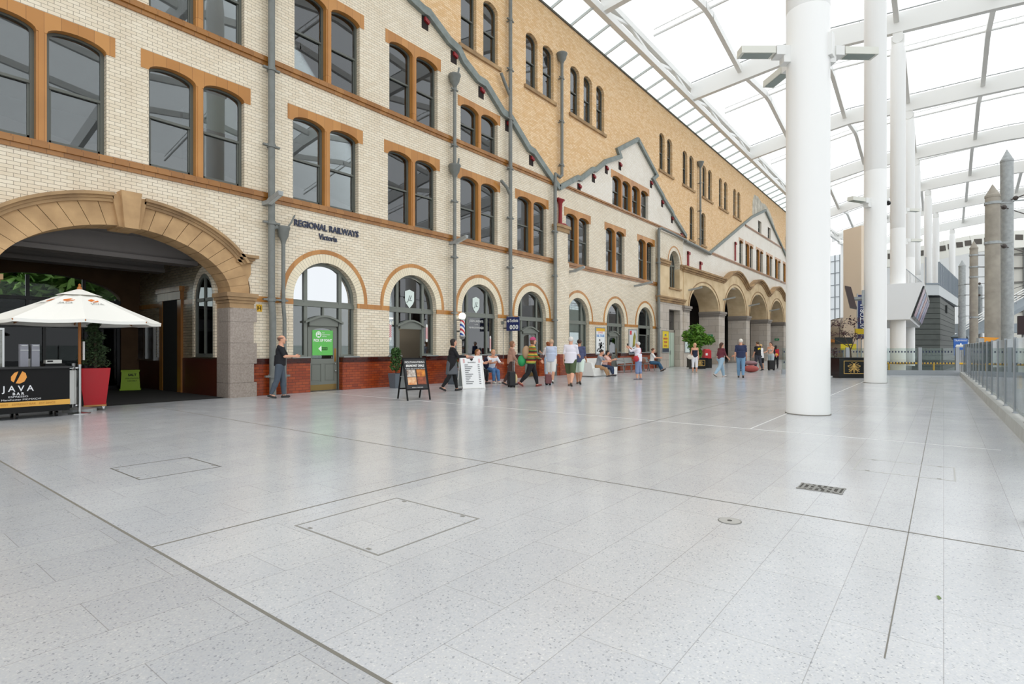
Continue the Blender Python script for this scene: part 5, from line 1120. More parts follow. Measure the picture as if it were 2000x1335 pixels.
# ================================================================ planters with trees
GOLD = M('gold_paint', '#c9a45a', 0.4)
def bee(par, x, z, y, s):
    mb = MB(); d = lambda P: mb.prism(P, (), lambda a, b, q: (a, q, b), y - 0.012, y)
    E = lambda cx, cz, rx, rz, rot=0, n=14: [(x + s * (cx + rx * math.cos(a) * math.cos(rot) - rz * math.sin(a) * math.sin(rot)), z + s * (cz + rx * math.cos(a) * math.sin(rot) + rz * math.sin(a) * math.cos(rot))) for a in [2 * PI * k / n for k in range(n)]]
    d(E(0, 0.3, 0.1, 0.09)); d(E(0, 0.12, 0.13, 0.12))
    for q in range(4): d(E(0, -0.06 - q * 0.11, 0.15 - q * 0.028, 0.04))
    for sd in (-1, 1):
        for cx, cz, rx, rz, ro in ((0.34, 0.12, 0.24, 0.09, 0.25), (0.3, -0.1, 0.19, 0.07, -0.35)):
            o_ = E(sd * cx, cz, rx, rz, sd * ro); i_ = E(sd * cx, cz, rx * 0.7, rz * 0.6, sd * ro); mb.prism(o_, [i_[::-1]], lambda a, b, q: (a, q, b), y - 0.012, y)
        for p in ([(0.06, 0.36), (0.14, 0.46), (0.26, 0.44)], [(0.1, 0.22), (0.26, 0.3), (0.4, 0.36)], [(0.1, -0.12), (0.26, -0.24), (0.3, -0.42)], [(0.08, -0.02), (0.3, -0.22), (0.46, -0.34)]): mb.tube([(x + sd * s * a, y - 0.006, z + s * b) for a, b in p], 0.014 * s * 2, 5)
    return mb.build('bee_emblem', GOLD, par, local=True)
def planter(loc, rz, w_, dp, h_, lab, name='planter'):
    t = thing(name, lab, 'planter', loc, rz)
    bx_ = MB().box(-w_ / 2, w_ / 2, 0, dp, 0.08, h_ - 0.04).box(-w_ / 2 + 0.1, w_ / 2 - 0.1, 0.1, dp - 0.1, 0.0, 0.08).box(-w_ / 2 - 0.02, w_ / 2 + 0.02, -0.02, dp + 0.02, 0.08, 0.14).build('box', BLACKG, t, local=True)
    MB().box(-w_ / 2 - 0.02, w_ / 2 + 0.02, -0.02, dp + 0.02, h_ - 0.04, h_).build('rim', BLACK, t, local=True)
    f = MB().fp([(-w_ / 2 + 0.2, 0.2), (w_ / 2 - 0.2, 0.2), (w_ / 2 - 0.2, h_ - 0.14), (-w_ / 2 + 0.2, h_ - 0.14)], [[(-w_ / 2 + 0.225, 0.225), (-w_ / 2 + 0.225, h_ - 0.165), (w_ / 2 - 0.225, h_ - 0.165), (w_ / 2 - 0.225, 0.225)]], -0.012, 0.0)
    f.prism([(0.15, 0.2), (dp - 0.15, 0.2), (dp - 0.15, h_ - 0.14), (0.15, h_ - 0.14)], [[(0.175, 0.225), (0.175, h_ - 0.165), (dp - 0.175, h_ - 0.165), (dp - 0.175, 0.225)]], lambda a, b, d: (w_ / 2 + d, a, b), 0.0, 0.012)
    f.build('gold_frame', GOLD, bx_, local=True); bee(bx_, 0, h_ * 0.5, 0.0, h_ * 0.55)
    MB().box(-w_ / 2 + 0.04, w_ / 2 - 0.04, 0.04, dp - 0.04, h_ - 0.1, h_ - 0.05).build('soil', M('soil', '#3a2c22', 1.0), t, local=True)
    return t
q = at(1668, 25.1, z=0); planter((q.x, q.y, 0), math.radians(-52), 1.34, 0.8, 0.93, 'black planter with a gold bee emblem left of the second column')
q2 = at(1367, 36.4, z=0); planter((q2.x, q2.y, 0), math.radians(-44), 1.1, 0.75, 0.72, 'black planter with gold frames beside the red post box in the first arch')
def tree(base, z0, lab, stems, leafm, rnd, crown, n, s, name):
    t = thing(name, lab, 'tree', (base[0], base[1], z0)); st_ = MB()
    for pts, r in stems: st_.tube([(base[0] + a, base[1] + b, z0 + c) for a, b, c in pts], [r * (1 - 0.75 * i / (len(pts) - 1)) for i in range(len(pts))], 7)
    st_.build('stem', M('bark'), t, smooth=True)
    mb = MB()
    for (a, b, c, rx, rz) in crown:
        f = foliage(base[0] + a, base[1] + b, z0 + c, rx, rx, rz, n, s, rnd, 0.1); o = len(mb.v); mb.v += f.v; mb.f += [[k + o for k in q_] for q_ in f.f]; mb.m += f.m
    mb.build('foliage', leafm, t, norm=False)
rnd = random.Random(11); iv = Vector((0.6157, -0.788, 0))       # picture-right on the ground
bb = (q.x + 0.25, q.y + 0.35); J_ = lambda s_, z: (iv.x * s_, iv.y * s_, z)
tree(bb, 0.85, 'dark-leaved Japanese maple growing in the planter by the second column', [([J_(0.25, 0), J_(0.2, 0.5), J_(-0.1, 1.1), J_(-0.4, 1.6)], 0.035), ([J_(0.2, 0.4), J_(0.45, 1.0), J_(0.4, 1.7)], 0.025), ([J_(0.1, 0.6), J_(-0.5, 0.9), J_(-0.9, 1.1)], 0.02), ([J_(-0.5, 0.0), J_(-0.6, 0.4)], 0.02)],
     M('maple_leaf', '#5a3a3c', 0.6, hx2='#3a2426', vs=4), rnd, [J_(-0.4, 1.6) + (0.45, 0.22), J_(0.35, 1.75) + (0.4, 0.3), J_(-0.85, 1.15) + (0.4, 0.16), J_(0.5, 1.05) + (0.35, 0.16), J_(-0.55, 0.35) + (0.22, 0.22), J_(-0.1, 1.2) + (0.4, 0.15)], 110, 0.05, 'maple_tree')
b2 = (q2.x + 0.2, q2.y + 0.3)
tree(b2, 0.64, 'bushy bright green bamboo in the planter by the post box', [([(0.05 * k, 0.03 * k, 0), (0.1 * k, 0.05 * k, 1.0), (0.3 * k, -0.1 * k, 2.0)], 0.02) for k in (-2, -1, 0, 1, 2)],
     M('bamboo_leaf', '#6d9a2f', 0.5, hx2='#3c6a1c', vs=3), rnd, [J_(-0.45, 1.5) + (0.5, 0.45), J_(0, 1.85) + (0.5, 0.5), J_(0.35, 1.3) + (0.5, 0.45), J_(-0.15, 0.95) + (0.45, 0.5), J_(0.75, 1.25) + (0.45, 0.3), J_(0.1, 0.4) + (0.25, 0.4)], 330, 0.13, 'bamboo_plant')
t = thing('post_box', 'red post box standing on a black base beside the bamboo planter', 'post box', tuple(at(1380, 38.5, z=0)), math.radians(-44))
MB().box(-0.25, 0.25, -0.2, 0.2, 0.66, 1.22).lathe([(0.25, 1.2), (0.24, 1.28), (0.15, 1.32)], (0, 0, 0), 4, PI / 4).build('box', M('post_red', '#c8202a', 0.35), t, local=True); MB().box(-0.17, -0.02, -0.21, -0.2, 0.86, 1.02).build('notice', WL, t, local=True); MB().box(-0.28, 0.28, -0.22, 0.22, 0, 0.66).build('base', BLACKG, t, local=True)
def pot_plant(x, y, lab, hp_, rz=0):
    t = thing('potted_shrub', lab, 'potted plant', (x, y, 0), rz, group='grey potted shrubs by the facade')
    MB().lathe([(0.2, 0), (0.27, 0.5), (0.25, 0.5), (0.24, 0.45)], (0, 0, 0), 4, PI / 4).build('pot', M('slate_pot', '#5b636b', 0.5), t, local=True)
    mb = MB(); mb.tube([(0, 0, 0.45), (0, 0, hp_)], 0.02, 6).build('stem', M('bark'), t, local=True)
    f = MB()
    for c, r in ((0.75, 0.2), (1.0, 0.19), (hp_ - 0.1, 0.17)):
        g = foliage(0, 0, c, r, r, r * 0.95, 260, 0.045, rnd, 0.5); o = len(f.v); f.v += g.v; f.f += [[k + o for k in q_] for q_ in g.f]; f.m += g.m
    f.build('foliage', M('box_leaf', '#3f6a2c', 0.5, hx2='#26451a', vs=6), t, norm=False, local=True)
pot_plant(12.45, 14.75, 'clipped green shrub in a slate pot left of the barber doorway', 1.32); pot_plant(15.1, 14.6, 'green shrub in a slate pot behind the woman in black', 1.15)
# ================================================================ coffee kiosk
t = thing('kiosk_counter', 'black coffee kiosk counter with orange bean logo and yellow stripe', 'counter', (1.9, 14.15, 0))
kb = MB().box(1.7, 3.28, 13.8, 14.5, 0.12, 0.98).build('body', BLACK, t); MB().box(1.66, 3.32, 13.76, 14.54, 0.96, 1.0).build('worktop', BLACKG, t)
MB().box(1.7, 3.285, 13.792, 13.8, 0.24, 0.34).build('stripe', M('stripe_ochre', '#dba548', 0.5), kb)
text('EUROPES FINEST   ESPRESSO BAR   EST SINCE', 0.055, M('stripe_ink', '#b88430', 0.5), kb, (2.5, 13.789, 0.29), ext=0.001, name='stripe_lettering')
for x in (1.9, 2.5, 3.1): MB().tube([(x - 0.02, 13.95, 0.06), (x + 0.02, 13.95, 0.06)], 0.06).tube([(x - 0.02, 14.35, 0.06), (x + 0.02, 14.35, 0.06)], 0.06).build('castor', BLACKG, t)
lx = 2.5
be = MB(); 
for rot, s in ((1, 1), (1, -1)):
    P = [(0.0, 0.13), (-0.06, 0.1), (-0.11, 0.02), (-0.11, -0.06), (-0.07, -0.1)] if s == 1 else [(0.06, 0.13), (0.11, 0.09), (0.13, 0.0), (0.09, -0.09), (0.02, -0.13), (-0.04, -0.12)]
    be.fp([(lx + a * 0.95, 0.8 + b * 0.9) for a, b in P], (), 13.793, 13.799)
be.build('bean_logo', M('bean_orange', '#e59a45', 0.5), kb)
KW = M('kiosk_white', '#dcdde0', 0.5)
text('J A V A', 0.155, KW, kb, (lx, 13.796, 0.585), ext=0.001, bold=0.002, sx=0.95, name='logo_lettering'); text('B A R', 0.07, KW, kb, (lx, 13.796, 0.49), ext=0.001, name='logo_lettering', bold=0.002); text('ESPRESSO', 0.045, KW, kb, (lx, 13.796, 0.435), ext=0.001, sx=1.5, name='logo_lettering'); text('Est Manchester MCMXCVI', 0.045, KW, kb, (lx, 13.796, 0.38), ext=0.001, sx=1.35, name='logo_lettering')
for i, x in enumerate((2.62, 2.79)):
    t = thing('dispenser', ('left' if not i else 'right') + ' tall grey dispenser tower standing on the kiosk counter', 'dispenser', (x, 14.05, 1.0), group='grey dispenser towers')
    MB().box(x - 0.06, x + 0.06, 13.98, 14.12, 1.0, 1.43).build('casing', M('dispenser_grey', '#85868f', 0.4), t); MB().box(x - 0.06, x + 0.06, 13.97, 13.98, 1.31, 1.32).box(x - 0.045, x + 0.045, 13.97, 13.98, 1.395, 1.41).build('trim', STEEL, t)
t = thing('till', 'low dark till with a pale printer on the kiosk counter', 'till', (3.08, 14.1, 1.0))
MB().box(2.93, 3.24, 13.95, 14.3, 1.0, 1.05).build('base', BLACK, t); MB().box(2.95, 3.2, 14.0, 14.18, 1.05, 1.12).build('printer', M('printer_pale', '#cfcfca', 0.4), t); MB().box(2.97, 3.06, 13.995, 14.0, 1.08, 1.11).build('display', BLACK, t)
t = thing('white_cup_stack', 'slim white cup stack between the grey dispensers', 'cups', (2.705, 14.1, 1.0)); MB().lathe([(0.03, 1.0), (0.04, 1.15)], (2.705, 14.1, 0), 12).build('cups', WHITEP, t)
# screen wall left of counter
t = thing('menu_stand', 'dark glass display case at the far left end of the kiosk', 'case', (2.14, 14.3, 1.0)); MB().box(1.95, 2.33, 14.1, 14.45, 1.0, 1.7).build('glass_case', GLASSC, t); MB().box(1.93, 2.35, 14.08, 14.47, 1.7, 1.74).box(2.32, 2.35, 14.08, 14.1, 1.0, 1.7).build('frame', STEEL, t)
# barrier beside the counter
t = thing('cafe_barrier', 'white canvas cafe barrier seen edge-on between two steel posts', 'barrier', (3.5, 14.6, 0))
def stanch(x, y): 
    MB().lathe([(0.19, 0.0), (0.19, 0.012), (0.05, 0.03), (0.032, 0.04), (0.032, 0.98), (0.036, 0.98), (0.036, 1.02)], (x, y, 0), 20).build('post', STEEL, t, smooth=True)
stanch(3.52, 14.12); stanch(3.66, 15.1)
MB().bar((3.45, 14.05, 0.95), (3.62, 15.1, 0.95), 0.03, 0.03).bar((3.45, 14.05, 0.18), (3.62, 15.1, 0.18), 0.03, 0.03).bar((3.33, 14.1, 0.95), (3.5, 14.12, 0.95), 0.03, 0.03).build('rail', STEEL, t); MB().bar((3.46, 14.14, 0.56), (3.62, 15.05, 0.56), 0.012, 0.7).box(3.34, 3.48, 14.16, 14.17, 0.2, 0.9).build('canvas', WHITEP, t)
# umbrella
ux, uy = 3.64, 14.6
t = thing('parasol', 'large white canvas parasol with orange bean logos over the kiosk', 'parasol', (ux, uy, 0))
MB().tube([(ux, uy, 0.08), (ux, uy, 2.62)], 0.028, 12).build('pole', WOOD, t, smooth=True); MB().lathe([(0.03, 2.55), (0.05, 2.6), (0.04, 2.66), (0.02, 2.68), (0.03, 2.71), (0.0, 2.74)], (ux, uy, 0), 12).build('finial', WOOD, t, smooth=True)
MB().lathe([(0.3, 0), (0.3, 0.06), (0.06, 0.1)], (ux, uy, 0), 20).build('base', GALV, t)
cn = MB(); n8 = 8; R8 = 1.5; a8 = math.radians(-128 - 22.5 + 5)
rim = [(ux + R8 * math.cos(a8 + k * PI / 4), uy + R8 * math.sin(a8 + k * PI / 4)) for k in range(n8)]
rings = [(0.0, 2.58), (0.28, 2.44), (0.55, 2.26), (1.0, 1.95)]
vs = [(ux, uy, 2.58)]
for f, z in ((0.24, 2.46), (0.6, 2.2), (1.0, 1.93)):
    for k in range(n8):
        for m_ in range(4):
            a = Vector(rim[k]); b = Vector(rim[(k + 1) % n8]); p = a.lerp(b, m_ / 4); c_ = Vector((ux, uy)); sag = math.sin(PI * m_ / 4)
            pp = c_ + (p - c_) * f * (1 - 0.03 * sag); vs.append((pp.x, pp.y, z - 0.03 * sag * f))
fs = [(0, 1 + k, 1 + (k + 1) % 32) for k in range(32)]
for r in range(2): fs += [(1 + r * 32 + k, 1 + r * 32 + 32 + k, 1 + r * 32 + 32 + (k + 1) % 32, 1 + r * 32 + (k + 1) % 32) for k in range(32)]
cn.add(vs, fs); cn.build('canopy', CANV, t, smooth=False)
vl = MB(); vv = []
for k in range(n8):
    for m_ in range(4):
        p = Vector(rim[k]).lerp(Vector(rim[(k + 1) % n8]), m_ / 4); c_ = Vector((ux, uy)); sag = math.sin(PI * m_ / 4); pp = c_ + (p - c_) * (1 - 0.03 * sag); vv.append((pp.x, pp.y, 1.93 - 0.03 * sag)); vv.append((pp.x * 0.995 + ux * 0.005, pp.y * 0.995 + uy * 0.005, 1.86 - 0.02 * sag))
vl.add(vv, [(2 * k, 2 * k + 1, (2 * k + 3) % 64, (2 * k + 2) % 64) for k in range(32)]); vl.build('valance', CANV, t, norm=False)
cap_ = MB(); cv = [(ux, uy, 2.63)]
for k in range(n8): p = Vector(rim[k]); c_ = Vector((ux, uy)); pp = c_ + (p - c_) * 0.27; cv.append((pp.x, pp.y, 2.475))
cap_.add(cv, [(0, 1 + k, 1 + (k + 1) % 8) for k in range(8)]); cap_.build('vent_cap', CANV, t)
for k in range(n8):
    p = rim[k]; MB().bar((ux, uy, 2.5), (p[0], p[1], 1.9), 0.02, 0.03).build('rib', WOOD, t); m_ = Vector((ux, uy, 2.5)).lerp(Vector((p[0], p[1], 1.9)), 0.55); MB().bar((ux, uy, 1.95), m_, 0.016, 0.02).build('strut', WOOD, t)
OR = M('logo_orange', '#e5813a', 0.6)
for k in range(3):
    a, b = Vector(rim[(k + 7) % 8] + (1.93,)), Vector(rim[(k + 8) % 8] + (1.93,)); top = Vector((ux, uy, 2.58)); mid = (a + b) / 2; dwn = (mid - top).normalized(); rt = (b - a).normalized(); nn = rt.cross(dwn); nn = nn if nn.z > 0 else -nn
    o = top.lerp(mid, 0.36) + nn * 0.012; lg = MB()
    for P in ([(-0.09, -0.05), (0.03, -0.11), (0.1, -0.07), (-0.06, 0.08), (-0.1, 0.04)], [(0.11, -0.02), (0.08, 0.06), (-0.01, 0.1), (-0.05, 0.09)]): lg.add([o + rt * x + dwn * y for x, y in P], [tuple(range(len(P)))])
    lg.build('bean_logo', OR, t, norm=False)
    o2 = top.lerp(mid, 0.48) + nn * 0.014; tx = text('JAVA', 0.11, M('canvas_ink', '#9a9a98', 0.7), t, o2, ext=0.001, name='logo_lettering')
    Rm = Matrix((rt, -dwn, nn)).transposed(); tx.rotation_euler = Rm.to_euler()
tag(MB().box(3.69, 3.72, 14.55, 14.63, 1.1, 1.5).build('instruction_tag', WHITEP), 'small white instruction tag hanging on the parasol pole', 'tag')
# red planter
t = thing('red_planter', 'tall tapered red planter on castors holding a small conifer', 'planter', (3.95, 14.72, 0), math.radians(-52 + 36))
RG = M('planter_red', '#b30d1c', 0.2)
pl = MB(); b_, t_ = 0.19, 0.275
pl.hexa([(-b_, -b_, 0.12), (b_, -b_, 0.12), (b_, b_, 0.12), (-b_, b_, 0.12), (-t_, -t_, 0.92), (t_, -t_, 0.92), (t_, t_, 0.92), (-t_, t_, 0.92)]); pl.build('pot', RG, t, local=True)
MB().box(-0.2, 0.2, -0.2, 0.2, 0.09, 0.125).build('base_board', M('base_timber', '#b5814a', 0.6), t, local=True)
for sx in (-1, 1):
    for sy in (-1, 1): MB().tube([(sx * 0.15 - 0.015, sy * 0.15, 0.04), (sx * 0.15 + 0.015, sy * 0.15, 0.04)], 0.04).box(sx * 0.15 - 0.025, sx * 0.15 + 0.025, sy * 0.15 - 0.02, sy * 0.15 + 0.02, 0.06, 0.09).build('castor', STEEL, t, local=True)
t = thing('conifer', 'dark spiral conifer growing in the red planter', 'tree', (3.95, 14.72, 0.9)); MB().tube([(3.95, 14.72, 0.85), (3.95, 14.72, 1.9)], 0.025, 6).build('stem', M('bark'), t)
f = MB()
for q in range(22):
    z = 1.0 + q * 0.045; r = 0.26 * (1 - (q / 24) ** 1.3) + 0.03; g = foliage(3.93 + 0.06 * math.cos(q * 0.9), 14.72 + 0.06 * math.sin(q * 0.9), z, r, r, 0.07, 70, 0.035, rnd, 0.4); o = len(f.v); f.v += g.v; f.f += [[k + o for k in q_] for q_ in g.f]; f.m += g.m
f.build('foliage', M('conifer_leaf', '#39502a', 0.7, hx2='#1f3218', vs=7), t, norm=False)
t = thing('grit_bin', 'lime green grit bin with dark lettering at the back of the entrance', 'bin', (6.5, 20.7, 0), math.radians(-20)); LG = M('lime_plastic', '#9bc21c', 0.5)
MB().hexa([(-0.26, -0.2, 0.06), (0.26, -0.2, 0.06), (0.26, 0.2, 0.06), (-0.26, 0.2, 0.06), (-0.23, -0.16, 0.6), (0.23, -0.16, 0.6), (0.23, 0.18, 0.6), (-0.23, 0.18, 0.6)]).box(-0.28, 0.28, -0.22, 0.22, 0, 0.06).build('body', LG, t, local=True); MB().box(-0.25, 0.25, -0.18, 0.2, 0.6, 0.66).build('lid', LG, t, local=True)
text('SALT', 0.1, BLACK, t, (0.05, -0.18, 0.5), ext=0.002, local=True, bold=0.004); text('FOR STATION', 0.055, BLACK, t, (0.05, -0.19, 0.39), ext=0.002, local=True); text('USE ONLY', 0.055, BLACK, t, (0.05, -0.195, 0.31), ext=0.002, local=True)
tag(MB().box(2.5, 7.05, 15.5, 21.8, 0.0, 0.012).build('entrance_mat', M('mat_black', '#232221', 0.9)), 'large dark mat covering the floor inside the entrance', 'mat')
# ================================================================ boards, benches, floor fittings
def aboard(x, y, rz, h_, w_, spread, frame, face, lab, legs=0.0):
    t = thing('pavement_board', lab, 'A-board', (x, y, 0), rz)
    for s in (-1, 1):
        P = lambda u, z: Vector((u, s * spread * (1 - z / h_), z)); n = Vector((0, s * h_, spread)).normalized() * 0.02
        fr = MB()
        for (a, b) in (((-w_ / 2, 0), (-w_ / 2, h_)), ((w_ / 2, 0), (w_ / 2, h_)), ((-w_ / 2, legs + 0.02), (w_ / 2, legs + 0.02)), ((-w_ / 2, h_ - 0.02), (w_ / 2, h_ - 0.02))): fr.bar(P(*a), P(*b), 0.035, 0.03, up=(0, s, 0.2))
        fr.build('frame', frame, t, local=True)
        q = [P(-w_ / 2 + 0.02, legs + 0.03), P(w_ / 2 - 0.02, legs + 0.03), P(w_ / 2 - 0.02, h_ - 0.03), P(-w_ / 2 + 0.02, h_ - 0.03)]
        MB().hexa([p - n * 0.3 for p in q] + [p + n * 0.3 for p in q]).build('panel', face if s < 0 else M('board_back', '#9ea3a1', 0.4), t, local=True)
    MB().bar((-w_ / 2, -spread * 0.45, h_ * 0.55), (-w_ / 2, spread * 0.45, h_ * 0.55), 0.015, 0.02).bar((w_ / 2, -spread * 0.45, h_ * 0.55), (w_ / 2, spread * 0.45, h_ * 0.55), 0.015, 0.02).build('stay', GALV, t, local=True)
    til = math.atan2(spread, h_)
    return t, lambda u, z, o=0.012: (u, -spread * (1 - z / h_) - o, z), (PI / 2 - til, 0, 0), til
t, P, R_, til = aboard(9.98, 11.1, math.radians(-20), 1.1, 0.62, 0.36, BLACK, M('board_black', '#17171a', 0.35), 'black pavement board advertising breakfast with four food photos', 0.26)
KW2 = M('board_white', '#e8e6e2', 0.5)
text('MOUTHWATERING', 0.085, KW2, t, P(0, 0.98), R_, ext=0.001, local=True, shear=0.2, sx=0.75, name='wording'); text('BREAKFAST DEALS', 0.085, KW2, t, P(0, 0.89), R_, ext=0.001, local=True, shear=0.2, sx=0.72, bold=0.003, name='wording'); text('A GREAT WAY TO START THE DAY', 0.035, KW2, t, P(0, 0.82), R_, ext=0.001, local=True, name='wording'); text('FRESHLY PREPARED', 0.035, KW2, t, P(0, 0.33), R_, ext=0.001, local=True, name='wording')
for i, (u, z, hx, h2) in enumerate(((-0.13, 0.7, '#d9d0c4', '#6a4a35'), (0.14, 0.7, '#d98a2c', '#8a3d12'), (-0.13, 0.5, '#c9783a', '#e2c29a'), (0.14, 0.5, '#a8532c', '#4a2414'))):
    q = [Vector(P(u + a, z + b, 0.014)) for a, b in ((-0.12, -0.095), (0.12, -0.095), (0.12, 0.095), (-0.12, 0.095))]
    MB().hexa(q + [p + Vector((0, -0.003, 0)) for p in q]).build('food_photo', M('food_%d' % i, hx, 0.5, hx2=h2, vs=9), t, local=True)
t, P, R_, til = aboard(14.05, 12.75, math.radians(-32), 1.1, 0.75, 0.4, WHITE, M('menu_white', '#eceded', 0.4), 'white pavement board with a printed price list beside the woman in black')
INK = M('menu_ink', '#5b5e62', 0.6)
text('BARBERS', 0.07, INK, t, P(0, 0.87), R_, ext=0.001, local=True, name='wording')
ml = MB()
for q in range(11):
    z = 0.78 - q * 0.062
    for a, b in (((-0.26), (-0.26 + 0.12 + 0.05 * ((q * 7) % 4))), (0.2, 0.27)): c = [Vector(P(u, zz, 0.014)) for u, zz in ((a, z), (b, z), (b, z + 0.022), (a, z + 0.022))]; ml.hexa(c + [p + Vector((0, -0.002, 0)) for p in c])
ml.build('price_lines', INK, t, local=True)
sh = [Vector(P(u, z, 0.014)) for u, z in ((-0.05, 1.03), (0.05, 1.03), (0.05, 0.96), (0, 0.92), (-0.05, 0.96))]; MB().add(sh + [p + Vector((0, -0.003, 0)) for p in sh], [(0, 1, 2, 3, 4), (9, 8, 7, 6, 5), (0, 5, 6, 1), (1, 6, 7, 2), (2, 7, 8, 3), (3, 8, 9, 4), (4, 9, 5, 0)]).build('badge', BLACK, t, local=True)
for s in (-1, 1):
    pb = [Vector(P(s * 0.27 + a, z, 0.014)) for a, z in ((-0.03, 0.86), (0.03, 0.86), (0.03, 1.0), (-0.03, 1.0))]; MB().hexa(pb + [p + Vector((0, -0.003, 0)) for p in pb]).build('pole_picture', stripes('barber_stripe_small', ('#c8323a', '#f2efee'), 0.02, slope=0.9), t, local=True)
BM = M('bench_metal', '#8f9290', 0.35, metal=0.5)
def bench(x, y, rz, lab, L=1.7):
    t = thing('metal_bench', lab, 'bench', (x, y, 0), rz, group='grey metal benches along the facade')
    pr = [(-0.22, 0.45), (-0.1, 0.43), (0.12, 0.42), (0.2, 0.44)]; MB().prism(pr + [(a, b - 0.03) for a, b in pr[::-1]], (), lambda a, b, d: (d, a, b), -L / 2, L / 2).build('seat', BM, t, local=True)
    pb = [(0.2, 0.5), (0.26, 0.65), (0.31, 0.82)]; MB().prism(pb + [(a + 0.03, b) for a, b in pb[::-1]], (), lambda a, b, d: (d, a, b), -L / 2, L / 2).build('backrest', BM, t, local=True)
    for xx in (-L / 2 + 0.06, 0, L / 2 - 0.06):
        MB().bar((xx, -0.2, 0), (xx, -0.13, 0.43), 0.05, 0.04, up=(0, 1, 0)).bar((xx, 0.26, 0), (xx, 0.2, 0.45), 0.05, 0.04, up=(0, 1, 0)).bar((xx, 0.2, 0.42), (xx, 0.3, 0.8), 0.05, 0.03, up=(0, 1, 0)).bar((xx, -0.16, 0.4), (xx, 0.22, 0.4), 0.05, 0.03).build('leg_frame', BM, t, local=True)
    for xx in (-L / 2 + 0.06, L / 2 - 0.06): MB().tube([(xx, 0.27, 0.68), (xx, 0.0, 0.66), (xx, -0.2, 0.64), (xx, -0.22, 0.45)], 0.02, 6).build('armrest', BM, t, local=True)
bench(16.0, 14.1, 0, 'grey metal bench under the barber window where two people sit'); bench(28.6, 14.0, 0, 'grey metal bench behind the woman taking a photo', 2.0); bench(31.0, 14.0, 0, 'grey metal bench nearest the tower bay under the reading person', 1.6)
t = thing('white_sofa', 'white moulded bench with high curved back where a couple sits', 'bench', (24.0, 13.5, 0))
MB().box(22.9, 25.2, 12.95, 13.75, 0.05, 0.42).box(23.0, 25.1, 13.05, 13.7, 0, 0.05).build('seat', WHITEP, t); MB().hexa([(22.9, 13.5, 0.42), (25.2, 13.5, 0.42), (25.2, 13.8, 0.42), (22.9, 13.8, 0.42), (22.9, 13.62, 0.86), (25.2, 13.62, 0.86), (25.2, 13.86, 0.86), (22.9, 13.86, 0.86)]).build('backrest', WHITEP, t); MB().hexa([(22.85, 12.93, 0.05), (23.05, 12.93, 0.05), (23.05, 13.8, 0.05), (22.85, 13.8, 0.05), (22.85, 13.1, 0.66), (23.05, 13.1, 0.66), (23.05, 13.86, 0.86), (22.85, 13.86, 0.86)]).build('armrest', WHITEP, t)
HJ = M('hatch_joint', '#8c8a84', 0.6)
def hatch(x0, x1, y0, y1, lab, m=HJ):
    t = thing('floor_hatch', lab, 'hatch', ((x0 + x1) / 2, (y0 + y1) / 2, 0), group='terrazzo floor hatches')
    MB().prism([(x0, y0), (x1, y0), (x1, y1), (x0, y1)], [[(x0 + 0.014, y0 + 0.014), (x0 + 0.014, y1 - 0.014), (x1 - 0.014, y1 - 0.014), (x1 - 0.014, y0 + 0.014)]], lambda a, b, d: (a, b, d), -0.01, 0.002).build('frame', m, t)
    kh = MB()
    for a, b in ((0.15, 0.04), (0.85, 0.04), (0.15, 0.96), (0.85, 0.96)): kh.box(x0 + (x1 - x0) * b - 0.012, x0 + (x1 - x0) * b + 0.012, y0 + (y1 - y0) * a - 0.02, y0 + (y1 - y0) * a + 0.02, -0.01, 0.003)
    kh.build('lifting_hole', M('hole_grey', '#85837d', 0.8), t); MB().box(x0 + 0.02, x1 - 0.02, y0 + 0.02, y1 - 0.02, -0.01, 0.001).build('cover', FLOOR, t)
hatch(2.12, 2.94, 6.5, 7.4, 'square terrazzo hatch on the left of the floor, in front of the kiosk', M('hatch_joint_dark', '#5f5d58', 0.6)); hatch(2.3, 3.3, 2.9, 3.9, 'square terrazzo hatch in the middle of the foreground floor'); hatch(7.2, 8.0, -0.1, 0.8, 'pale square floor hatch near the first column', M('hatch_pale', '#b4b4b0', 0.5))
t = thing('round_cover', 'small round metal cover set in the foreground floor', 'cover', (4.46, 1.32, 0)); MB().lathe([(0.088, -0.01), (0.088, 0.002)], (4.46, 1.32, 0), 32).build('rim', M('cover_rim', '#6f6e69', 0.5), t); MB().lathe([(0.08, -0.01), (0.08, 0.004)], (4.46, 1.32, 0), 32).build('plate', M('cover_plate', '#aaa9a4', 0.4), t); MB().lathe([(0.018, -0.01), (0.018, 0.006)], (4.46, 1.32, 0), 12).build('stud', M('hole_dark', '#4a4844', 0.8), t)
t = thing('drain_grate', 'rectangular metal drain grate set in the floor on the right', 'drain', (6.03, 0.93, 0)); x0, x1, y0, y1 = 5.9, 6.16, 0.74, 1.12
MB().box(x0, x1, y0, y1, -0.01, 0.001).build('pit', M('hole_dark'), t)
gr = MB().prism([(x0, y0), (x1, y0), (x1, y1), (x0, y1)], [[(x0 + 0.012, y0 + 0.012), (x0 + 0.012, y1 - 0.012), (x1 - 0.012, y1 - 0.012), (x1 - 0.012, y0 + 0.012)]], lambda a, b, d: (a, b, d), 0, 0.005)
for q in range(7): y = y0 + 0.03 + q * 0.05; gr.box(x0 + 0.01, x1 - 0.01, y, y + 0.022, 0, 0.005)
gr.bar((x0, y0, 0.004), (x1, y1, 0.004), 0.03, 0.004).bar((x0, y1, 0.004), (x1, y0, 0.004), 0.03, 0.004); gr.build('grate', M('grate_metal', '#8c8b86', 0.4, metal=0.5), t)
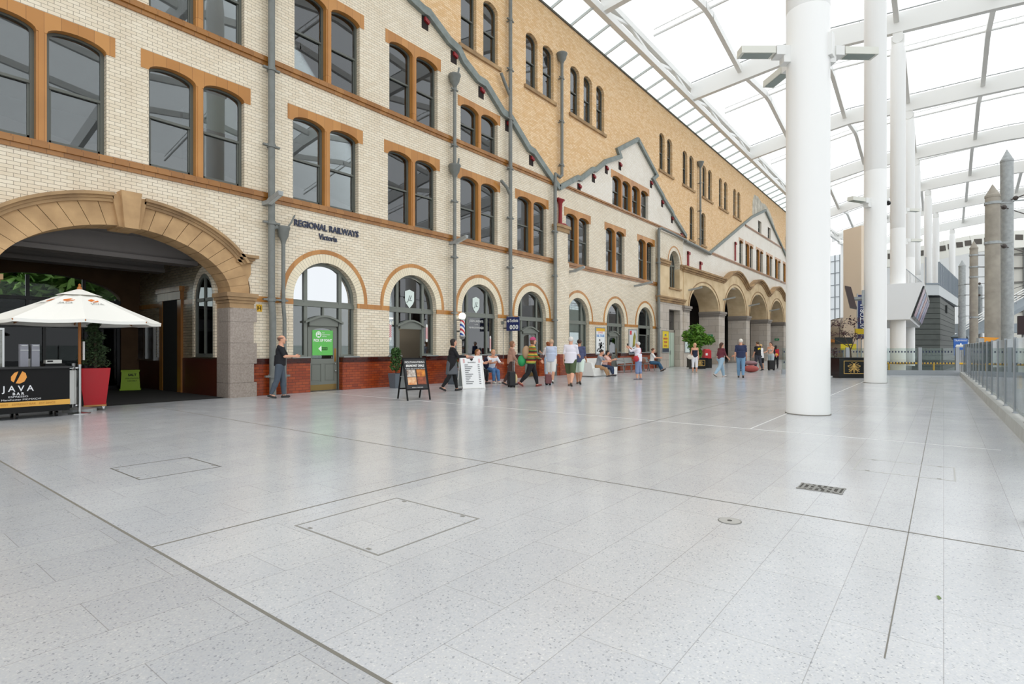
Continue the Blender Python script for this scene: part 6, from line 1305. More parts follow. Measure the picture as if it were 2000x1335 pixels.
def leafy(x, y, lab, hx): tag(MB().add([(x - 0.03, y, 0.001), (x, y + 0.012, 0.01), (x + 0.03, y, 0.004), (x, y - 0.012, 0.002), (x, y, -0.0)], [(0, 1, 2, 3), (0, 3, 2, 4)]).build('fallen_leaf', M('litter_' + hx, '#' + hx, 0.7)), lab, 'leaf')
leafy(3.78, 0.02, 'small green leaf lying on the foreground floor', '6b7f4a')
t = thing('trainer_shoe', 'dark red shoe at the right edge of the floor by the kerb', 'shoe', (5.72, -0.58, 0)); MB().ball((5.75, -0.55, 0.04), (0.13, 0.055, 0.045), 14, 8).ball((5.84, -0.56, 0.07), (0.06, 0.05, 0.05)).build('upper', M('shoe_maroon', '#5c2226', 0.5), t, smooth=True); MB().box(5.63, 5.88, -0.6, -0.5, 0, 0.02).build('sole', BLACK, t)
# ================================================================ people
def nets(F, lo, h):
    """surface nets: vertices and quads of the zero level of a sampled field"""
    S_ = F < 0; nx, ny, nz = F.shape
    c = np.zeros((nx - 1, ny - 1, nz - 1), int)
    for dx in (0, 1):
        for dy in (0, 1):
            for dz in (0, 1): c += S_[dx:nx - 1 + dx, dy:ny - 1 + dy, dz:nz - 1 + dz]
    act = (c > 0) & (c < 8); idx = -np.ones(act.shape, int); ii = np.argwhere(act); idx[act] = np.arange(len(ii))
    acc = np.zeros((len(ii), 3)); cnt = np.zeros(len(ii))
    cor = [(0, 0, 0), (1, 0, 0), (0, 1, 0), (1, 1, 0), (0, 0, 1), (1, 0, 1), (0, 1, 1), (1, 1, 1)]
    for a in range(8):
        for b in range(a + 1, 8):
            d = [cor[b][k] - cor[a][k] for k in range(3)]
            if sum(abs(q) for q in d) != 1: continue
            va = F[ii[:, 0] + cor[a][0], ii[:, 1] + cor[a][1], ii[:, 2] + cor[a][2]]; vb = F[ii[:, 0] + cor[b][0], ii[:, 1] + cor[b][1], ii[:, 2] + cor[b][2]]
            m = (va < 0) != (vb < 0); t = np.where(m, va / np.where(m, va - vb, 1), 0)
            acc += np.where(m[:, None], np.array(cor[a]) + t[:, None] * np.array(d), 0); cnt += m
    V = (ii + acc / np.maximum(cnt, 1)[:, None]) * h + lo
    Q = []
    for ax in range(3):
        sl0 = [slice(None)] * 3; sl1 = [slice(None)] * 3; sl0[ax] = slice(0, -1); sl1[ax] = slice(1, None)
        e = np.argwhere(S_[tuple(sl0)] != S_[tuple(sl1)]); u, v = [(1, 2), (2, 0), (0, 1)][ax]
        e = e[(e[:, u] > 0) & (e[:, v] > 0) & (e[:, u] < F.shape[u] - 1) & (e[:, v] < F.shape[v] - 1)]
        ins = S_[e[:, 0], e[:, 1], e[:, 2]]
        def g(du, dv):
            q = e.copy(); q[:, u] += du; q[:, v] += dv; return idx[q[:, 0], q[:, 1], q[:, 2]]
        A, B, C, D_ = g(-1, -1), g(0, -1), g(0, 0), g(-1, 0)
        Q.append(np.where(ins[:, None], np.stack([A, B, C, D_], 1), np.stack([D_, C, B, A], 1)))
    Q = np.concatenate(Q); Q = Q[(Q >= 0).all(1)]
    return V, Q
def grid(lo, hi, h):
    lo = np.array(lo, float) - 2.5 * h; hi = np.array(hi, float) + 2.5 * h
    n = np.ceil((hi - lo) / h).astype(int) + 1
    return lo, np.stack(np.meshgrid(*[lo[k] + np.arange(n[k]) * h for k in range(3)], indexing='ij'), -1)
def cap(P, a, b, ra, rb):
    a = np.array(a, float); b = np.array(b, float); d = b - a; L2 = max(d @ d, 1e-9)
    t = np.clip(((P - a) @ d) / L2, 0, 1); return np.linalg.norm(P - a - t[..., None] * d, axis=-1) - (ra + (rb - ra) * t)
def ell(P, c, r, R=None):
    q = P - np.array(c, float)
    if R is not None: q = q @ R
    r = np.array(r, float); k0 = np.linalg.norm(q / r, axis=-1); k1 = np.linalg.norm(q / (r * r), axis=-1)
    return k0 * (k0 - 1) / np.maximum(k1, 1e-9)
def smin(a, b, k):
    h = np.clip(0.5 + 0.5 * (b - a) / k, 0, 1); return b + (a - b) * h - k * h * (1 - h)
def nrm(v): v = np.array(v, float); return v / np.linalg.norm(v)
def rot(ax, a):
    m = Matrix.Rotation(a, 3, ax); return np.array(m)
SKIN = M('skin', '#d9a184', 0.55); SKIN2 = M('skin_tan', '#b97f60', 0.55); EYEW = M('eye_white', '#e9e6e0', 0.3); EYED = M('iris_dark', '#2a211d', 0.3); LIP = M('lips', '#b06a60', 0.5)
def person(label, loc, head, H=1.72, legs=((8, 4), (-10, 14)), arms=((5, 8, 12), (5, 8, 12)), lean=3, seat=None, fem=False, top=('#ffffff', 0.55, 0.0), bot=('#4a5a70', 'trousers', 0.97), shoes='#2a2a2a', hair=('#5a4030', 'short'), turn=0, nod=0, skin=None, bulk=1.0, topmat=None, knees=12, spread=0.0, inward=0.0, extra=None, under=None):
    """head: walking direction in degrees; legs: (hip flex, knee flex); arms: (shoulder flex, abduction, elbow flex), left then right"""
    skin = skin or SKIN
    t = thing('person', label, 'person', (loc[0], loc[1], 0), math.radians(head - 90))
    J = {}; r_ = lambda x: math.radians(x)
    hipw = 0.055 * H; an = []
    for i, s in enumerate((-1, 1)):
        a, b = legs[i]; sp_ = s * math.sin(r_(spread))
        hip = np.array([s * hipw, 0, 0]); kn = hip + 0.245 * H * nrm([sp_ * 0.5, math.sin(r_(a)), -math.cos(r_(a))]); ak = kn + 0.24 * H * nrm([sp_ * 0.2, math.sin(r_(a - b)), -math.cos(r_(a - b))])
        J[s] = [hip, kn, ak]; an.append(ak[2])
    pz = (seat + 0.09) if seat else 0.048 * H - min(an)
    P0 = np.array([0, 0, pz])
    for s in (-1, 1): J[s] = [q + P0 for q in J[s]]
    if seat:
        for s in (-1, 1):
            if J[s][2][2] < 0.045 * H: J[s][2][2] = 0.045 * H
    RL = rot('X', -r_(lean)); up = RL @ np.array([0, 0, 1.0]); fw = RL @ np.array([0, 1.0, 0])
    nk = P0 + up * 0.295 * H; sw = (0.086 if fem else 0.097) * H * (0.5 + bulk * 0.5)
    RH = rot('Z', r_(turn)) @ rot('X', -r_(nod)); hc = nk + up * 0.06 * H + RH @ np.array([0, 0.012 * H, 0.052 * H])
    SH = {}; EL = {}; WR = {}; HD = {}
    for i, s in enumerate((-1, 1)):
        f, ab, e = arms[i]; sh = nk - up * 0.012 * H + np.array([s * sw, 0, 0])
        d1 = nrm([s * math.sin(r_(ab)), math.sin(r_(f)) * math.cos(r_(ab)), -math.cos(r_(f)) * math.cos(r_(ab))])
        el = sh + 0.165 * H * d1; d2 = nrm([s * math.sin(r_(ab)) * 0.4 - s * math.sin(r_(inward)), math.sin(r_(f + e)), -math.cos(r_(f + e))])
        wr = el + 0.145 * H * d2; SH[s], EL[s], WR[s], HD[s] = sh, el, wr, d2
    B = bulk * H
    def torso(P, o=0.0):
        d = ell(P, P0 + up * 0.02 * H, (0.098 * B + o, 0.072 * B + o, 0.085 * H + o), RL)
        d = smin(d, ell(P, P0 + up * 0.12 * H + fw * 0.006 * H * bulk, ((0.078 if fem else 0.088) * B + o, 0.062 * B + o, 0.1 * H + o), RL), 0.06)
        d = smin(d, ell(P, P0 + up * 0.215 * H, (0.098 * B + o, 0.067 * B + o, 0.085 * H + o), RL), 0.06)
        for s in (-1, 1):
            d = smin(d, cap(P, nk - up * 0.02 * H, SH[s], 0.036 * B + o, 0.036 * B + o), 0.04)
            if fem: d = smin(d, ell(P, P0 + up * 0.21 * H + fw * 0.055 * H + np.array([s * 0.04 * H, 0, 0]), (0.036 * H + o, 0.032 * H + o, 0.036 * H + o)), 0.03)
        return d
    def leg(P, s, o=0.0, fr=1.0):
        h_, k_, a_ = J[s]; d = cap(P, h_ + [0, 0, -0.01], k_, 0.056 * B + o, 0.036 * B + o)
        if fr <= 0.5: return cap(P, h_, h_ + (k_ - h_) * fr * 2, 0.056 * B + o, (0.056 - 0.018 * fr * 2) * B + o * 1.3)
        e_ = k_ + (a_ - k_) * (fr - 0.5) * 2; rE = 0.023 * H
        m_ = k_ + (a_ - k_) * 0.35
        if fr > 0.68: d = smin(d, cap(P, m_, e_, 0.037 * B + o, rE + o), 0.02); d = smin(d, cap(P, k_, m_, 0.035 * B + o, 0.037 * B + o), 0.02)
        else: d = smin(d, cap(P, k_, e_, 0.036 * B + o, 0.036 * B + o), 0.02)
        return d
    def arm(P, s, o=0.0, fr=1.0):
        d = cap(P, SH[s], SH[s] + (EL[s] - SH[s]) * min(1, fr * 2), 0.029 * B + o, (0.029 - 0.006 * min(1, fr * 2)) * B + o)
        if fr > 0.5: e_ = EL[s] + (WR[s] - EL[s]) * (fr - 0.5) * 2; d = smin(d, cap(P, EL[s], e_, 0.0235 * B + o, 0.0165 * H + o), 0.02)
        return d
    pts = np.array([hc + [0.1, 0.1, 0.14], hc - [0.1, 0.1, 0], P0 - [0.2, 0.16, 0], P0 + [0.2, 0.16, 0]] + [q for s in (-1, 1) for q in (J[s][1], J[s][2] - [0.1, 0.1, 0.05], J[s][2] + [0.1, 0.2, 0], SH[s] + [s * 0.07, 0, 0], EL[s], WR[s])])
    lo, hi = pts.min(0) - 0.07, pts.max(0) + 0.07
    h = 0.016; l0, P = grid(lo, hi, h)
    F = torso(P)
    for s in (-1, 1):
        F = smin(F, leg(P, s), 0.035); F = smin(F, arm(P, s), 0.03)
        F = smin(F, cap(P, J[s][2] + [0, -0.01, -0.02], J[s][2] + [0, 0.09, -0.045 * H + 0.03], 0.03, 0.022), 0.02)
    F = smin(F, cap(P, nk - up * 0.03 * H, hc - up * 0.02 * H, 0.036 * H * (0.85 if fem else 1), 0.032 * H), 0.03)
    F = smin(F, ell(P, hc, (0.04 * H, 0.05 * H, 0.058 * H), RH), 0.02)
    Vb, Qb = nets(F, l0, h); VS = [Vb]; QS = [Qb]; MI = [0] * len(Qb); off = len(Vb)
    # head with face
    k = H / 1.72 * 1.05; l1, Ph = grid(hc - 0.15 * k, hc + 0.15 * k, 0.007)
    q = (Ph - hc) @ RH / k
    f = ell(q, (0, -0.008, 0.025), (0.073, 0.092, 0.085)); f = smin(f, ell(q, (0, 0.022, -0.045), (0.053, 0.062, 0.062)), 0.03)
    f = smin(f, cap(q, (0, 0.088, 0.015), (0, 0.108, -0.02), 0.008, 0.013), 0.012); f = smin(f, cap(q, (-0.03, 0.083, 0.03), (0.03, 0.083, 0.03), 0.008, 0.008), 0.014)
    for s in (-1, 1):
        f = np.maximum(f, -ell(q, (s * 0.031, 0.092, 0.01), (0.016, 0.014, 0.011))); f = smin(f, ell(q, (s * 0.074, -0.005, 0.0), (0.01, 0.02, 0.032)), 0.006)
    f = smin(f, cap(q, (-0.018, 0.082, -0.052), (0.018, 0.082, -0.052), 0.006, 0.006), 0.008); f = smin(f, ell(q, (0, 0.07, -0.092), (0.022, 0.018, 0.016)), 0.015)
    f = smin(f, cap(q, (0, -0.02, -0.06), (0, -0.035, -0.14), 0.05, 0.052), 0.025)
    Vh, Qh = nets(f, l1, 0.007); VS.append(Vh); QS.append(Qh + off); cq = ((Vh[Qh].mean(1) - hc) @ RH) / k
    MI += list(np.where((np.abs(cq[:, 0]) < 0.024) & (np.abs(cq[:, 2] + 0.052) < 0.008) & (cq[:, 1] > 0.075), 3, 0)); off += len(Vh)
    # hands: palm, thumb and four unequal bent fingers
    for s in (-1, 1):
        d = HD[s]; side = np.array([-s, 0, 0.0]); side = nrm(side - d * (side @ d)); acr = nrm(np.cross(d, side)) * s; w0 = WR[s]
        if acr[1] < 0 and abs(d[2]) > 0.5: acr = -acr
        l2, Pg = grid(w0 + d * 0.08 - 0.13, w0 + d * 0.08 + 0.13, 0.0055)
        g = cap(Pg, w0 - d * 0.03, w0 + d * 0.02, 0.03 * k, 0.028 * k)
        for o_ in (-0.026, -0.009, 0.009, 0.026): g = smin(g, cap(Pg, w0 + d * 0.02 + acr * o_ * 0.7, w0 + d * 0.085 + acr * o_, 0.016, 0.0135), 0.01)
        for o_, L in ((0.028, 0.068), (0.0095, 0.078), (-0.0095, 0.073), (-0.028, 0.056)):
            p0 = w0 + d * 0.085 + acr * o_; p1 = p0 + nrm(d + side * 0.28) * L * 0.45; p2 = p1 + nrm(d + side * 0.9) * L * 0.33; p3 = p2 + nrm(d * 0.6 + side) * L * 0.26
            fg = np.minimum(np.minimum(cap(Pg, p0, p1, 0.0088, 0.0082), cap(Pg, p1, p2, 0.0082, 0.0075)), cap(Pg, p2, p3, 0.0075, 0.0065)); g = smin(g, fg, 0.003)
        p0 = w0 + d * 0.025 + acr * 0.024; p1 = p0 + nrm(d * 0.8 + acr * 0.7 + side * 0.35) * 0.042; p2 = p1 + nrm(d + acr * 0.2 + side * 0.4) * 0.034
        g = smin(g, np.minimum(cap(Pg, p0, p1, 0.012, 0.0105), cap(Pg, p1, p2, 0.0105, 0.0085)), 0.006)
        Vg, Qg = nets(g, l2, 0.0055); VS.append(Vg); QS.append(Qg + off); MI += [0] * len(Qg); off += len(Vg)
    V = np.concatenate(VS).tolist(); Q = [list(map(int, q_)) for q_ in np.concatenate(QS)]
    mb = MB(); mb.v = [tuple(v) for v in V]; mb.f = Q; mb.m = [int(m) for m in MI]
    for s in (-1, 1):
        for rr, yy, mi in ((0.0125, 0.078, 1), (0.0075, 0.0855, 2)):
            mb.mi = mi; c = hc + RH @ (np.array([s * 0.031, yy, 0.01]) * k); mb.ball(tuple(c), rr * k, 8, 6)
    mb.build('body', [skin, EYEW, EYED, LIP], t, smooth=True, local=True, norm=False)
    def part(name, F, l0, h, mat):
        if (F < 0).sum() < 5: return None
        V_, Q_ = nets(F, l0, h); m = MB(); m.v = [tuple(v) for v in V_]; m.f = [list(map(int, q_)) for q_ in Q_]; m.m = [0] * len(m.f)
        return m.build(name, mat, t, smooth=True, local=True, norm=False)
    # upper garment
    tc, slv, hem = top[:3]; style = top[3] if len(top) > 3 else 'tee'
    l3, Pt = grid(lo, hi, 0.0145); o = 0.014
    Ft = torso(Pt, o)
    if hem < 0.0 and style != 'tank' and not seat:      # the shirt hangs straight over the hips
        w_ = 0.012 if style == 'loose' else 0.004; q_ = (Pt - P0) @ RL; zz = np.clip(q_[..., 2], -0.2, 0.17 * H)
        el_ = (np.sqrt((q_[..., 0] / (0.1 * B + o + w_)) ** 2 + (q_[..., 1] / (0.076 * B + o + w_)) ** 2) - 1) * 0.075 * B
        Ft = smin(Ft, np.maximum(el_, np.abs(q_[..., 2] - 0.03 * H) - 0.12 * H), 0.03)
    elif style == 'loose': Ft = smin(Ft, ell(Pt, P0 + up * 0.08 * H, (0.11 * B, 0.09 * B, 0.15 * H), RL), 0.05)
    nkd = ((Pt - nk) @ up); neckcut = (0.012 if style != 'tank' else -0.035) * H
    Ft = np.maximum(Ft, nkd - neckcut + np.clip(0.5 * (Pt - nk) @ fw, -0.02, 0.03) * (1 if style != 'tank' else 1.5))
    if style != 'tank' and slv > 0:
        for s in (-1, 1): Ft = smin(Ft, arm(Pt, s, o * 0.75, slv), 0.025)
    if style == 'tank':
        for s in (-1, 1): Ft = np.minimum(Ft, np.maximum(cap(Pt, nk - up * 0.08 * H + np.array([s * 0.05 * H, 0.0, 0]), nk + up * 0.0 * H + np.array([s * 0.055 * H, 0, 0]), 0.022, 0.018) , torso(Pt, o + 0.004)))
    Ft = np.maximum(Ft, (P0[2] + hem) - Pt[..., 2] if not seat else -((Pt - P0) @ up) + hem)
    part('top', Ft, l3, 0.0145, topmat or M('cloth_' + tc[1:], tc, 0.85))
    for bc, kind, fr in ([bot] + ([under] if under else [])):
        Fb = np.maximum(ell(Pt, P0 + up * 0.015 * H, (0.098 * B + 0.011, 0.072 * B + 0.011, 0.09 * H), RL), ((Pt - P0) @ up) - 0.06 * H)
        if kind == 'tights': Fb = Fb * 0 + 9.0
        if kind == 'skirt':
            kz = J[-1][1] + J[1][1]; e_ = P0 + (kz / 2 - P0) * fr * 2; Fb = smin(Fb, cap(Pt, P0, e_, 0.1 * B, 0.12 * B), 0.05); Fb = np.maximum(Fb, ((e_ - Pt) @ nrm(P0 - e_)))
        else:
            for s in (-1, 1): Fb = smin(Fb, leg(Pt, s, (0.006 if under else 0.011) if kind != 'wide' else 0.022, fr), 0.03)
        part(kind if kind in ('skirt', 'tights') else ('shorts' if fr <= 0.5 else 'trousers'), Fb, l3, 0.0145, M('cloth_' + bc[1:], bc, 0.85))
    for s in (-1, 1):
        a_ = J[s][2]; shin = nrm(J[s][1] - J[s][2]); fy = nrm(np.array([0, 1.0, 0]) - shin * shin[1]) if abs(shin[1]) < 0.85 else np.array([0, 0.3, 0.95])
        tl = math.atan2(fy[2], fy[1]) * 0.75; fd_ = np.array([0, math.cos(tl), math.sin(tl)]); ud = np.array([0, -math.sin(tl), math.cos(tl)])
        ls, Ps = grid(a_ - [0.09, 0.2, 0.17], a_ + [0.09, 0.26, 0.12], 0.011)
        hz = a_ - ud * 0.032 * H
        Fs = cap(Ps, hz - fd_ * 0.035, hz + fd_ * 0.13, 0.042, 0.036); Fs = smin(Fs, cap(Ps, a_ - ud * 0.015, a_ + ud * 0.03, 0.034, 0.032), 0.03)
        Fs = np.maximum(Fs, -((Ps - (a_ - ud * 0.046 * H)) @ ud)); sh_ = part('shoe', Fs, ls, 0.011, M('shoe_' + shoes[1:], shoes, 0.5))
        if sh_:
            fo_ = a_ - ud * 0.044 * H; x_ = np.array([1.0, 0, 0]); MB().hexa([tuple(fo_ + x_ * sx * 0.034 + fd_ * fy_ + ud * uz) for uz in (-0.006, 0.008) for sx, fy_ in ((-1, -0.06), (1, -0.06), (1, 0.14), (-1, 0.14))]).build('sole', M('shoe_sole', '#4a4744', 0.7), sh_, local=True)
    hcx, hk = hair; l4, Pr = grid(hc - 0.17 * k - [0, 0.05, 0.3 if 'long' in hk else 0.02], hc + 0.17 * k, 0.009); q = (Pr - hc) @ RH / k
    Fr = ell(q, (0, -0.016, 0.032), (0.083, 0.1, 0.089)); face = q[..., 1] - 0.052 + np.clip(-(q[..., 2] - 0.045), 0, 0.2) * 1.1 - np.clip(q[..., 2] - 0.07, 0, 1) * 1.4
    Fr = np.maximum(Fr, face); Fr = np.maximum(Fr, -0.05 - q[..., 2])
    if 'long' in hk: Fr = smin(Fr, cap(q, (0, -0.075, 0.0), (0, -0.095, -0.21), 0.062, 0.045), 0.04)
    if 'bob' in hk:
        for s in (-1, 1): Fr = smin(Fr, cap(q, (s * 0.06, -0.03, 0), (s * 0.062, -0.02, -0.085), 0.034, 0.03), 0.03)
        Fr = smin(Fr, ell(q, (0, -0.06, -0.045), (0.07, 0.04, 0.06)), 0.03)
    if 'bun' in hk: Fr = smin(Fr, ell(q, (0, -0.1, 0.06), (0.035, 0.035, 0.035)), 0.01)
    if 'bald' in hk: Fr = np.maximum(Fr, q[..., 2] - 0.055)
    part('hair', Fr, l4, 0.009, M('hair_' + hcx[1:], hcx, 0.75))
    if 'beanie' in hk:
        Fq = np.maximum(ell(q, (0, -0.014, 0.045), (0.09, 0.105, 0.1)), 0.03 - q[..., 2]); part('knitted_hat', Fq, l4, 0.009, M('hat_pink', '#b84a72', 0.9))
    if extra: extra(t, dict(nk=nk, P0=P0, hc=hc, SH=SH, EL=EL, WR=WR, HD=HD, up=up, fw=fw, H=H))
    t['_wr'] = 0; del t['_wr']
    R = Matrix.Rotation(math.radians(head - 90), 4, 'Z')
    return lambda p: tuple(R @ Vector(tuple(p)) + Vector((loc[0], loc[1], 0))), dict(nk=nk, P0=P0, hc=hc, WR=WR, SH=SH, HD=HD, EL=EL, J=J)
def bag(name, lab, cat, world, c, r, hx, straps=(), mat=None):
    """soft bag: rounded body and straps, standing as its own thing"""
    q = world(c); t = thing(name, lab, cat, (q[0], q[1], q[2] - r[2]))
    MB().ball(q, r, 14, 10).build('bag_body', mat or M('bag_' + hx[1:], hx, 0.7), t, smooth=True)
    if straps: 
        m = MB()
        for s in straps: m.tube([world(p) for p in s], 0.012, 6)
        m.build('strap', M('bag_strap_' + hx[1:], hx, 0.7), t, smooth=True)
    return t
def suitcase(lab, x, y, rz, hx, h_=0.55, tilt=0.0):
    t = thing('wheeled_suitcase', lab, 'suitcase', (x, y, 0), rz); t.rotation_euler = (tilt, 0, rz)
    m = MB(); m.box(-0.19, 0.19, -0.11, 0.11, 0.06, h_); b = m.build('shell', M('case_' + hx[1:], hx, 0.6), t, local=True)
    bv = b.modifiers.new('bevel', 'BEVEL'); bv.width = 0.03; bv.segments = 3
    MB().tube([(-0.1, 0.08, h_), (-0.1, 0.08, h_ + 0.38), (0.1, 0.08, h_ + 0.38), (0.1, 0.08, h_)], 0.01, 6).build('handle', STEEL, t, local=True)
    for sx in (-1, 1): MB().tube([(sx * 0.15 - 0.015, 0.06, 0.035), (sx * 0.15 + 0.015, 0.06, 0.035)], 0.035, 10).tube([(sx * 0.15 - 0.015, -0.06, 0.035), (sx * 0.15 + 0.015, -0.06, 0.035)], 0.035, 10).build('wheel', BLACK, t, local=True)
    MB().box(-0.14, 0.14, -0.125, -0.1, 0.15, h_ - 0.12).build('front_pocket', M('case_' + hx[1:]), b, local=True)
A3 = np.array
# walkers on the left
W, j = person('person in black tee and grey jeans walking past the thick downpipe, arms bent in front', (7.98, 14.25), -38, 1.70, ((9, 6), (-8, 14)), ((28, 6, 62), (28, 6, 62)), 3, top=('#1c1c22', 0.42, -0.02), bot=('#4b5561', 'trousers', 0.96), shoes='#1d1d1f', hair=('#7a5a4c', 'short bald'), inward=20)
W, j = person('woman in black jacket, grey skirt, black tights and boots walking past the shrub pot', (12.6, 12.25), -35, 1.66, ((16, 6), (-14, 20)), ((30, 8, 60), (30, 8, 58)), 4, fem=True, top=('#17171b', 0.98, -0.06), bot=('#5a5d62', 'skirt', 0.42), shoes='#0f0f10', hair=('#2a211e', 'bob'), inward=5, under=('#121214', 'tights', 0.97))
bag('handbag', 'dusky pink flat bag carried in front of the woman in black', 'bag', W, j['WR'][1] + A3([-0.12, 0.16, -0.02]), (0.17, 0.12, 0.05), '#a8837c')
# seated pair by the barber window
W, j = person('seated person in white tee and black trousers on the bench, side on, hands raised', (15.75, 14.05), -75, 1.66, ((82, 78), (78, 82)), ((35, 8, 70), (30, 8, 65)), 8, seat=0.45, fem=True, top=('#eeeeee', 0.45, -0.06, 'loose'), bot=('#1a1a1d', 'trousers', 0.95), shoes='#2c2c2e', hair=('#8a5a34', 'long'), turn=-8, bulk=1.1)
W, j = person('seated person in white and navy raglan top and jeans leaning on the bench', (16.62, 14.05), -110, 1.72, ((80, 70), (84, 84)), ((40, 14, 50), (40, 14, 55)), 22, seat=0.45, top=('#e6e8ee', 0.45, -0.06), bot=('#4f78a8', 'trousers', 0.95), shoes='#ddd9d0', hair=('#b98a5a', 'short'), nod=-12, inward=15)
t = thing('shoulder_jacket', 'navy jacket hanging at the shoulder of the leaning seated person', 'jacket', (16.5, 14.2, 0.6)); MB().ball((16.43, 14.1, 0.78), (0.1, 0.14, 0.24), 12, 8).build('cloth', M('cloth_navy_j', '#272b46', 0.9), t, smooth=True)
# hat and striped jumper
STRJ = stripes('striped_knit', ('#5d7a3a', '#c9b24a', '#9a3a2e', '#3a2f28', '#6b7f3c', '#b5602e'), 0.045, rough=0.95)
W, j = person('person in pink knitted hat, striped jumper and black trousers walking with a pack', (15.75, 11.45), -38, 1.76, ((24, 12), (-18, 24)), ((18, 12, 40), (14, 10, 30)), 6, fem=True, top=('#6b7f3c', 0.97, -0.08, 'loose'), bot=('#17161a', 'trousers', 0.96), shoes='#7a2c22', hair=('#6a4a38', 'bob beanie'), topmat=STRJ, bulk=1.08)
bag('backpack', 'brown and cream backpack on the striped jumper wearer', 'bag', W, j['nk'] + A3([-0.02, -0.22, -0.2]), (0.17, 0.12, 0.24), '#a98a6a', [[j['nk'] + A3([s * 0.12, -0.14, -0.02]), j['nk'] + A3([s * 0.12, 0.02, 0.03]), j['nk'] + A3([s * 0.13, 0.1, -0.1])] for s in (-1, 1)])
bag('shoulder_bag', 'bright green soft bag slung behind the striped jumper wearer', 'bag', W, j['P0'] + A3([-0.12, -0.3, 0.02]), (0.15, 0.15, 0.2), '#2f9a5c')
suitcase('black wheeled suitcase trailing behind the striped jumper wearer', 15.15, 11.85, math.radians(-38 - 90), '#1b1b1e', 0.55)
W, j = person('person in dusky pink top and brown skirt half hidden behind the striped jumper wearer', (15.95, 12.5), -40, 1.62, ((14, 8), (-12, 18)), ((10, 8, 24), (10, 8, 24)), 4, fem=True, top=('#b38a78', 0.9, -0.06), bot=('#4a3430', 'trousers', 0.95), shoes='#3a3030', hair=('#8a6248', 'bob'))
# girl with red bag
W, j = person('woman with long auburn hair in white top and light jeans turned to the wall', (20.8, 14.15), 70, 1.64, ((4, 4), (-4, 4)), ((25, 6, 85), (4, 6, 10)), 2, fem=True, top=('#e4dcdc', 0.6, 0.0), bot=('#a9c3dc', 'wide', 0.96), shoes='#e9e6e2', hair=('#8a4a22', 'long'))
bag('shoulder_bag', 'red soft shoulder bag of the woman with auburn hair', 'bag', W, j['P0'] + A3([0.2, -0.14, 0.06]), (0.13, 0.16, 0.19), '#c62d3c', [[j['nk'] + A3([0.12, 0.0, 0.02]), j['nk'] + A3([0.16, -0.08, -0.2]), j['P0'] + A3([0.2, -0.14, 0.22])]])
# older group walking away
W, j = person('white haired man in white shirt, olive shorts and sandals walking away', (16.85, 10.5), 20, 1.78, ((18, 8), (-16, 18)), ((-10, 10, 20), (24, 10, 46)), 5, top=('#e3dfe8', 0.46, -0.1, 'loose'), bot=('#4c5a3c', 'wide', 0.47), shoes='#5a4436', hair=('#d9d4cf', 'short'), skin=M('skin_pink', '#dba488', 0.55), bulk=1.08)
W, j = person('person in pale blue shirt and white shorts beside the man in olive shorts', (18.0, 12.1), 25, 1.7, ((12, 6), (-12, 16)), ((14, 8, 24), (-8, 8, 14)), 4, fem=True, top=('#c3cde2', 0.5, -0.06, 'loose'), bot=('#f0efec', 'wide', 0.5), shoes='#d8d0c8', hair=('#c9a88a', 'short'))
W, j = person('dark haired person in navy top and mint shorts ahead of the man in olive shorts', (18.1, 10.9), 20, 1.7, ((16, 8), (-14, 16)), ((10, 8, 24), (14, 8, 30)), 4, top=('#4a5070', 0.5, -0.06), bot=('#d6e6da', 'wide', 0.47), shoes='#4a3a30', hair=('#3a2a24', 'short'), skin=SKIN2)
suitcase('small grey and red wheeled case behind the group in shorts', 16.9, 11.5, math.radians(40), '#7a4a4c', 0.4)
# couple on the white bench
W, j = person('seated man in grey tee and tan trousers on the white bench, looking down', (23.55, 13.15), -78, 1.74, ((70, 50), (74, 60)), ((38, 8, 50), (38, 8, 50)), 16, seat=0.4, top=('#8f949c', 0.42, -0.06), bot=('#a8835e', 'trousers', 0.95), shoes='#3f3a36', hair=('#2a2220', 'short'), nod=18, inward=18)
W, j = person('seated woman in pink top and dark jeans beside the man in grey', (24.3, 13.2), -80, 1.64, ((78, 72), (74, 62)), ((42, 8, 62), (42, 8, 62)), 14, seat=0.4, fem=True, top=('#e0b9b0', 0.4, -0.05), bot=('#2d3d58', 'trousers', 0.95), shoes='#2c2c30', hair=('#251d1c', 'bob'), nod=15, inward=18)
# lady taking a photo
W, j = person('grey haired woman in white top and blue cropped trousers taking a photo', (22.2, 10.4), 95, 1.62, ((3, 3), (-4, 4)), ((70, 12, 62), (72, 12, 60)), 1, fem=True, top=('#e9e4ee', 0.75, -0.08, 'loose'), bot=('#7d8fb3', 'wide', 0.74), shoes='#8a8690', hair=('#d2d0cd', 'short'), skin=M('skin_pink'), inward=25)
bag('shoulder_bag', 'red patterned cross-body bag of the woman taking a photo', 'bag', W, j['P0'] + A3([-0.22, 0.02, 0.04]), (0.08, 0.13, 0.13), '#b8323e', [[j['P0'] + A3([-0.2, -0.02, 0.15]), j['nk'] + A3([-0.02, -0.15, -0.16]), j['nk'] + A3([0.11, -0.08, 0.0])]])
q = W((j['WR'][-1] + j['WR'][1]) / 2 + A3([0, 0.06, 0.08])); tag(MB().box(q[0] - 0.04, q[0] + 0.04, q[1] - 0.02, q[1] + 0.02, q[2], q[2] + 0.1).build('small_camera', BLACKG), 'small black camera held up by the grey haired woman', 'camera')
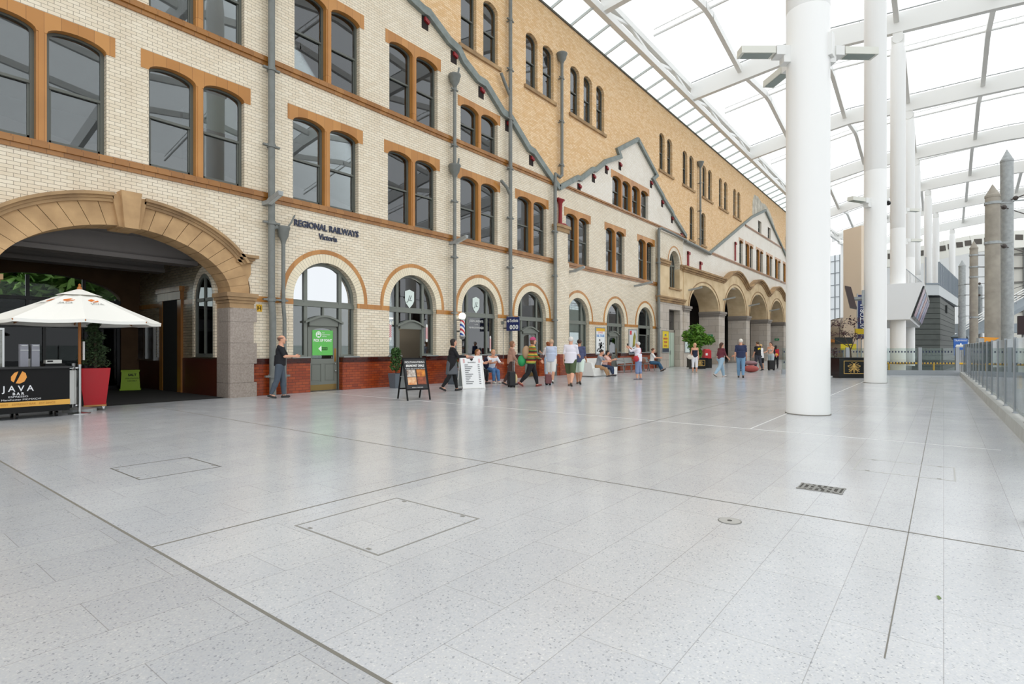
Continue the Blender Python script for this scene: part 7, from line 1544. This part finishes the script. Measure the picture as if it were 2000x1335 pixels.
# reader by the tower
W, j = person('seated person in white printed tee and blue jeans near the tower bay', (30.7, 13.55), -70, 1.74, ((76, 58), (84, 50)), ((35, 10, 55), (35, 10, 55)), 6, seat=0.45, top=('#e6e6e4', 0.45, -0.06), bot=('#355a78', 'trousers', 0.95), shoes='#2a2522', hair=('#6a4630', 'short'), nod=10)
bag('tote_bag', 'brown leather bag on the bench beside the seated person near the tower bay', 'bag', lambda p: tuple(p), (30.1, 13.8, 0.62), (0.22, 0.14, 0.17), '#7a5240')
# lady with the white handbag
W, j = person('blonde woman in navy vest and white cropped trousers with a white handbag', (30.75, 11.0), -150, 1.64, ((3, 3), (-3, 5)), ((0, 8, 20), (6, 12, 70)), 1, fem=True, top=('#232a40', 0.0, -0.04, 'tank'), bot=('#efeef2', 'trousers', 0.75), shoes='#b8a89a', hair=('#d9b98a', 'bob'), turn=30)
bag('handbag', 'white handbag on the arm of the blonde woman in navy', 'bag', W, j['EL'][1] + A3([0.06, 0.03, -0.2]), (0.08, 0.18, 0.14), '#ece6dc', [[j['EL'][1] + A3([0.06, -0.1, -0.12]), j['EL'][1] + A3([0.02, 0.0, 0.03]), j['EL'][1] + A3([0.06, 0.14, -0.12])]])
# couple in jeans
W, j = person('brown haired woman in maroon top and light jeans striding beside the man in navy', (26.65, 8.3), -30, 1.66, ((24, 10), (-22, 20)), ((-14, 6, 16), (18, 5, 30)), 5, fem=True, top=('#6a2f3a', 0.6, 0.0), bot=('#9db8cb', 'wide', 0.97), shoes='#cfc4bc', hair=('#4f3428', 'long'))
W, j = person('white haired man in navy tee and blue jeans walking away along the concourse', (26.7, 7.4), 15, 1.78, ((10, 6), (-10, 12)), ((-6, 12, 14), (10, 10, 20)), 2, top=('#2b3454', 0.42, -0.03), bot=('#6f94b4', 'trousers', 0.97), shoes='#3a352c', hair=('#e2ddd2', 'short'), skin=M('skin_pink'))
bag('holdall', 'dusty red holdall on the floor behind the man in navy tee', 'bag', lambda p: tuple(p), (33.0, 8.6, 0.2), (0.3, 0.42, 0.2), '#a8524c'); bag('holdall', 'grey and red bag stacked above the dusty red holdall', 'bag', lambda p: tuple(p), (33.2, 8.7, 0.52), (0.24, 0.4, 0.13), '#8e6f74')
# group by the arcade
W, j = person('person in black tee with a yellow back patch and black jeans in the far group', (35.9, 8.95), 60, 1.76, ((10, 4), (-12, 10)), ((4, 10, 18), (6, 10, 20)), 2, top=('#15151a', 0.45, -0.02), bot=('#3d3f48', 'trousers', 0.96), shoes='#1c1c1f', hair=('#5a4630', 'short'))
q0 = j['nk'] + A3([-0.02, -0.135, -0.1]); P_ = [W(q0 + A3(d)) for d in ((-0.09, 0, -0.09), (0.11, 0, -0.06), (0.11, 0, 0.05), (-0.09, 0, 0.02), (-0.09, 0.03, -0.09), (0.11, 0.03, -0.06), (0.11, 0.03, 0.05), (-0.09, 0.03, 0.02))]
o = MB().hexa(P_).build('back_patch', M('patch_yellow', '#e8c81c', 0.7)); pr_ = [c for c in bpy.data.objects if c.name.startswith('person') and c.get('label', '').startswith('person in black tee with a yellow')][0]
o.parent = pr_; o.matrix_parent_inverse = (Matrix.Translation(pr_.location) @ pr_.rotation_euler.to_matrix().to_4x4()).inverted()
W, j = person('blond person in white tee and black shorts in the middle of the far group', (36.9, 9.0), 75, 1.6, ((4, 4), (-4, 6)), ((10, 8, 30), (10, 8, 30)), 4, top=('#efeeee', 0.45, -0.1), bot=('#1d1d22', 'wide', 0.46), shoes='#e2e0dc', hair=('#d2ae78', 'short'))
W, j = person('woman in pale halter top and light jeans facing left in the far group', (37.4, 8.55), 165, 1.72, ((5, 4), (-6, 6)), ((26, 8, 52), (26, 8, 52)), 2, fem=True, top=('#cdbcae', 0.0, 0.06, 'tank'), bot=('#b3c3c8', 'wide', 0.96), shoes='#d8cfc2', hair=('#3f2a22', 'bun'))
suitcase('black cabin suitcase standing between the black tee and the halter top', 36.6, 8.35, math.radians(-50), '#141416', 0.62)
W, j = person('person in black top and blue jeans with white trainers behind the halter top', (39.0, 8.9), -20, 1.7, ((20, 8), (-16, 16)), ((8, 8, 24), (8, 8, 24)), 3, top=('#1a1d26', 0.6, -0.02), bot=('#7ea3c4', 'trousers', 0.96), shoes='#efefef', hair=('#4a382c', 'short'))
W, j = person('person in red and yellow top and black trousers at the right of the far group', (40.5, 8.95), 20, 1.55, ((6, 4), (-6, 8)), ((10, 10, 40), (10, 10, 40)), 6, fem=True, top=('#b3232e', 0.8, -0.02), bot=('#18181c', 'trousers', 0.96), shoes='#2a2a2a', hair=('#1f1a1a', 'long'))
bag('hip_bag', 'yellow orange bag worn at the waist of the person in red', 'bag', W, j['P0'] + A3([0.02, -0.13, 0.1]), (0.2, 0.09, 0.09), '#e8a81c')
W, j = person('person in royal blue top behind the man in navy tee', (36.3, 9.9), 40, 1.62, ((4, 4), (-4, 6)), ((10, 8, 30), (10, 8, 30)), 3, top=('#233f8a', 0.7, -0.04), bot=('#2c2f3a', 'trousers', 0.96), shoes='#222222', hair=('#6a4a30', 'short'))
W, j = person('person in peach top holding luggage behind the man in navy tee', (34.6, 9.6), 120, 1.58, ((4, 4), (-4, 6)), ((20, 8, 40), (20, 8, 40)), 8, fem=True, top=('#d9a184', 0.5, -0.02), bot=('#3a3440', 'trousers', 0.96), shoes='#222222', hair=('#7a4a2a', 'bob'))

bag('paper_bag', 'cream paper bag on the floor between the bench and the black suitcase', 'bag', lambda p: tuple(p), (16.75, 12.95, 0.2), (0.13, 0.1, 0.2), '#e2cf9a')
